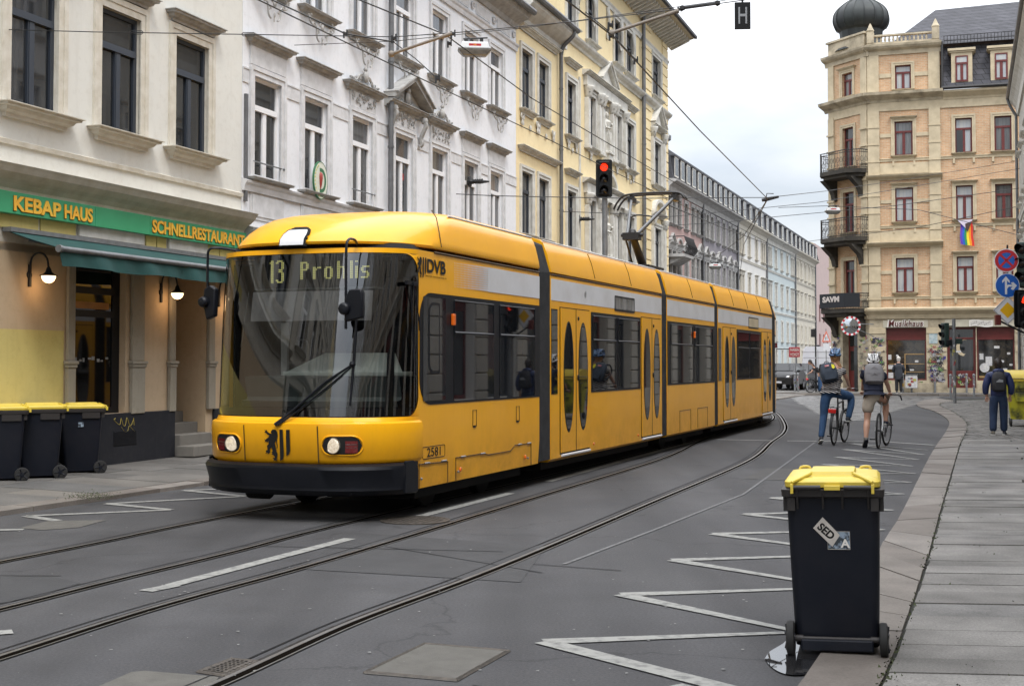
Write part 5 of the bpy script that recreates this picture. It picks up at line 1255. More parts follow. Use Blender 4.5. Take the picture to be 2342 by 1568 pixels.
# pride flag below a wing window
fl=empty('rainbow_flag',onm(2.72,-.22,8.55),-R(18.6),'rainbow pride flag hanging below a second floor window','flag')
fc=[(.03,.03,.35),(.02,.18,.12),(.75,.62,.04),(.8,.30,.03),(.55,.03,.03)]
fc=[(.10,.04,.38),(.02,.10,.45),(.02,.25,.08),(.80,.65,.03),(.80,.28,.02),(.60,.03,.02)]
b=MB();n=6
for i in range(6):
    for j in range(8):
        g_=lambda a,c:(.07+.092*a*(1+.02*c)+.02*math.sin(c*.9),.03*math.sin(a*1.3+c*.5),-.16*c*.86-(.02*a if c==8 else 0))
        b.poly([g_(i,j),g_(i+1,j),g_(i+1,j+1),g_(i,j+1)],i)
o=b.build('flag_cloth',[mat('flag'+'abcdef'[i],c,.8) for i,c in enumerate(fc)],fl,fix=False)
b=MB();b.poly([(-.05,-.04,.08),(.65,-.04,.10),(.42,-.05,-.45),(.30,-.05,-.30)]);b.build('flag_fold',mat('flag_white',(.55,.5,.6),.8),fl);b=MB();b.poly([(.3,-.055,-.1),(.62,-.055,.02),(.42,-.056,-.5),(.32,-.056,-.36)]);b.build('flag_stripe',mat('flag_brown',(.06,.035,.03),.8),fl)
# ===== right side house: pale stone front, seen at the edge and mirrored in the tram =====
stucco('right_stone',(.44,.42,.38),(.36,.34,.30),(.20,.19,.17),drip=.5)
def XR(Y):return XF(Y)
Yc=57.
Hr_len=100
Pr=Vector((XR(Yc),Yc,0))
Hr=House('stone_front_house','pale stone fronted house at the right edge with a deep overhanging eave',Pr,R(180)+TH,26,12,12.5,M['right_stone'])
# local x runs back towards and past the camera, outward = to the street
def fill(H_,nw,row,frames='white_frame',tr='pale_trim',pan=('pane_grey','pane_dark'),w_=1.0,blocks=True,piers=True,L_=None,H2=None):
    Lh=H_.L;sp=Lh/nw;ops=[]
    for i in range(nw):
        for z,h in row:ops.append((sp*(i+.5)-w_/2,z,w_,h,.25))
        ops.append((sp*(i+.5)-sp*.36,.7,sp*.72,2.7,.3))
    H_.wall(ops,rev=.25)
    for i in range(nw):
        for z,h in row:H_.window(sp*(i+.5)-w_/2,z,w_,h,frames,random.choice(pan),tr,tr,tr,rev=.25,tr=.18,lz=.3)
        x=sp*(i+.5)-sp*.36;w2=sp*.72
        b=MB();b.box((x,.24,.7),(x+w2,.3,.8));b.box((x,.24,2.9),(x+w2,.3,3.4));b.box((x,.24,.8),(x+.08,.3,2.9));b.box((x+w2-.08,.24,.8),(x+w2,.3,2.9));f_=H_.part(b,'shop_window','red_frame' if i%2 else 'dark_frame')
        b=MB();b.box((x+.04,.27,.75),(x+w2-.04,.28,3.3));H_.part(b,'pane','pane_dark',parent=f_)
    if blocks:
        b=MB();z=0
        while z<3.6:
            for i in range(nw+1):
                x0=max(0,sp*(i-.5)+sp*.37);x1=min(Lh,sp*(i+.5)-sp*.37)
                if x1>x0+.05:b.box((x0,-.06,z+.015),(x1,-.001,z+.43))
            z+=.45
        H_.part(b,'ashlar_block','pier_pale',bevel=.015)
    H_.cornice(MIDC,3.95,tr);H_.cornice(BAND,7.6,tr,name='string_course')
    e=H_.H
    H_.cornice([(0,-.5),(-.08,-.5),(-.12,-.2),(-.25,0),(-.38,.12),(-.40,.25),(0,.35)],e,tr)
    b=MB();b.tube([(0,-.44,e+.28),(Lh,-.44,e+.28)],.08,8);H_.part(b,'gutter','zinc',smooth=40)
    b=MB();b.poly([(0,-.42,e+.3),(Lh,-.42,e+.3),(Lh,6,e+4),(0,6,e+4)]);b.poly([(0,6,e+4),(Lh,6,e+4),(Lh,12,e+.3),(0,12,e+.3)]);b.poly([(0,-.42,e+.3),(0,6,e+4),(0,12,e+.3)]);b.poly([(Lh,-.42,e+.3),(Lh,6,e+4),(Lh,12,e+.3)]);H_.part(b,'roof','slate')
stucco('pier_pale',(.46,.44,.40),(.38,.36,.32),(.22,.2,.18),drip=.45)
fill(Hr,10,((4.6,1.9),(8.1,1.8)))
b=MB();b.tube(catmull([(.3,-.45,12.7),(.3,-.35,12.4),(.3,-.13,12.0)],4),.06,8);b.tube([(.3,-.12,12.0),(.3,-.12,1)],.06,8);Hr.part(b,'downpipe','zinc',smooth=40)
def row(name,label,P,th,L_,H,wm,nw,rows,**k):
    h=House(name,label,P,th,L_,12,H,M[wm]);fill(h,nw,rows,**k);return h
dR=-UF
row('cream_stone_house','cream plastered house on the right side of the street, beside the stone front',Pr+dR*26.02,R(180)+TH,22,14.5,'chalk_stucco',8,((4.6,1.9),(8.1,1.8),(11.4,1.6)))
row('brown_plaster_house','brown plastered house on the right side near the camera',Pr+dR*48.04+NF*2.6,R(180)+TH,20,13.5,'brown_stucco',8,((4.6,1.9),(8.1,1.8),(11.2,1.5)))
row('pale_plaster_house','pale plastered house on the right side behind the camera',Pr+dR*68.06+NF*2.6,R(180)+TH,26,14.5,'white_stucco',10,((4.6,1.9),(8.1,1.8),(11.4,1.6)))
# left row continuing behind the camera (mirrored in the windscreen)
row('grey_plaster_house','grey plastered house on the left before the snack bar',FP_(-35.1),TH,22,15.0,'ivory_stucco',9,((4.6,1.9),(8.1,1.8),(11.4,1.6)))
row('ochre_plaster_house','ochre plastered house on the left behind the camera',FP_(-60.),TH,24.8,14.0,'yellow_stucco',9,((4.6,1.9),(8.1,1.8),(11.4,1.6)))
# crossing street: blocks beyond the yellow corner and right of the crossing, so that side views close
# ---------------- the tram ----------------
TT=R(20.43)
mat('tram_yellow',(.85,.405,.006),.33,c2=(.78,.36,.005),scale=1.2,coat=.22,spec=.35)
_m=M['tram_yellow'];t=_m.node_tree;l=t.links.new;b_=t.nodes['Principled BSDF'];q=t.nodes[_m['mixnode']]
x=N(t,'ShaderNodeTexCoord');mp=N(t,'ShaderNodeMapping');mp.inputs['Scale'].default_value=(9,9,.8);l(x.outputs['Object'],mp.inputs[0])
n_=N(t,'ShaderNodeTexNoise');n_.inputs['Scale'].default_value=1.4;n_.inputs['Detail'].default_value=7;n_.inputs['Roughness'].default_value=.7;l(mp.outputs[0],n_.inputs['Vector'])
r_=N(t,'ShaderNodeMapRange');r_.inputs[1].default_value=.52;r_.inputs[2].default_value=.8;r_.inputs[4].default_value=.16;l(n_.outputs[0],r_.inputs[0])
q2=N(t,'ShaderNodeMix',data_type='RGBA');q2.inputs[7].default_value=(.50,.23,.01,1);l(q.outputs[2],q2.inputs[6]);l(r_.outputs[0],q2.inputs[0])
# road grime thrown up on the lower skirt, in patches
s_=N(t,'ShaderNodeSeparateXYZ');l(x.outputs['Object'],s_.inputs[0]);zr=N(t,'ShaderNodeMapRange');zr.inputs[1].default_value=.95;zr.inputs[2].default_value=.30;l(s_.outputs[2],zr.inputs[0])
ng=N(t,'ShaderNodeTexNoise');ng.inputs['Scale'].default_value=5;ng.inputs['Detail'].default_value=9;ng.inputs['Roughness'].default_value=.75;l(x.outputs['Object'],ng.inputs['Vector'])
nr=N(t,'ShaderNodeMapRange');nr.inputs[1].default_value=.38;nr.inputs[2].default_value=.72;nr.inputs[4].default_value=.38;l(ng.outputs[0],nr.inputs[0])
gm=N(t,'ShaderNodeMath',op='MULTIPLY');l(zr.outputs[0],gm.inputs[0]);l(nr.outputs[0],gm.inputs[1])
q3=N(t,'ShaderNodeMix',data_type='RGBA');q3.inputs[7].default_value=(.20,.105,.03,1);l(q2.outputs[2],q3.inputs[6]);l(gm.outputs[0],q3.inputs[0]);l(q3.outputs[2],b_.inputs['Base Color'])
nb=N(t,'ShaderNodeTexNoise');nb.inputs['Scale'].default_value=.9;nb.inputs['Detail'].default_value=2;l(x.outputs['Object'],nb.inputs['Vector']);bq=N(t,'ShaderNodeBump');bq.inputs['Strength'].default_value=.12;bq.inputs['Distance'].default_value=.06;l(nb.outputs[0],bq.inputs['Height']);l(bq.outputs[0],b_.inputs['Normal'])
rg_=N(t,'ShaderNodeMapRange');rg_.inputs[3].default_value=.30;rg_.inputs[4].default_value=.7;l(gm.outputs[0],rg_.inputs[0]);l(rg_.outputs[0],b_.inputs['Roughness'])
mat('tram_white',(.66,.67,.70),.4,c2=(.56,.56,.57),scale=2,coat=.3)
mat('tram_black',(.005,.006,.009),.42,c2=(.009,.010,.014),scale=3,spec=.25)
mat('tram_gap',(.004,.004,.004),.9)
mat('tram_glass',(.006,.007,.009),.02,spec=1.0)
mat('tram_line',(.05,.025,.004),.7)
mat('bellows_rubber',(.012,.013,.015),.7,c2=(.03,.03,.033),scale=6)
mat('orange_lens',(.75,.14,.01),.2,coat=1.)
mat('red_lens',(.12,.006,.006),.15,coat=1.)
mat('headlight_glow',(.6,.56,.5),.08,metal=.7,emit=.26,ecol=(1,.84,.62),c2=(.12,.10,.08),scale=38,thr=(.42,.58))
glassmat('windscreen_glass',(.44,.46,.455),.14)
tram=empty('tram',(C0.x,C0.y,0),R(90)-TT,'long yellow and white articulated tram with black bumper and lit headlights on the left track','tram')
def TX(b,name,m,smooth=None,parent=None,bevel=0,fix=True):
    return b.build(name,[M[k] for k in m] if isinstance(m,(list,tuple)) else M[m],parent or tram,smooth=smooth,bevel=bevel,fix=fix)
W2=1.15
# ring parameters: z -> (half width, nose x, side start x)
RINGS=[(.30,1.13,-4.66,-3.95),(.60,1.15,-4.74,-3.95),(1.02,1.15,-4.78,-3.95),(1.06,1.15,-4.72,-3.95),(1.6,1.15,-4.66,-3.95),(2.2,1.15,-4.57,-3.95),(2.75,1.145,-4.47,-3.93),(2.80,1.145,-4.46,-3.93),(2.825,1.11,-4.40,-3.90)]
def ringp(z):
    for a,b in zip(RINGS,RINGS[1:]):
        if a[0]<=z<=b[0]:
            f=(z-a[0])/(b[0]-a[0]);return [a[i]+(b[i]-a[i])*f for i in (1,2,3)]
    return RINGS[-1][1:] if z>2 else RINGS[0][1:]
PE,QE=3.0,1.8
def nosex(y,z,off=0.):
    w,xn,xs=ringp(z);w+=off;xn-=off
    return xs-(xs-xn)*max(0,1-(abs(y)/w)**PE)**(1/QE)
def nosering(z,n=40,off=0.,par=None,a0=-1.,a1=1.):
    """points from the near side (-w) round the nose to the far side (+w)"""
    w,xn,xs=par or ringp(z);w+=off;xn-=off;o=[]
    for i in range(n+1):
        t_=(a0+(a1-a0)*i/n);s=math.sin(t_*math.pi/2);c=math.cos(t_*math.pi/2)
        y=w*math.copysign(abs(s)**(2/PE),s);x=xs-(xs-xn)*abs(c)**(2/QE);o.append((x,y,z))
    return o
XE=-.12
def fullring(z,par=None,off=0.,xe=XE,w_end=None):
    r=nosering(z,40,off,par);w=(par or ringp(z))[0]+off
    sx=[xe,(xe*3+r[0][0])/4,(xe+r[0][0])/2,r[0][0]*.9+xe*.1]
    return [(x,-w,z) for x in sx]+r+[(x,w,z) for x in sx[::-1]]
# lower body shell
b=MB();b.loft([fullring(z) for z in (.30,.45,.60,.85,1.02)]);b.loft([fullring(1.02),fullring(1.035,par=(1.15,-4.75,-3.95)),fullring(1.06)])
# nose-less sides between window sill and roof
for s in (-1,1):
    zs=[1.06,1.6,2.2,2.75];b.loft([[(XE,s*ringp(z)[0],z),(-2,s*ringp(z)[0],z),(-3.2,s*ringp(z)[0],z),(ringp(z)[2],s*ringp(z)[0],z)] for z in zs])
b.loft([fullring(2.75),fullring(2.80),fullring(2.80,off=-.03)])
TX(b,'front_body','tram_yellow',smooth=35)
# dark gap below the dome, then the dome roof
b=MB();b.loft([fullring(2.79,off=-.05),fullring(2.86,off=-.05,par=(1.11,-4.40,-3.9))]);TX(b,'roof_gap','tram_gap')
DOME=[(2.845,1.145,-4.50,-3.4),(2.87,1.155,-4.51,-3.4),(2.93,1.145,-4.46,-3.3),(3.02,1.125,-4.33,-3.2),(3.12,1.10,-4.12,-3.05),(3.20,1.07,-3.88,-2.9),(3.26,1.03,-3.6,-2.7),(3.305,.95,-3.25,-2.4),(3.335,.82,-2.85,-2.0),(3.35,.6,-2.3,-1.6)]
b=MB();rg=[fullring(d_[0],par=d_[1:]) for d_ in DOME];b.loft(rg);b.poly(rg[-1]);b.poly(rg[0])
TX(b,'dome_roof','tram_yellow',smooth=40)
b=MB();b.tube([(-3.37,-1.158,2.87),(-3.36,-1.13,3.02),(-3.32,-1.075,3.20),(-3.28,-1.0,3.29)],.006,4);TX(b,'roof_seam','tram_line')
# white marker lamp cover on the dome
def domex(y,z):
    for a,c in zip(DOME,DOME[1:]):
        if a[0]<=z<=c[0]:
            f=(z-a[0])/(c[0]-a[0]);w,xn,xs=[a[i]+(c[i]-a[i])*f for i in (1,2,3)];return xs-(xs-xn)*max(0,1-(abs(y)/w)**PE)**(1/QE)
    return -4.4
def hood(off,sc,name,m):
    b=MB();zs=[2.835,2.90,2.96,3.0,3.03];ws=[.14,.14,.135,.115,.06];cy=.03
    rows=[]
    for z,w_ in zip(zs,ws):
        rows.append([(domex(cy+w_*sc*k/4,max(z,2.85))-off,cy+w_*sc*k/4,2.93+(z-2.93)*sc) for k in range(-4,5)])
    b.loft(rows);b.loft([[(p[0]+.03,p[1],p[2]) for p in r] for r in rows]);TX(b,name,m,smooth=60)
hood(.035,1.13,'lamp_cover_rim','tram_gap');hood(.05,1.0,'lamp_cover','tram_white')
# windscreen glass all round the nose
zs=[1.07,1.3,1.6,1.9,2.2,2.5,2.745]
b=MB();b.loft([nosering(z,44,-.004) for z in zs[::-1]]);TX(b,'windscreen','windscreen_glass',smooth=60,fix=False)
# black edges: lower band, pillars, upper edge
b=MB()
def band(z0,z1,a0,a1,off,n=24):b.loft([nosering(z0,n,off,a0=a0,a1=a1),nosering((z0+z1)/2,n,off,a0=a0,a1=a1),nosering(z1,n,off,a0=a0,a1=a1)])
band(1.06,1.15,-1,1,-.012,44);band(2.72,2.75,-1,1,-.012,44)
for a0,a1 in ((-.66,-.585),(.62,.66)):
    for z0,z1 in zip(zs,zs[1:]):band(z0,z1,a0,a1,-.012,3)
for z0,z1 in zip(zs,zs[1:]):band(z0,z1,-1,-.985,-.012,2);band(z0,z1,.985,1,-.012,2)
TX(b,'windscreen_frame','tram_black',smooth=60,fix=False)
# rounded yellow corners of the glass on both sides
b=MB()
for s in (-1,1):
    for zc,dz in ((1.06,1),(2.75,-1)):
        r_=.26;pc=[]
        for k in range(9):
            a=R(90)*k/8
            xx=-3.95-.20+ .20*math.sin(a) ;zz=zc+dz*(r_-r_*math.cos(a))
            pc.append((xx,zz))
        poly=[(-3.93,zc)]+[(x_,z_) for x_,z_ in pc][::1]
        pts=[]
        for x_,z_ in poly:
            w_,xn,xs=ringp(min(max(z_,1.06),2.75))
            # y on the superellipse at this x
            f=max(0,min(1,(xs-x_)/(xs-xn)));y_=w_*max(0,1-f**QE)**(1/PE)+.004;pts.append((x_,s*y_,z_))
        b.poly(pts)
TX(b,'glass_corner','tram_yellow')
# cab interior
mat('cab_dark',(.018,.018,.02),.8);mat('cab_grey',(.11,.125,.12),.6);mat('console_pale',(.62,.66,.62),.6);mat('blind_cloth',(.36,.34,.34),.9,c2=(.22,.21,.22),scale=4);mat('cab_white',(.55,.55,.56),.5)
b=MB();b.box((-3.9,-1.1,1.0),(-1.2,1.1,1.02));b.box((-1.25,-1.1,1.0),(-1.2,1.1,2.74));b.box((-3.9,-1.1,2.70),(-1.2,1.1,2.74));b.box((-2.2,-1.12,1.0),(-1.2,-1.1,2.7));b.box((-3.9,1.10,1.0),(-1.2,1.12,2.7));b.box((-3.1,-1.12,1.0),(-2.2,-1.1,2.7))
TX(b,'cab_interior','cab_dark')
b=MB();ys=[-1.02,-.9,-.6,0,.5,.62]
rows=[]
for z,ofs in ((1.16,.13),(1.22,.10),(1.23,.20),(1.26,.22),(1.47,.16)):
    rows.append([(nosex(min(abs(y),1.0),1.2)+ofs,y,z) for y in (-1.05,-.95,-.8,-.6,-.3,0,.3,.5,.62)])
rows.append([(-3.6,p[1],1.475) for p in rows[-1]]);b.loft(rows);TX(b,'dashboard','cab_grey',smooth=30)
b=MB();b.prism([(-4.30,.27,1.475),(-4.30,-.98,1.475),(-4.30,-.98,1.52),(-4.30,.27,1.52)],(.6,0,0));b.prism([(-4.25,.25,1.52),(-4.25,-.97,1.52),(-3.9,-.72,1.72),(-3.9,-.02,1.72)],(.3,0,0))
TX(b,'console','console_pale',bevel=.01)
b=MB();b.box((-3.9,.44,1.475),(-3.86,.52,2.05));TX(b,'white_post','cab_white')
b=MB();b.tube(catmull([(-3.7,.30,1.48),(-3.7,.30,1.8),(-3.7,.34,1.86),(-3.7,.42,1.87)],4),.012,6);TX(b,'hand_rail','steel',smooth=60)
b=MB();b.lathe([(.03,1.48),(.03,1.53),(.001,1.54)],10,c=(-3.95,.36,0));TX(b,'stop_button','red_lens')
b=MB();rows=[[(nosex(y,z)+.10,y,z) for y in (-.80,-.6,-.3,0,.3,.5,.57)] for z in (2.05,2.2,2.36)];b.loft(rows);b.loft([[(p[0]+.01,p[1],p[2]) for p in r] for r in rows]);TX(b,'sun_blind','blind_cloth')
b=MB();b.tube([(nosex(.57,2.3)+.07,.60,2.36),(nosex(.57,2.3)+.02,.66,1.78)],.006,4);TX(b,'blind_cord','steel')
# destination display
DXp=-4.33
b=MB();b.box((DXp,-.82,2.40),(DXp+.2,.60,2.74));disp=TX(b,'destination_display','cab_dark')
b=MB();b.box((DXp-.004,-.82,2.385),(DXp+.2,.60,2.40));TX(b,'display_frame','cab_grey')
mat('led_yellow',(.30,.28,.04),.5,emit=.42,ecol=(.88,.84,.30))
G={'1':['.##','###','.##','.##','.##','.##','.##','.##','.##','.##','.##','.##','.##'],
'3':['.####.','##..##','....##','....##','....##','..###.','..###.','....##','....##','....##','....##','##..##','.####.'],
'P':['#####.','##..##','##..##','##..##','#####.','##....','##....','##....','##....','##....'],
'r':['......','......','......','##.###','###...','##....','##....','##....','##....','##....'],
'o':['......','......','......','.####.','##..##','##..##','##..##','##..##','##..##','.####.'],
'h':['##....','##....','##....','#####.','##..##','##..##','##..##','##..##','##..##','##..##'],
'l':['##','##','##','##','##','##','##','##','##','##'],'i':['##','..','..','##','##','##','##','##','##','##'],
's':['......','......','......','.#####','##....','##....','.####.','....##','....##','#####.']}
b=MB();pz=.0185;py=.0168
def glyph(ch,y0,ztop):
    for r_,rowt in enumerate(G[ch]):
        for c_,v in enumerate(rowt):
            if v=='#':
                y=y0-c_*py;z=ztop-r_*pz;b.poly([(DXp-.006,y,z),(DXp-.006,y-py*.78,z),(DXp-.006,y-py*.78,z-pz*.78),(DXp-.006,y,z-pz*.78)])
y=.41;glyph('1',y,2.695);glyph('3',y-.075,2.695)
y=.04
for ch,ad in (('P',.150),('r',.135),('o',.150),('h',.150),('l',.060),('i',.065),('s',.12)):glyph(ch,y,2.672);y-=ad
b.build('display_digits',M['led_yellow'],disp,fix=False)
# yellow apron with panel seams
b=MB();rings=[nosering(z,40,o_) for z,o_ in ((.605,.03),(.64,.052),(.95,.055),(1.0,.045),(1.018,.01))]
b.loft(rings);TX(b,'front_apron','tram_yellow',smooth=50,fix=False)
b=MB()
for yy in (.42,-.43):
    b.loft([[(nosex(yy+d_,z,.056)-.003,yy+d_,z) for z in (.61,.7,.8,.9,.98)] for d_ in (-.006,.006)])
TX(b,'panel_seam','tram_line',fix=False)
# bumper
b=MB();rings=[nosering(z,44,o_) for z,o_ in ((.27,.02),(.285,.07),(.33,.10),(.37,.085),(.54,.11),(.575,.09),(.598,.03))]
ext=[[(-3.99,-1.160,min(r[0][2],.57))]+[(p[0]-.04,p[1] if abs(p[1])<1.165 else math.copysign(1.165,p[1]),p[2]) for p in r]+[(-3.99,1.160,min(r[0][2],.57))] for r in rings]
b.loft(ext);TX(b,'bumper','tram_black',smooth=40,fix=False)
b=MB();b.loft([[(nosex(-.74+d_,min(z,.6),.118),-.74+d_,z) for z in (.29,.36,.54,.57)] for d_ in (-.008,.008)]);b.loft([[(nosex(.80+d_,min(z,.6),.118),.80+d_,z) for z in (.29,.36,.54,.57)] for d_ in (-.004,.004)]);TX(b,'bumper_seam','tram_gap',fix=False)
b=MB();b.ball((nosex(-.66,.46,.11)+.005,-.66,.46),.022,8);TX(b,'bumper_plug','tram_gap')
# black skirt piece behind bumper
b=MB()
for s in (-1,1):b.prism([(-4.3,s*1.148,.285),(-3.985,s*1.152,.285),(-3.985,s*1.152,.50),(-4.0,s*1.152,.55),(-4.04,s*1.152,.59),(-4.10,s*1.15,.61),(-4.3,s*1.148,.615)],(0,s*.02,0))
TX(b,'skirt_corner','tram_black',bevel=.01)
# headlights
def stad(cy,cz,w_,h,n=10):
    r=h/2;o=[]
    for k in range(n+1):a=-R(90)+R(180)*k/n;o.append((cy+w_/2-r+r*math.cos(a),cz+r*math.sin(a)))
    for k in range(n+1):a=R(90)+R(180)*k/n;o.append((cy-w_/2+r+r*math.cos(a),cz+r*math.sin(a)))
    return o
for s in (-1,1):
    cy=s*.66;P_=stad(cy,.785,.37,.175)
    e=TX(MB(),'headlight','tram_black') if False else None
    b=MB();rw=.37;rh=.175
    cols_=[]
    for k in range(17):
        yy=-rw/2+rw*k/16;e_=max(0,abs(yy)-(rw/2-rh/2));hh=math.sqrt(max(0,(rh/2)**2-e_**2))+.0005;cols_.append([(nosex(cy+yy,.785+hh*q_,.058)-.004,cy+yy,.785+hh*q_) for q_ in (-1,0,1)])
    b.loft(cols_);h_=TX(b,'headlight','tram_gap',fix=False)
    b=MB();P2=stad(cy,.785,.39,.195);o1=[(nosex(y,z,.058)-.002,y,z) for y,z in P2];b.tube(o1,.008,6,closed=True);b.build('rim',M['tram_yellow'],h_,smooth=60)
    yb=cy-s*.075
    b=MB();x0=nosex(yb,.785,.058)-.010
    b.lathe([(.001,-.014),(.045,-.012),(.075,-.004),(.08,.004)],20,c=(x0,yb,.785),ax='x');b.build('lamp',M['headlight_glow'],h_,smooth=60)
    mat('lamp_ring',(.25,.24,.23),.2,metal=.9)
    b=MB();b.tube([(x0-.006,yb+.079*math.cos(k*.3142),.785+.079*math.sin(k*.3142)) for k in range(20)],.005,5,closed=True)
    b.build('ring',M['lamp_ring'],h_,smooth=60)
    yr=cy+s*.095;b=MB();xr=nosex(yr,.785,.058)-.006
    b.loft([[(nosex(yr+d_,.785,.058)-.008,yr+d_,z) for z in (.71,.745,.785,.83)] for d_ in (-.055,-.02,.02,.055)]);b.build('tail_lamp',M['red_lens'],h_,fix=False)
    b=MB();q_=[(nosex(yr+d_,z,.058)-.010,yr+d_,z) for d_,z in ((-.05,.765),(.05,.765),(.05,.795),(-.05,.795))];b.tube(q_,.0025,4,closed=True);b.build('reflector',M['lamp_ring'],h_)
# headlight reflectors light their surroundings a little through their own emission only
def onnose(pts,name,m,off=.062):
    b=MB();b.poly([(nosex(y,z,off),y,z) for y,z in pts]);return b
LY=lambda x_:.17-(x_-610)*.00109
LZ=lambda y_:.94-(y_-285)*.000955
lion=[[(690,300),(700,286),(735,288),(750,310),(755,345),(750,380),(735,400),(720,430),(728,480),(735,520),(742,560),(735,600),(700,560),(690,500),(680,460),(655,440),(650,380),(665,345),(690,330),(680,312)],
[(690,350),(650,345),(632,325),(612,318),(625,305),(612,290),(630,297),(645,290),(642,305),(655,318),(690,335)],
[(665,380),(655,400),(645,425),(628,415),(608,425),(620,408),(608,392),(625,395),(632,385),(655,370)],
[(690,465),(660,500),(670,525),(648,550),(640,535),(615,545),(625,528),(618,512),(640,505),(635,460),(655,440)],
[(700,520),(742,530),(745,560),(735,590),(733,625),(718,610),(697,627),(705,605),(690,590),(714,585),(712,558),(680,552),(690,540),(680,525)],
[(735,395),(748,388),(745,420),(750,450),(748,480),(735,490),(742,460),(736,430)]]
bars=[[(775,285),(812,285),(812,560),(800,600),(770,622)],[(845,285),(885,285),(881,510),(865,548),(838,562)]]
b=MB()
for i,pl in enumerate(lion+bars):b.poly([(nosex(LY(x_),LZ(y_),.062)-.0004*i,LY(x_),LZ(y_)) for x_,y_ in pl])
TX(b,'city_emblem','tram_gap',fix=False)
# wiper
b=MB();wp=lambda y,z,o=.03:(nosex(y,max(z,1.03),o) if z>1.03 else nosex(y,1.03,.03),y,z)
b.tube([(nosex(.03,1.0,.08),.03,.985),wp(-.1,1.12),wp(-.45,1.42),wp(-.715,1.60)],[.02,.014,.011,.011],6);b.tube([(nosex(.0,1.0,.08),.0,.985),wp(-.16,1.12),wp(-.5,1.39),wp(-.70,1.57)],[.012,.008,.008,.008],6)
b.tube([wp(-.715,2.2,.018),wp(-.715,1.6,.018),wp(-.70,1.18,.018)],[.012,.016,.010],6);b.ball(wp(-.71,1.6,.03),.035,8)
TX(b,'wiper','tram_black',smooth=40)
# side nose wiper and small fittings on corner glass
b=MB();b.tube([(-4.12,-1.16,2.45),(-4.02,-1.19,2.05),(-3.99,-1.18,1.95)],.008,5);b.tube([(-4.15,-1.15,2.44),(-4.10,-1.165,1.65)],.008,5);b.box((-4.25,-1.16,2.42),(-4.0,-1.13,2.46));TX(b,'side_wiper','tram_black')
# mirrors on long arms
def mirror(y,ny,s):
    e=MB();x0=-4.86
    e.tube(catmull([(-4.42,y*.9,2.84),(-4.62,y,2.86),(-4.80,y+ny,2.84),(-4.84,y+ny,2.7),(-4.84,y+ny,2.2),(-4.84,y+ny,1.95)],5),.014,6);m_=TX(e,'mirror_arm','tram_black',smooth=60)
    b=MB();b.prism([(-4.90,y+ny-s*.02,2.02),(-4.90,y+ny-s*.21,2.06),(-4.90,y+ny-s*.21,2.30),(-4.90,y+ny-s*.19,2.35),(-4.90,y+ny-s*.06,2.34),(-4.90,y+ny-s*.02,2.26),(-4.90,y+ny-s*.0,2.14)],(.07,0,0));b.lathe([(.001,-.05),(.055,-.04),(.065,0),(.065,.02)],12,c=(-4.91,y+ny-s*.02,2.15),ax='x')
    b.build('mirror_housing',M['tram_black'],m_,smooth=35,bevel=.015)
mirror(-.74,-.02,1)
# far side mirror
e=MB();e.tube(catmull([(-4.3,.85,2.82),(-4.45,.97,2.84),(-4.5,1.05,2.82),(-4.5,1.07,2.7),(-4.5,1.07,2.3),(-4.5,1.07,2.13)],5),.014,6);m_=TX(e,'mirror_arm','tram_black',smooth=60)
b=MB();b.prism([(-4.54,1.06,2.07),(-4.54,.96,2.11),(-4.54,.95,2.40),(-4.54,1.02,2.44),(-4.54,1.09,2.40),(-4.54,1.11,2.25)],(.08,0,0));b.lathe([(.001,-.05),(.05,-.04),(.06,0),(.06,.02)],12,c=(-4.56,1.08,2.26),ax='x');b.build('mirror_housing',M['tram_black'],m_,smooth=35,bevel=.015)
# ---- side details: everything on plane y=-+1.15, in section frames
def rrect(x0,x1,z0,z1,rl=.0,rr=.0,n=6):
    o=[]
    for cx_,cz_,r,a0 in ((x1,z0,rr,-90),(x1,z1,rr,0),(x0,z1,rl,90),(x0,z0,rl,180)):
        if r==0:o.append((cx_,cz_));continue
        ax_=cx_-r if cx_==x1 else cx_+r;az=cz_+r if cz_==z0 else cz_-r
        for k in range(n+1):a=R(a0+90*k/n);o.append((ax_+r*math.cos(a),az+r*math.sin(a)))
    return o
def panel(par,name,pts,m,y=.006,s=-1,th=.005,smooth=None):
    b=MB();b.prism([(p[0],s*(W2+y-th),p[1]) for p in pts],(0,s*th,0));return b.build(name,M[m],par,fix=True)
def line(par,name,pts,m='tram_line',r=.005,s=-1,y=.002,closed=False):
    b=MB();b.tube([(p[0],s*(W2+y),p[1]) for p in pts],r,4,closed=closed);return b.build(name,M[m],par)
def winpane(par,x0,x1,z0,z1,s,top=None,name='side_window'):
    f_=panel(par,name,rrect(x0,x1,z0,z1,.03,.03),'tram_glass',.010,s,.004)
    if top:
        zt=z1-top
        b=MB()
        for q_ in ([(x0+.02,zt),(x1-.02,zt)],):b.tube([(q_[0][0],s*(W2+.012),q_[0][1]),(q_[1][0],s*(W2+.012),q_[1][1])],.014,4)
        b.tube([(x0+.015,s*(W2+.010),z1-.015),(x1-.015,s*(W2+.010),z1-.015),(x1-.015,s*(W2+.010),zt),(x0+.015,s*(W2+.010),zt)],.010,4,closed=True)
        b.build('vent_frame',M['tram_black'],f_)
    return f_
def stripe(par,x0,x1,s,z0=2.455,z1=2.745):
    panel(par,'white_stripe',[(x0,z0),(x1,z0),(x1,z1),(x0,z1)],'tram_white',.004,s)
def hatch(par,pts,s):
    line(par,'hatch_seam',pts,s=s)
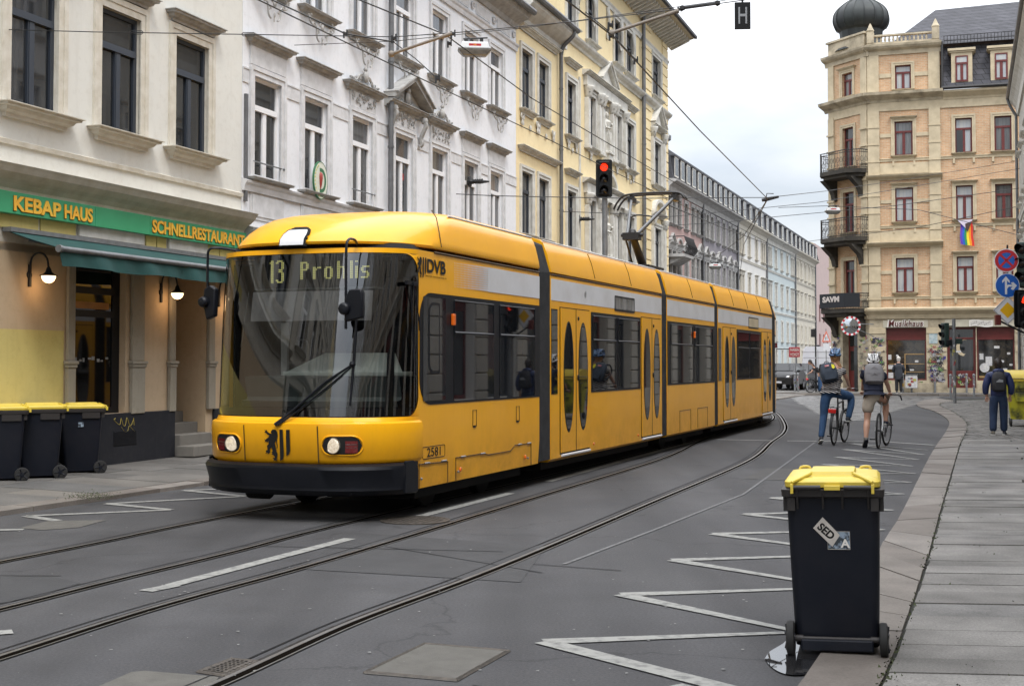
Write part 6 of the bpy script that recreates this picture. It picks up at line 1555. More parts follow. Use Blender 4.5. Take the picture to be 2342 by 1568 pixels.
def door(par,x0,x1,s):
    w_=(x1-x0)/2
    b=MB();b.prism([(x0-.02,s*W2,.36),(x1+.02,s*W2,.36),(x1+.02,s*W2,2.38),(x0-.02,s*W2,2.38)],(0,s*.003,0));b.build('door_gap',M['tram_gap'],par)
    for k in range(2):
        a=x0+w_*k+.008;c=x0+w_*(k+1)-.008
        d_=panel(par,'door',[(a,.385),(c,.385),(c,2.365),(a,2.365)],'tram_yellow',.016,s,.012)
        cx_=(a+c)/2;rx=(c-a)*.31
        pts=[(cx_+rx*math.cos(R(i*12)),1.42+.75*math.copysign(abs(math.sin(R(i*12)))**.85,math.sin(R(i*12)))) for i in range(30)]
        pr=[(cx_+(p[0]-cx_)*1.13,1.42+(p[1]-1.42)*1.03) for p in pts]
        panel(d_,'window_seal',pr,'tram_black',.018,s,.002);panel(d_,'door_window',pts,'tram_glass',.0205,s,.002)
    b=MB();b.box((x0+w_-.008,s*(W2+.006) if s>0 else s*(W2+.020),.385),(x0+w_+.008,s*(W2+.020) if s>0 else s*(W2+.006),2.365));b.build('door_seal',M['tram_gap'],par)
    b=MB();b.tube([(x0+.02,s*(W2+.02),.345),(x1-.02,s*(W2+.02),.345)],.018,6);b.build('door_step',M['tram_white'],par)
    b=MB();b.ball((x0+w_+.10,s*(W2+.02),2.24),.03,8,sc=(1,.5,1));b.ball((x0+w_+.08,s*(W2+.02),1.40),.035,8,sc=(1,.5,1.3));b.build('door_button',M['tram_black'],par)
def marker(par,x,z,s,m='orange_lens',w_=.06,h=.13):
    b=MB();b.box((x-w_/2,s*(W2+.01),z-h/2) if s>0 else (x-w_/2,s*(W2+.05),z-h/2),(x+w_/2,s*(W2+.05),z+h/2) if s>0 else (x+w_/2,s*(W2+.01),z+h/2));b.build('side_marker',M[m],par,bevel=.01)
# M1 sides
M1=tram
for s in (-1,1):
    panel(M1,'window_band',rrect(-3.93,XE,1.17,2.36,.28,.0,8),'tram_black',.006,s)
    winpane(M1,-3.85,-3.25,1.21,2.32,s,name='driver_window');
    panel(M1,'sliding_pane',rrect(-3.72,-3.42,1.50,2.26,.12,.02),'tram_black',.0125,s,.002);panel(M1,'driver_glass',rrect(-3.69,-3.45,1.53,2.23,.10,.02),'tram_glass',.0145,s,.002)
    winpane(M1,-3.02,-1.79,1.19,2.32,s,.37);winpane(M1,-1.60,-.32,1.19,2.32,s,.37)
    marker(M1,-3.08,2.09,s)
    stripe(M1,-1.95,XE,s)
    # dissolving edge of the stripe
    b=MB()
    for i in range(26):
        x_=-3.0+i*.0405;f=(i+1)/26
        for k in range(11):
            z_=2.458+k*.0262;h_=.007+.0165*f;w_=.03
            b.poly([(x_,s*(W2+.0045),z_),(x_+.012+.027*f,s*(W2+.0045),z_),(x_+.012+.027*f,s*(W2+.0045),z_+h_),(x_,s*(W2+.0045),z_+h_)])
    b.build('stripe_fade',M['tram_white'],M1,fix=False)
    hatch(M1,[(-3.93,.30),(-3.93,.555),(-3.17,.535),(-3.17,.30)],s);hatch(M1,[(-2.94,.30),(-2.94,.56),(-2.1,.555),(-1.95,.53),(-1.2,.53),(-1.05,.59),(-.45,.585),(-.45,.30)],s)
    for x_,z_ in ((-3.8,.556),(-3.35,.55),(-2.8,.56),(-2.2,.557),(-.95,.592),(-.6,.588)):
        b=MB();b.tube([(x_,s*(W2+.006),z_),(x_+.13,s*(W2+.006),z_-.001)],.010,5);b.build('hinge',M['steel'],M1)
    for x_,z_ in ((-3.88,.40),(-2.88,.40),(-.58,.40)):
        b=MB();b.ball((x_,s*(W2+.005),z_),.016,6);b.build('latch',M['steel'],M1)
    for x_,z_ in ((-2.82,.42),(-.68,.42),(-4.05,.74)):
        b=MB();xx=x_;yy=s*(W2+.008) if x_>-3.95 else s*1.148;b.ball((xx,yy,z_),.028,8,sc=(1,.5,1));b.build('side_marker_lamp',M['orange_lens'],M1)
    for x_ in (-2.44,-1.0):hatch(M1,[(x_,.88),(x_+.11,.88),(x_+.11,1.07),(x_,1.07),(x_,.88)],s)
    b=MB();b.box((-2.42,s*(W2+.001) if s>0 else s*(W2+.008),.87),(-2.36,s*(W2+.008) if s>0 else s*(W2+.001),.895));b.box((-.98,s*(W2+.001) if s>0 else s*(W2+.008),.87),(-.92,s*(W2+.008) if s>0 else s*(W2+.001),.895));b.build('flap_handle',M['tram_gap'],M1)
    line(M1,'drip_rail',[(-3.55,2.80),(XE,2.80)],'tram_line',.012,s,.0)
# operator lettering and fleet number (near side)
def sidetext(t_,x,z,w_,h,off=.0,mm='tram_gap',y=.004):
    me=fitx(textmesh(t_,.2,M[mm],.0005,off),w_,h);o=link('lettering',me,tram,loc=(x,-(W2+y),z));return o
sidetext('DVB',-3.74,2.575,.50,.145,.006)
sidetext('DRESDNER VERKEHRSBETRIEBE AG',-3.78,2.53,.56,.014)
b=MB();sc=.42
for i,pl in enumerate(lion+bars):
    b.poly([(-4.0+(x_-608)*.00085,-(W2+.003+.0004*i),2.505+(627-y_)*.00065) for x_,y_ in pl])
b.build('operator_emblem',M['tram_gap'],tram,fix=False)
line(tram,'number_frame',rrect(-3.84,-3.25,.60,.725,.02,.02,3),'tram_gap',.0035,-1,.001,True)
sidetext('2581',-3.73,.618,.36,.095,.0015)
# generic section shell
def section(name_body,x0,x1,cove_in=.10,parent=None,sl0=.22,sl1=.22):
    """prismatic body from x0 to x1"""
    p_=parent or tram
    pr=[(-W2,.30),(-W2,2.80),(-1.13,2.80),(-1.13,2.825),(-1.15,2.825)]
    b=MB();prof=[(-1.10,.28),(-W2,.32),(-W2,2.78),(-1.12,2.79),(-1.12,2.82),(1.12,2.82),(1.12,2.79),(W2,2.78),(W2,.32),(1.10,.28)]
    b.prism([(x0,a,c) for a,c in prof],(x1-x0,0,0));o=TX(b,name_body,'tram_yellow',parent=p_)
    prof=[(-1.155,2.83),(-1.155,2.86),(-1.10,3.08),(-1.04,3.23),(-1.0,3.265),(-.8,3.33),(0,3.36),(.8,3.33),(1.0,3.265),(1.04,3.23),(1.10,3.08),(1.155,2.86),(1.155,2.83)]
    b=MB();A=[];B=[]
    for a,c in prof:
        f=max(0,(c-2.83)/.53);A.append((x0+.0-sl0*0*f,a,c));B.append((x1-0*f,a,c))
    b.loft([A,B]);b.poly(A);b.poly(B);b.poly([A[0],A[-1],B[-1],B[0]]);r_=TX(b,'roof_cover','tram_yellow',smooth=30,parent=p_)
    for s in (-1,1):
        n_=max(1,int((x1-x0)/2.2))
        for k in range(1,n_+1):
            xx=x0+(x1-x0)*k/(n_+1);b=MB();b.tube([(xx,s*1.158,2.86),(xx,s*1.103,3.08),(xx,s*1.043,3.23)],.005,4);b.build('roof_seam',M['tram_line'],p_)
        b=MB();b.tube([(x0,s*1.03,3.262),(x1,s*1.03,3.262)],.012,5);b.build('roof_edge_highlight',M['tram_white'],p_)  # white tube stands in for the highlight along the gutter edge
    return o
def bellows(xa,xb,parent=None):
    """from end plane xa (front) to xb"""
    p_=parent or tram;n_=6;b=MB();rings=[]
    for k in range(n_*2+1):
        x_=xa+(xb-xa)*k/(n_*2);o_=0 if k%2==0 else -.045
        prof=[(-1.13-o_*0+(-o_ if False else 0),.30)]
        w_=1.14+o_;rings.append([(x_,-w_,.32),(x_,-w_,2.82),(x_,-(1.03+o_),3.2+o_),(x_,-.8,3.30+o_),(x_,.8,3.30+o_),(x_,1.03+o_,3.2+o_),(x_,w_,2.82),(x_,w_,.32)])
    b.loft(rings,closed=True,cap=True);return TX(b,'bellows','bellows_rubber',parent=p_)
# rear of M1 close
b=MB();b.poly([(XE,-1.14,.3),(XE,1.14,.3),(XE,1.14,2.8),(XE,-1.14,2.8)]);b.box((-3.9,-1.0,.28),(XE,1.0,.34));TX(b,'underframe','tram_gap')
for s in (-1,1):
    b=MB();b.tube([(-2.9,s*1.03,3.262),(XE,s*1.035,3.262)],.012,5);b.build('roof_edge_highlight',M['tram_white'],tram)  # front section: gutter highlight drawn as a white tube
bellows(XE,.34)
section('body_section',.34,6.42)
for s in (-1,1):
    stripe(tram,.36,6.40,s)
    line(tram,'drip_rail',[(.36,2.80),(6.4,2.80)],'tram_line',.010,s,.0)
    panel(tram,'window_band',[(.36,1.19),(.62,1.19),(.62,2.34),(.36,2.34)],'tram_glass',.006,s)
    door(tram,.74,2.08,s);door(tram,5.02,6.32,s)
    panel(tram,'window_band',rrect(2.18,4.96,1.18,2.36),'tram_black',.006,s)
    winpane(tram,2.24,3.50,1.21,2.32,s,.37);winpane(tram,3.58,4.88,1.21,2.32,s,.37)
    panel(tram,'side_display',rrect(3.42,4.60,2.42,2.66,.03,.03),'tram_black',.008,s);panel(tram,'display_glass',rrect(3.46,4.56,2.45,2.63,.02,.02),'pane_grey',.0105,s,.003)
    b=MB()
    for x_ in (1.9,5.3):b.lathe([(.001,0),(.05,0),(.05,.012)],10,c=(x_,s*(W2+.004),2.6),ax='y')
    b.build('white_rivet',M['tram_white'],tram)
    for x_ in (2.3,4.8):
        b=MB();b.ball((x_,s*(W2+.005),.42),.022,6,sc=(1,.5,1));b.build('side_marker_lamp',M['orange_lens'],tram)
bellows(6.42,6.80)
section('middle_body',6.80,10.86)
for s in (-1,1):
    stripe(tram,6.82,10.84,s);line(tram,'drip_rail',[(6.82,2.80),(10.84,2.80)],'tram_line',.010,s,.0)
    panel(tram,'window_band',[(6.82,1.21),(10.84,1.21),(10.84,2.36),(6.82,2.36)],'tram_black',.006,s)
    winpane(tram,7.05,8.80,1.24,2.32,s,.37);winpane(tram,9.0,10.65,1.24,2.32,s,.37);marker(tram,8.90,2.15,s)
    for x_ in (7.75,9.25):hatch(tram,[(x_,.33),(x_,.72),(x_+.9,.72),(x_+.9,.33)],s)
bellows(10.86,11.22)
section('rear_section',11.22,17.9)
for s in (-1,1):
    stripe(tram,11.24,17.88,s);line(tram,'drip_rail',[(11.24,2.80),(17.88,2.80)],'tram_line',.010,s,.0)
    panel(tram,'window_band',[(11.24,1.23),(11.55,1.23),(11.55,2.34),(11.24,2.34)],'tram_glass',.006,s)
    door(tram,11.72,13.14,s);door(tram,16.40,17.80,s)
    panel(tram,'window_band',rrect(13.24,16.30,1.23,2.36),'tram_black',.006,s);winpane(tram,13.32,14.7,1.26,2.32,s,.37);winpane(tram,14.8,16.2,1.26,2.32,s,.37)
    panel(tram,'side_display',rrect(14.65,15.95,2.42,2.68,.03,.03),'tram_black',.008,s);panel(tram,'display_glass',rrect(14.69,15.91,2.45,2.65,.02,.02),'stone_tan',.0105,s,.003)
    b=MB()
    for x_ in (12.6,17.0):b.lathe([(.001,0),(.05,0),(.05,.012)],10,c=(x_,s*(W2+.004),2.6),ax='y')
    b.build('white_rivet',M['tram_white'],tram)
# tail, turned left
tail=bpy.data.objects.new('tail_section',None);COL.objects.link(tail);tail.parent=tram;tail.location=(18.05,0,0);tail.rotation_euler=(0,0,R(8.5))
bellows(17.9,18.4)
b=MB()
def tring(z,w_=None,xn=4.7):
    w_=w_ or ringp(min(z,2.8))[0];xs=3.9;o=[]
    for i in range(25):
        a=(-1+2*i/24);s_=math.sin(a*math.pi/2);c_=math.cos(a*math.pi/2);o.append((xs+(xn-xs)*abs(c_)**(2/QE),w_*math.copysign(abs(s_)**(2/PE),s_),z))
    return [(.25,-w_,z)]+o+[(.25,w_,z)]
b.loft([tring(.3),tring(1.0,xn=4.75),tring(1.1),tring(2.8,xn=4.5)]);b.poly([(.25,-1.14,.3),(.25,1.14,.3),(.25,1.14,2.8),(.25,-1.14,2.8)]);b.build('tail_body',M['tram_yellow'],tail,smooth=35)
b=MB();rg=[tring(z,w_,xn) for z,w_,xn in ((2.84,1.155,4.5),(2.9,1.155,4.5),(3.08,1.10,4.3),(3.23,1.04,3.95),(3.30,.9,3.5),(3.35,.6,3.0))];rg=[[(min(p[0],p[0]),p[1],p[2]) for p in r] for r in rg];b.loft(rg);b.poly(rg[-1]);b.poly([r[0] for r in rg]+[r[-1] for r in rg[::-1]]);b.build('tail_roof',M['tram_yellow'],tail,smooth=35)
for s in (-1,1):
    panel(tail,'window_band',[(.3,1.2),(3.7,1.2),(3.7,2.36),(.3,2.36)],'tram_black',.006,s)
    f_=panel(tail,'side_window',rrect(.4,1.7,1.24,2.32,.03,.03),'tram_glass',.010,s,.004);panel(tail,'side_window',rrect(1.8,3.1,1.24,2.32,.03,.03),'tram_glass',.010,s,.004)
    panel(tail,'white_stripe',[(.27,2.455),(2.0,2.455),(2.0,2.745),(.27,2.745)],'tram_white',.004,s)
    b=MB();b.box((3.1,s*(W2+.01) if s>0 else s*(W2+.05),2.02),(3.16,s*(W2+.05) if s>0 else s*(W2+.01),2.16));b.build('side_marker',M['red_lens'],tail)
b=MB();b.box((4.55,-.9,1.2),(4.60,.9,2.6));b.build('rear_window',M['tram_glass'],tail)
# undercarriage: wheels and boxes
b=MB()
for xa,xb in ((-3.6,-.3),(.5,6.2),(7.0,10.6),(11.4,17.6)):
    b.box((xa,-.95,.16),(xb,.95,.30))
TX(b,'underfloor','tram_gap')
for x_ in (-2.9,-1.2,7.9,9.7,19.6,21.0):
    for s in (-1,1):
        b=MB();b.lathe([(.001,-.06),(.29,-.06),(.31,-.05),(.31,.05),(.001,.05)],20,c=(x_,s*.725,.31),ax='y')
        if x_<18:TX(b,'wheel','tram_gap')
        else:
            o=b.build('wheel',M['tram_gap'],tail);o.location=(-18.05,0,0)
b=MB();b.lathe([(.05,-.16),(.09,-.12),(.09,.12),(.05,.16)],10,c=(-4.35,.5,.27),ax='y');TX(b,'coupling','tram_gap')
# roof equipment
b=MB();b.box((7.3,-.7,3.30),(8.4,.7,3.42));b.box((10.2,-.6,3.30),(10.7,.6,3.40));TX(b,'roof_box','tram_black',bevel=.01)
# pantograph
pb=MB();x0=9.45;pb.box((x0-.5,-.5,3.33),(x0+.5,.5,3.40));pg=TX(pb,'pantograph','iron')
def pt(name,pts,r,m='iron',n=8):
    b=MB();b.tube(pts,r,n);return b.build(name,M[m],pg,smooth=60)
pt('lower_arm',[(x0+.25,.0,3.4),(x0-.75,.0,4.08)],[.095,.075]);pt('control_rod',[(x0-.15,.12,3.4),(x0-.85,.1,3.98)],.02)
b=MB();b.box((x0-.92,-.16,4.0),(x0-.66,.16,4.14));b.tube([(x0-.78,-.22,4.1),(x0-.78,.22,4.1)],.035,8);b.ball((x0-.78,0,4.14),.09,8);b.build('knee_joint',M['iron'],pg)
for s in (-1,1):pt('upper_arm',[(x0-.78,s*.10,4.12),(x0+.85,s*.46,5.02)],[.032,.028],'zinc')
pt('cross_rod',catmull([(x0-.05,.26,4.52),(x0-.05,.1,4.57),(x0-.05,-.1,4.55),(x0-.05,-.26,4.52)],4),.016)
pt('guide_rod',[(x0-.85,-.05,4.0),(x0+.8,-.42,4.93)],.012)
for dx in (-.14,.14):pt('contact_strip',catmull([(x0+.9+dx,.82,4.80),(x0+.9+dx,.74,4.94),(x0+.9+dx,.60,5.07),(x0+.9+dx,.35,5.105),(x0+.9+dx,0,5.11),(x0+.9+dx,-.35,5.105),(x0+.9+dx,-.58,5.08),(x0+.9+dx,-.68,4.98)],5),.022)
for s in (-1,1):
    b=MB();b.box((x0+.73,s*.46-.05,4.94),(x0+1.06,s*.46+.05,5.05));b.box((x0+.78,s*.46-.02,5.02),(x0+1.02,s*.46+.02,5.09));b.build('head_mount',M['iron'],pg)
# ---------------- wheelie bins ----------------
mat('bin_grey',(.006,.008,.014),.42,c2=(.012,.013,.018),spec=.22,scale=3,bump=.08,bscale=220)
mat('bin_yellow',(.62,.47,.05),.45,c2=(.54,.41,.06),scale=3,bump=.06,bscale=150)
mat('bin_rim',(.028,.025,.024),.5,spec=.35)
def rr_ring(hx,y0,y1,z,r=.05,n=4):
    o=[]
    for cx_,cy_,a0 in ((hx-r,y1-r,0),(-hx+r,y1-r,90),(-hx+r,y0+r,180),(hx-r,y0+r,270)):
        for k in range(n+1):a=R(a0+90*k/n);o.append((cx_+r*math.cos(a),cy_+r*math.sin(a),z))
    return o
def make_bin(label,detail=True,group=None):
    e=empty('wheelie_bin',(0,0,0),0,label,'bin',group)
    # body: back at y=-.33 (wheels), front at y=+.33
    b=MB();b.loft([rr_ring(.235,-.245,.235,.05),rr_ring(.238,-.25,.24,.07),rr_ring(.252,-.28,.29,.5),rr_ring(.265,-.31,.34,.96)],closed=True,cap=True);b.build('body',M['bin_grey'],e,smooth=40)
    b=MB();b.loft([rr_ring(.275,-.335,.36,.935),rr_ring(.29,-.35,.375,.945),rr_ring(.293,-.353,.378,.985),rr_ring(.28,-.34,.365,.992)],closed=True,cap=True)
    for x in (-.235,.235):b.box((x-.022,-.335,.86),(x+.022,-.29,.94))
    for x in (-.055,.055,-.2,.2):b.prism([(x-.006,-.30,.86),(x-.006,-.375,.985),(x-.006,-.30,.985)],(.012,0,0))
    for x in (-.285,.262):b.box((x,-.26,.85),(x+.024,.0,.94))
    b.build('rim',M['bin_rim'],e,smooth=40)
    b=MB()
    if detail:
        for xa,xb in ((-.23,-.065),(.065,.23)):b.tube([(xa,-.375,1.0),(xb,-.375,1.0)],.014,8)
    else:b.tube([(-.23,-.375,1.0),(.23,-.375,1.0)],.014,8)
    b.build('handle',M['bin_rim'],e,smooth=50)
    b=MB();b.loft([rr_ring(.27,-.345,.385,.998,.06),rr_ring(.272,-.347,.387,1.03,.06),rr_ring(.255,-.32,.37,1.05,.06),rr_ring(.20,-.26,.31,1.062,.06)],closed=True,cap=True)
    b.loft([rr_ring(.135,-.27,.20,1.05,.03),rr_ring(.125,-.25,.18,1.085,.03)],closed=True,cap=True)
    for x in (-.205,.16):
        b.tube(catmull([(x-.005,.28,1.04),(x,.29,1.07),(x+.05,.29,1.072),(x+.055,.28,1.04)],3),.010,6)
        b.tube(catmull([(x,-.08,1.05),(x,-.08,1.10),(x+.06,-.08,1.10),(x+.06,-.08,1.05)],3),.011,6) if False else None
    b.tube([(-.225,-.35,1.0),(-.225,-.37,1.03),(-.12,-.27,1.075)],.011,6);b.tube([(.225,-.35,1.0),(.225,-.37,1.03),(.12,-.27,1.075)],.011,6);b.box((-.045,-.385,.985),(.045,-.33,1.012));b.box((-.235,-.39,.965),(-.218,-.36,1.02));b.box((.218,-.39,.965),(.235,-.36,1.02))
    b.build('lid',M['bin_yellow'],e,smooth=50,bevel=.004)
    b=MB();b.tube([(-.285,-.275,.10),(.285,-.275,.10)],.013,8);b.tube([(-.19,-.275,.10),(-.25,-.275,.10)],.02,8);b.tube([(.19,-.275,.10),(.25,-.275,.10)],.02,8);b.build('axle',M['bin_rim'],e,smooth=50)
    b=MB();b.box((-.205,-.30,.03),(.205,-.22,.10));b.build('foot',M['bin_grey'],e,bevel=.01)
    for s in (-1,1):
        b=MB();b.lathe([(.03,-.02),(.085,-.024),(.1,-.018),(.103,0),(.1,.018),(.085,.024),(.03,.02)],24,c=(s*.262,-.275,.10),ax='x',cap=True);w=b.build('wheel',M['rubber'],e,smooth=50)
        b=MB();b.lathe([(.001,-.028),(.03,-.026),(.035,0),(.03,.026),(.001,.028)],12,c=(s*.262,-.275,.10),ax='x')
        for k in range(5):
            a=6.283*k/5;b.tube([(s*.262+s*.02,-.275+.03*math.cos(a),.10+.03*math.sin(a)),(s*.262+s*.026,-.275+.08*math.cos(a),.10+.08*math.sin(a))],.008,4)
        b.build('hub',M['bin_grey'],w,smooth=50)
    return e
bn=make_bin('grey wheelie bin with yellow lid standing alone on the kerb by the puddle')
A=gp(1812,1496);B=gp(2019,1503,.01)
mid=(A+B)/2;dv=(B-A).normalized();az=math.atan2(dv.y,dv.x);
bn.scale=(.95,.95,.93);bn.rotation_euler=(0,R(-1.2),az);bn.location=(mid.x-math.sin(az)*(.275*.95),mid.y+math.cos(az)*(.275*.95),.006)
# stickers on the back of the bin
mat('sticker_pale',(.52,.49,.45),.5,c2=(.42,.39,.36),scale=20);mat('sticker_blue',(.25,.32,.40),.5,c2=(.03,.04,.05),scale=25,thr=(.45,.55))
def backY(z):return -.25-(z-.05)*.066-.002
b=MB();b.poly([(-.035+dx,backY(z)-.001,z) for dx,z in ((0,.63),(.125,.63),(.125,.735),(0,.735))]);st=b.build('sticker',M['sticker_blue'],bn)
b=MB();q=[(-.035,.63),(.09,.63),(.09,.735),(-.035,.735)];b.tube([(x,backY(z)-.002,z) for x,z in q],.0016,4,closed=True);b.build('sticker_border',M['sticker_pale'],bn)
b=MB();q=[(-.115,.755),(-.06,.82),(.035,.715),(-.01,.645)];b.poly([(x,backY(z)-.0035,z) for x,z in q]);s2=b.build('sticker',M['sticker_pale'],bn)
me=textmesh('SED',.062,M['tram_gap'],.0,.0025);
me.transform(Matrix.Rotation(R(43),4,'Y'))
o=link('sticker_writing',me,bn,loc=(-.095,backY(.74)-.005,.757));o.rotation_euler=(R(3.8),0,0)
me=textmesh('A',.07,M['letter_white'],.0,.002);o=link('sticker_writing',me,bn,loc=(.040,backY(.66)-.003,.642));o.rotation_euler=(R(3.8),0,0)
for (px,py,rz_,lb,sc) in ((228.8,1083,118,'dark wheelie bin with yellow lid, rightmost of the three by the plinth',.90),(137,1095,114,'dark wheelie bin with yellow lid, middle one of the three by the plinth',.92),(50,1102,112,'dark wheelie bin with flat yellow lid, leftmost of the three, cut by the frame',.92)):
    c=make_bin(lb,False,'wheelie bins in front of the snack bar');g=gp(px,py,.085)
    o_=min([Matrix.Rotation(R(rz_),3,'Z')@Vector((sx*.262*sc,-.275*sc,0)) for sx in (-1,1)],key=lambda v:v.y)
    c.location=(g.x-o_.x,g.y-o_.y,.088);c.rotation_euler=(0,0,R(rz_));c.scale=(sc,)*3
    if px>200:
        b=MB();b.box((-.273,-.02,.72),(-.2705,.06,.79));b.build('sticker',M['sticker_blue'],c);b=MB();b.box((.256,.1,.78),(.2685,.17,.86));b.build('sticker',M['sticker_blue'],c);me=textmesh('KA',.09,M['letter_white']);o=link('lettering',me,c,loc=(.272,.0,.62),rot=(0,0,R(90)))
# large yellow container at the right edge
dp=gp(2318,976,KZ);dc=empty('waste_container',(dp.x+.62,dp.y+.45,KZ),-TH,'large dirty yellow wheeled waste container against the right house','container')
mat('container_yellow',(.42,.40,.02),.5,c2=(.05,.055,.02),scale=2.2,thr=(.45,.62))
b=MB();b.loft([rr_ring(.50,-.40,.40,.18,.05),rr_ring(.54,-.43,.43,.5,.05),rr_ring(.62,-.50,.50,1.12,.05)],closed=True,cap=True);b.build('body',M['container_yellow'],dc,smooth=40)
b=MB()
for z in (.95,.62):b.box((-.40,-.52,z),(.40,-.47,z+.22))
b.build('ribs',M['container_yellow'],dc,bevel=.01)
b=MB();b.loft([rr_ring(.66,-.54,.54,1.12,.05),rr_ring(.67,-.55,.55,1.18,.05)],closed=True,cap=True);b.build('rim',M['bin_yellow'],dc)
b=MB();b.loft([[(x,.55*math.cos(a),1.20+.20*math.sin(a)) for a in [math.pi*k/10 for k in range(11)]] for x in (-.67,.67)]);b.poly([(-.67,.55*math.cos(math.pi*k/10),1.20+.20*math.sin(math.pi*k/10)) for k in range(11)]);b.build('lid',M['bin_yellow'],dc,smooth=60)
b=MB();b.tube([(-.70,-.45,.2),(-.72,-.5,1.0),(-.70,-.3,1.02)],.02,6);b.build('handle',M['iron'],dc)
for x in (-.5,.5):
    for y in (-.38,.38):
        b=MB();b.lathe([(.001,-.025),(.09,-.025),(.1,0),(.09,.025),(.001,.025)],14,c=(x,y,.10),ax='x');b.build('wheel',M['rubber'],dc,smooth=40)
# ---------------- traffic lights, posts and signs ----------------
mat('signal_black',(.005,.006,.007),.5,spec=.25);mat('signal_green_paint',(.012,.03,.026),.5)
mat('red_signal_lamp',(.5,.02,.01),.4,emit=.75,ecol=(1,.035,.008));mat('dark_signal_lens',(.01,.01,.012),.15)
def signal_head(parent,loc,rz,h=.98,lit=0,board=True,m='signal_black',sc=1):
    hd=bpy.data.objects.new('signal_head',None);COL.objects.link(hd);hd.parent=parent;hd.location=loc;hd.rotation_euler=(0,0,rz);hd.scale=(sc,)*3
    w=.30;b=MB();b.box((-w/2,-.08,-h/2),(w/2,.12,h/2));b.build('housing',M[m],hd,bevel=.03)
    if board:
        b=MB();b.prism([(p[0],-.02,p[1]) for p in rrect(-.22,.22,-h/2-.05,h/2+.05,.06,.06)],(0,.015,0));b.build('back_board',M['signal_black'],hd)
    for i in range(3):
        z=h/2-.17-.31*i
        b=MB();b.lathe([(.001,-.125),(.06,-.118),(.10,-.09),(.105,-.085)],18,c=(0,0,z),ax='y',cap=False);b.build('lens',M['red_signal_lamp'] if i==lit else M['dark_signal_lens'],hd,smooth=60)
        b=MB();rA=[];rB=[]
        for k in range(15):
            a=R(-35+250*k/14);rA.append((.122*math.cos(a),-.08,z+.122*math.sin(a)));rB.append((.12*math.cos(a),-.08-.16*(.55+.45*math.sin(a)),z+.122*math.sin(a)))
        b.loft([rA,rB]);b.loft([[(p[0]*.95,p[1],z+(p[2]-z)*.95) for p in r] for r in (rB,rA)]);b.build('visor',M['signal_black'],hd,smooth=60)
    return hd
# central signal on the left pavement behind the tram
g=at(1380,410,36.5);e=empty('traffic_light',(g.x+.03,36.5,FP),0,'tall traffic light showing red behind the tram, before the yellow house','traffic light')
b=MB();b.tube([(0,0,0),(0,0,g.z-.35-FP)],.075,12);b.build('post',M['galv'],e,smooth=50)
signal_head(e,(-.03,-.14,g.z-FP),R(-3),h=.92)
# junction post on the right corner
g=gp(2182.5,922,KZ);e=empty('traffic_light',(g.x,g.y,KZ),0,'dark green traffic light seen from the side on the stickered corner post','traffic light')
ht=3.28
islandmat('stickered',[(.16,.17,.17),(.40,.38,.33),(.25,.25,.26),(.12,.13,.13)],rough=.6,scale=9)
b=MB();b.tube([(0,0,0),(0,0,ht)],.068,12);b.build('post',M['galv'],e,smooth=50)
def stickers(par,r,z0,z1,n,seed,mats=None):
    rd=random.Random(seed)
    for k in range(n):
        b=MB();a=rd.uniform(R(180),R(360));z=rd.uniform(z0,z1);h=rd.uniform(.05,.12);dw=rd.uniform(.5,1.0)
        A_=[];B_=[]
        for j in range(4):
            t_=a+dw*j/3;A_.append(((r+.002+.0004*k)*math.cos(t_),(r+.002+.0004*k)*math.sin(t_),z));B_.append(((r+.002+.0004*k)*math.cos(t_),(r+.002+.0004*k)*math.sin(t_),z+h))
        b.loft([A_,B_]);b.build('sticker',M[rd.choice(mats or ('sticker_pale','sticker_blue','litter','sprayg','sprayd','sprayf'))],par)
stickers(e,.068,.6,2.2,16,3)
signal_head(e,(-.36,.0,2.65),R(-75),h=.95,lit=-1,board=False,m='signal_green_paint')
b=MB();b.tube([(0,0,3.0),(-.36,0,3.0)],.02,6);b.tube([(0,0,2.25),(-.3,0,2.25)],.02,6);b.build('bracket',M['iron'],e)
b=MB();b.box((.06,-.12,2.30),(.30,.12,2.52));b.build('push_box',M['signal_green_paint'],e,bevel=.02);b=MB();b.box((-.34,-.25,2.26),(-.14,-.02,2.46));b.build('pedestrian_signal',M['signal_black'],e,bevel=.02)
# mast at the right edge with signs and signals
MY=30.;mx=at(2356,700,MY).x;e=empty('traffic_light',(mx,MY,KZ),0,'traffic light with a lit red lamp at the right edge of the street','traffic light')
b=MB();b.tube([(0,0,0),(0,0,5.2)],.08,12);b.build('post',M['galv'],e,smooth=50)
px=MY/F
def atM(x_,y_,dy=0):
    p=at(x_,y_,MY+dy);return (p.x-mx,dy,p.z-KZ)
signal_head(e,atM(2336,706,-.25),R(18),h=.80,sc=.92)
signal_head(e,atM(2341,604,-.1),R(-55),h=.98,lit=-1,m='signal_green_paint',board=False,sc=1.0)
b=MB();b.tube([atM(2356,690,0),atM(2338,700,-.1)],.02,6);b.tube([atM(2356,610,0),atM(2340,604,-.05)],.02,6);b.build('bracket',M['iron'],e)
mat('sign_red',(.42,.012,.02),.4);mat('sign_blue',(.01,.10,.42),.4);mat('sign_white',(.62,.63,.66),.4);mat('sign_amber',(.75,.42,.01),.4);mat('sign_back',(.25,.26,.27),.5,metal=.4)
def disc(b,r,y0,y1,c=(0,0,0),n=36):b.lathe([(.001,y0),(r,y0),(r,y1),(.001,y1)],n,c=c,ax='y')
def ring(b,r0,r1,y,n=36):
    q=[(r1*math.cos(6.2832*k/n),y,r1*math.sin(6.2832*k/n)) for k in range(n)];p=[(r0*math.cos(6.2832*k/n),y,r0*math.sin(6.2832*k/n)) for k in range(n)]
    for k in range(n):b.poly([q[k],q[(k+1)%n],p[(k+1)%n],p[k]])
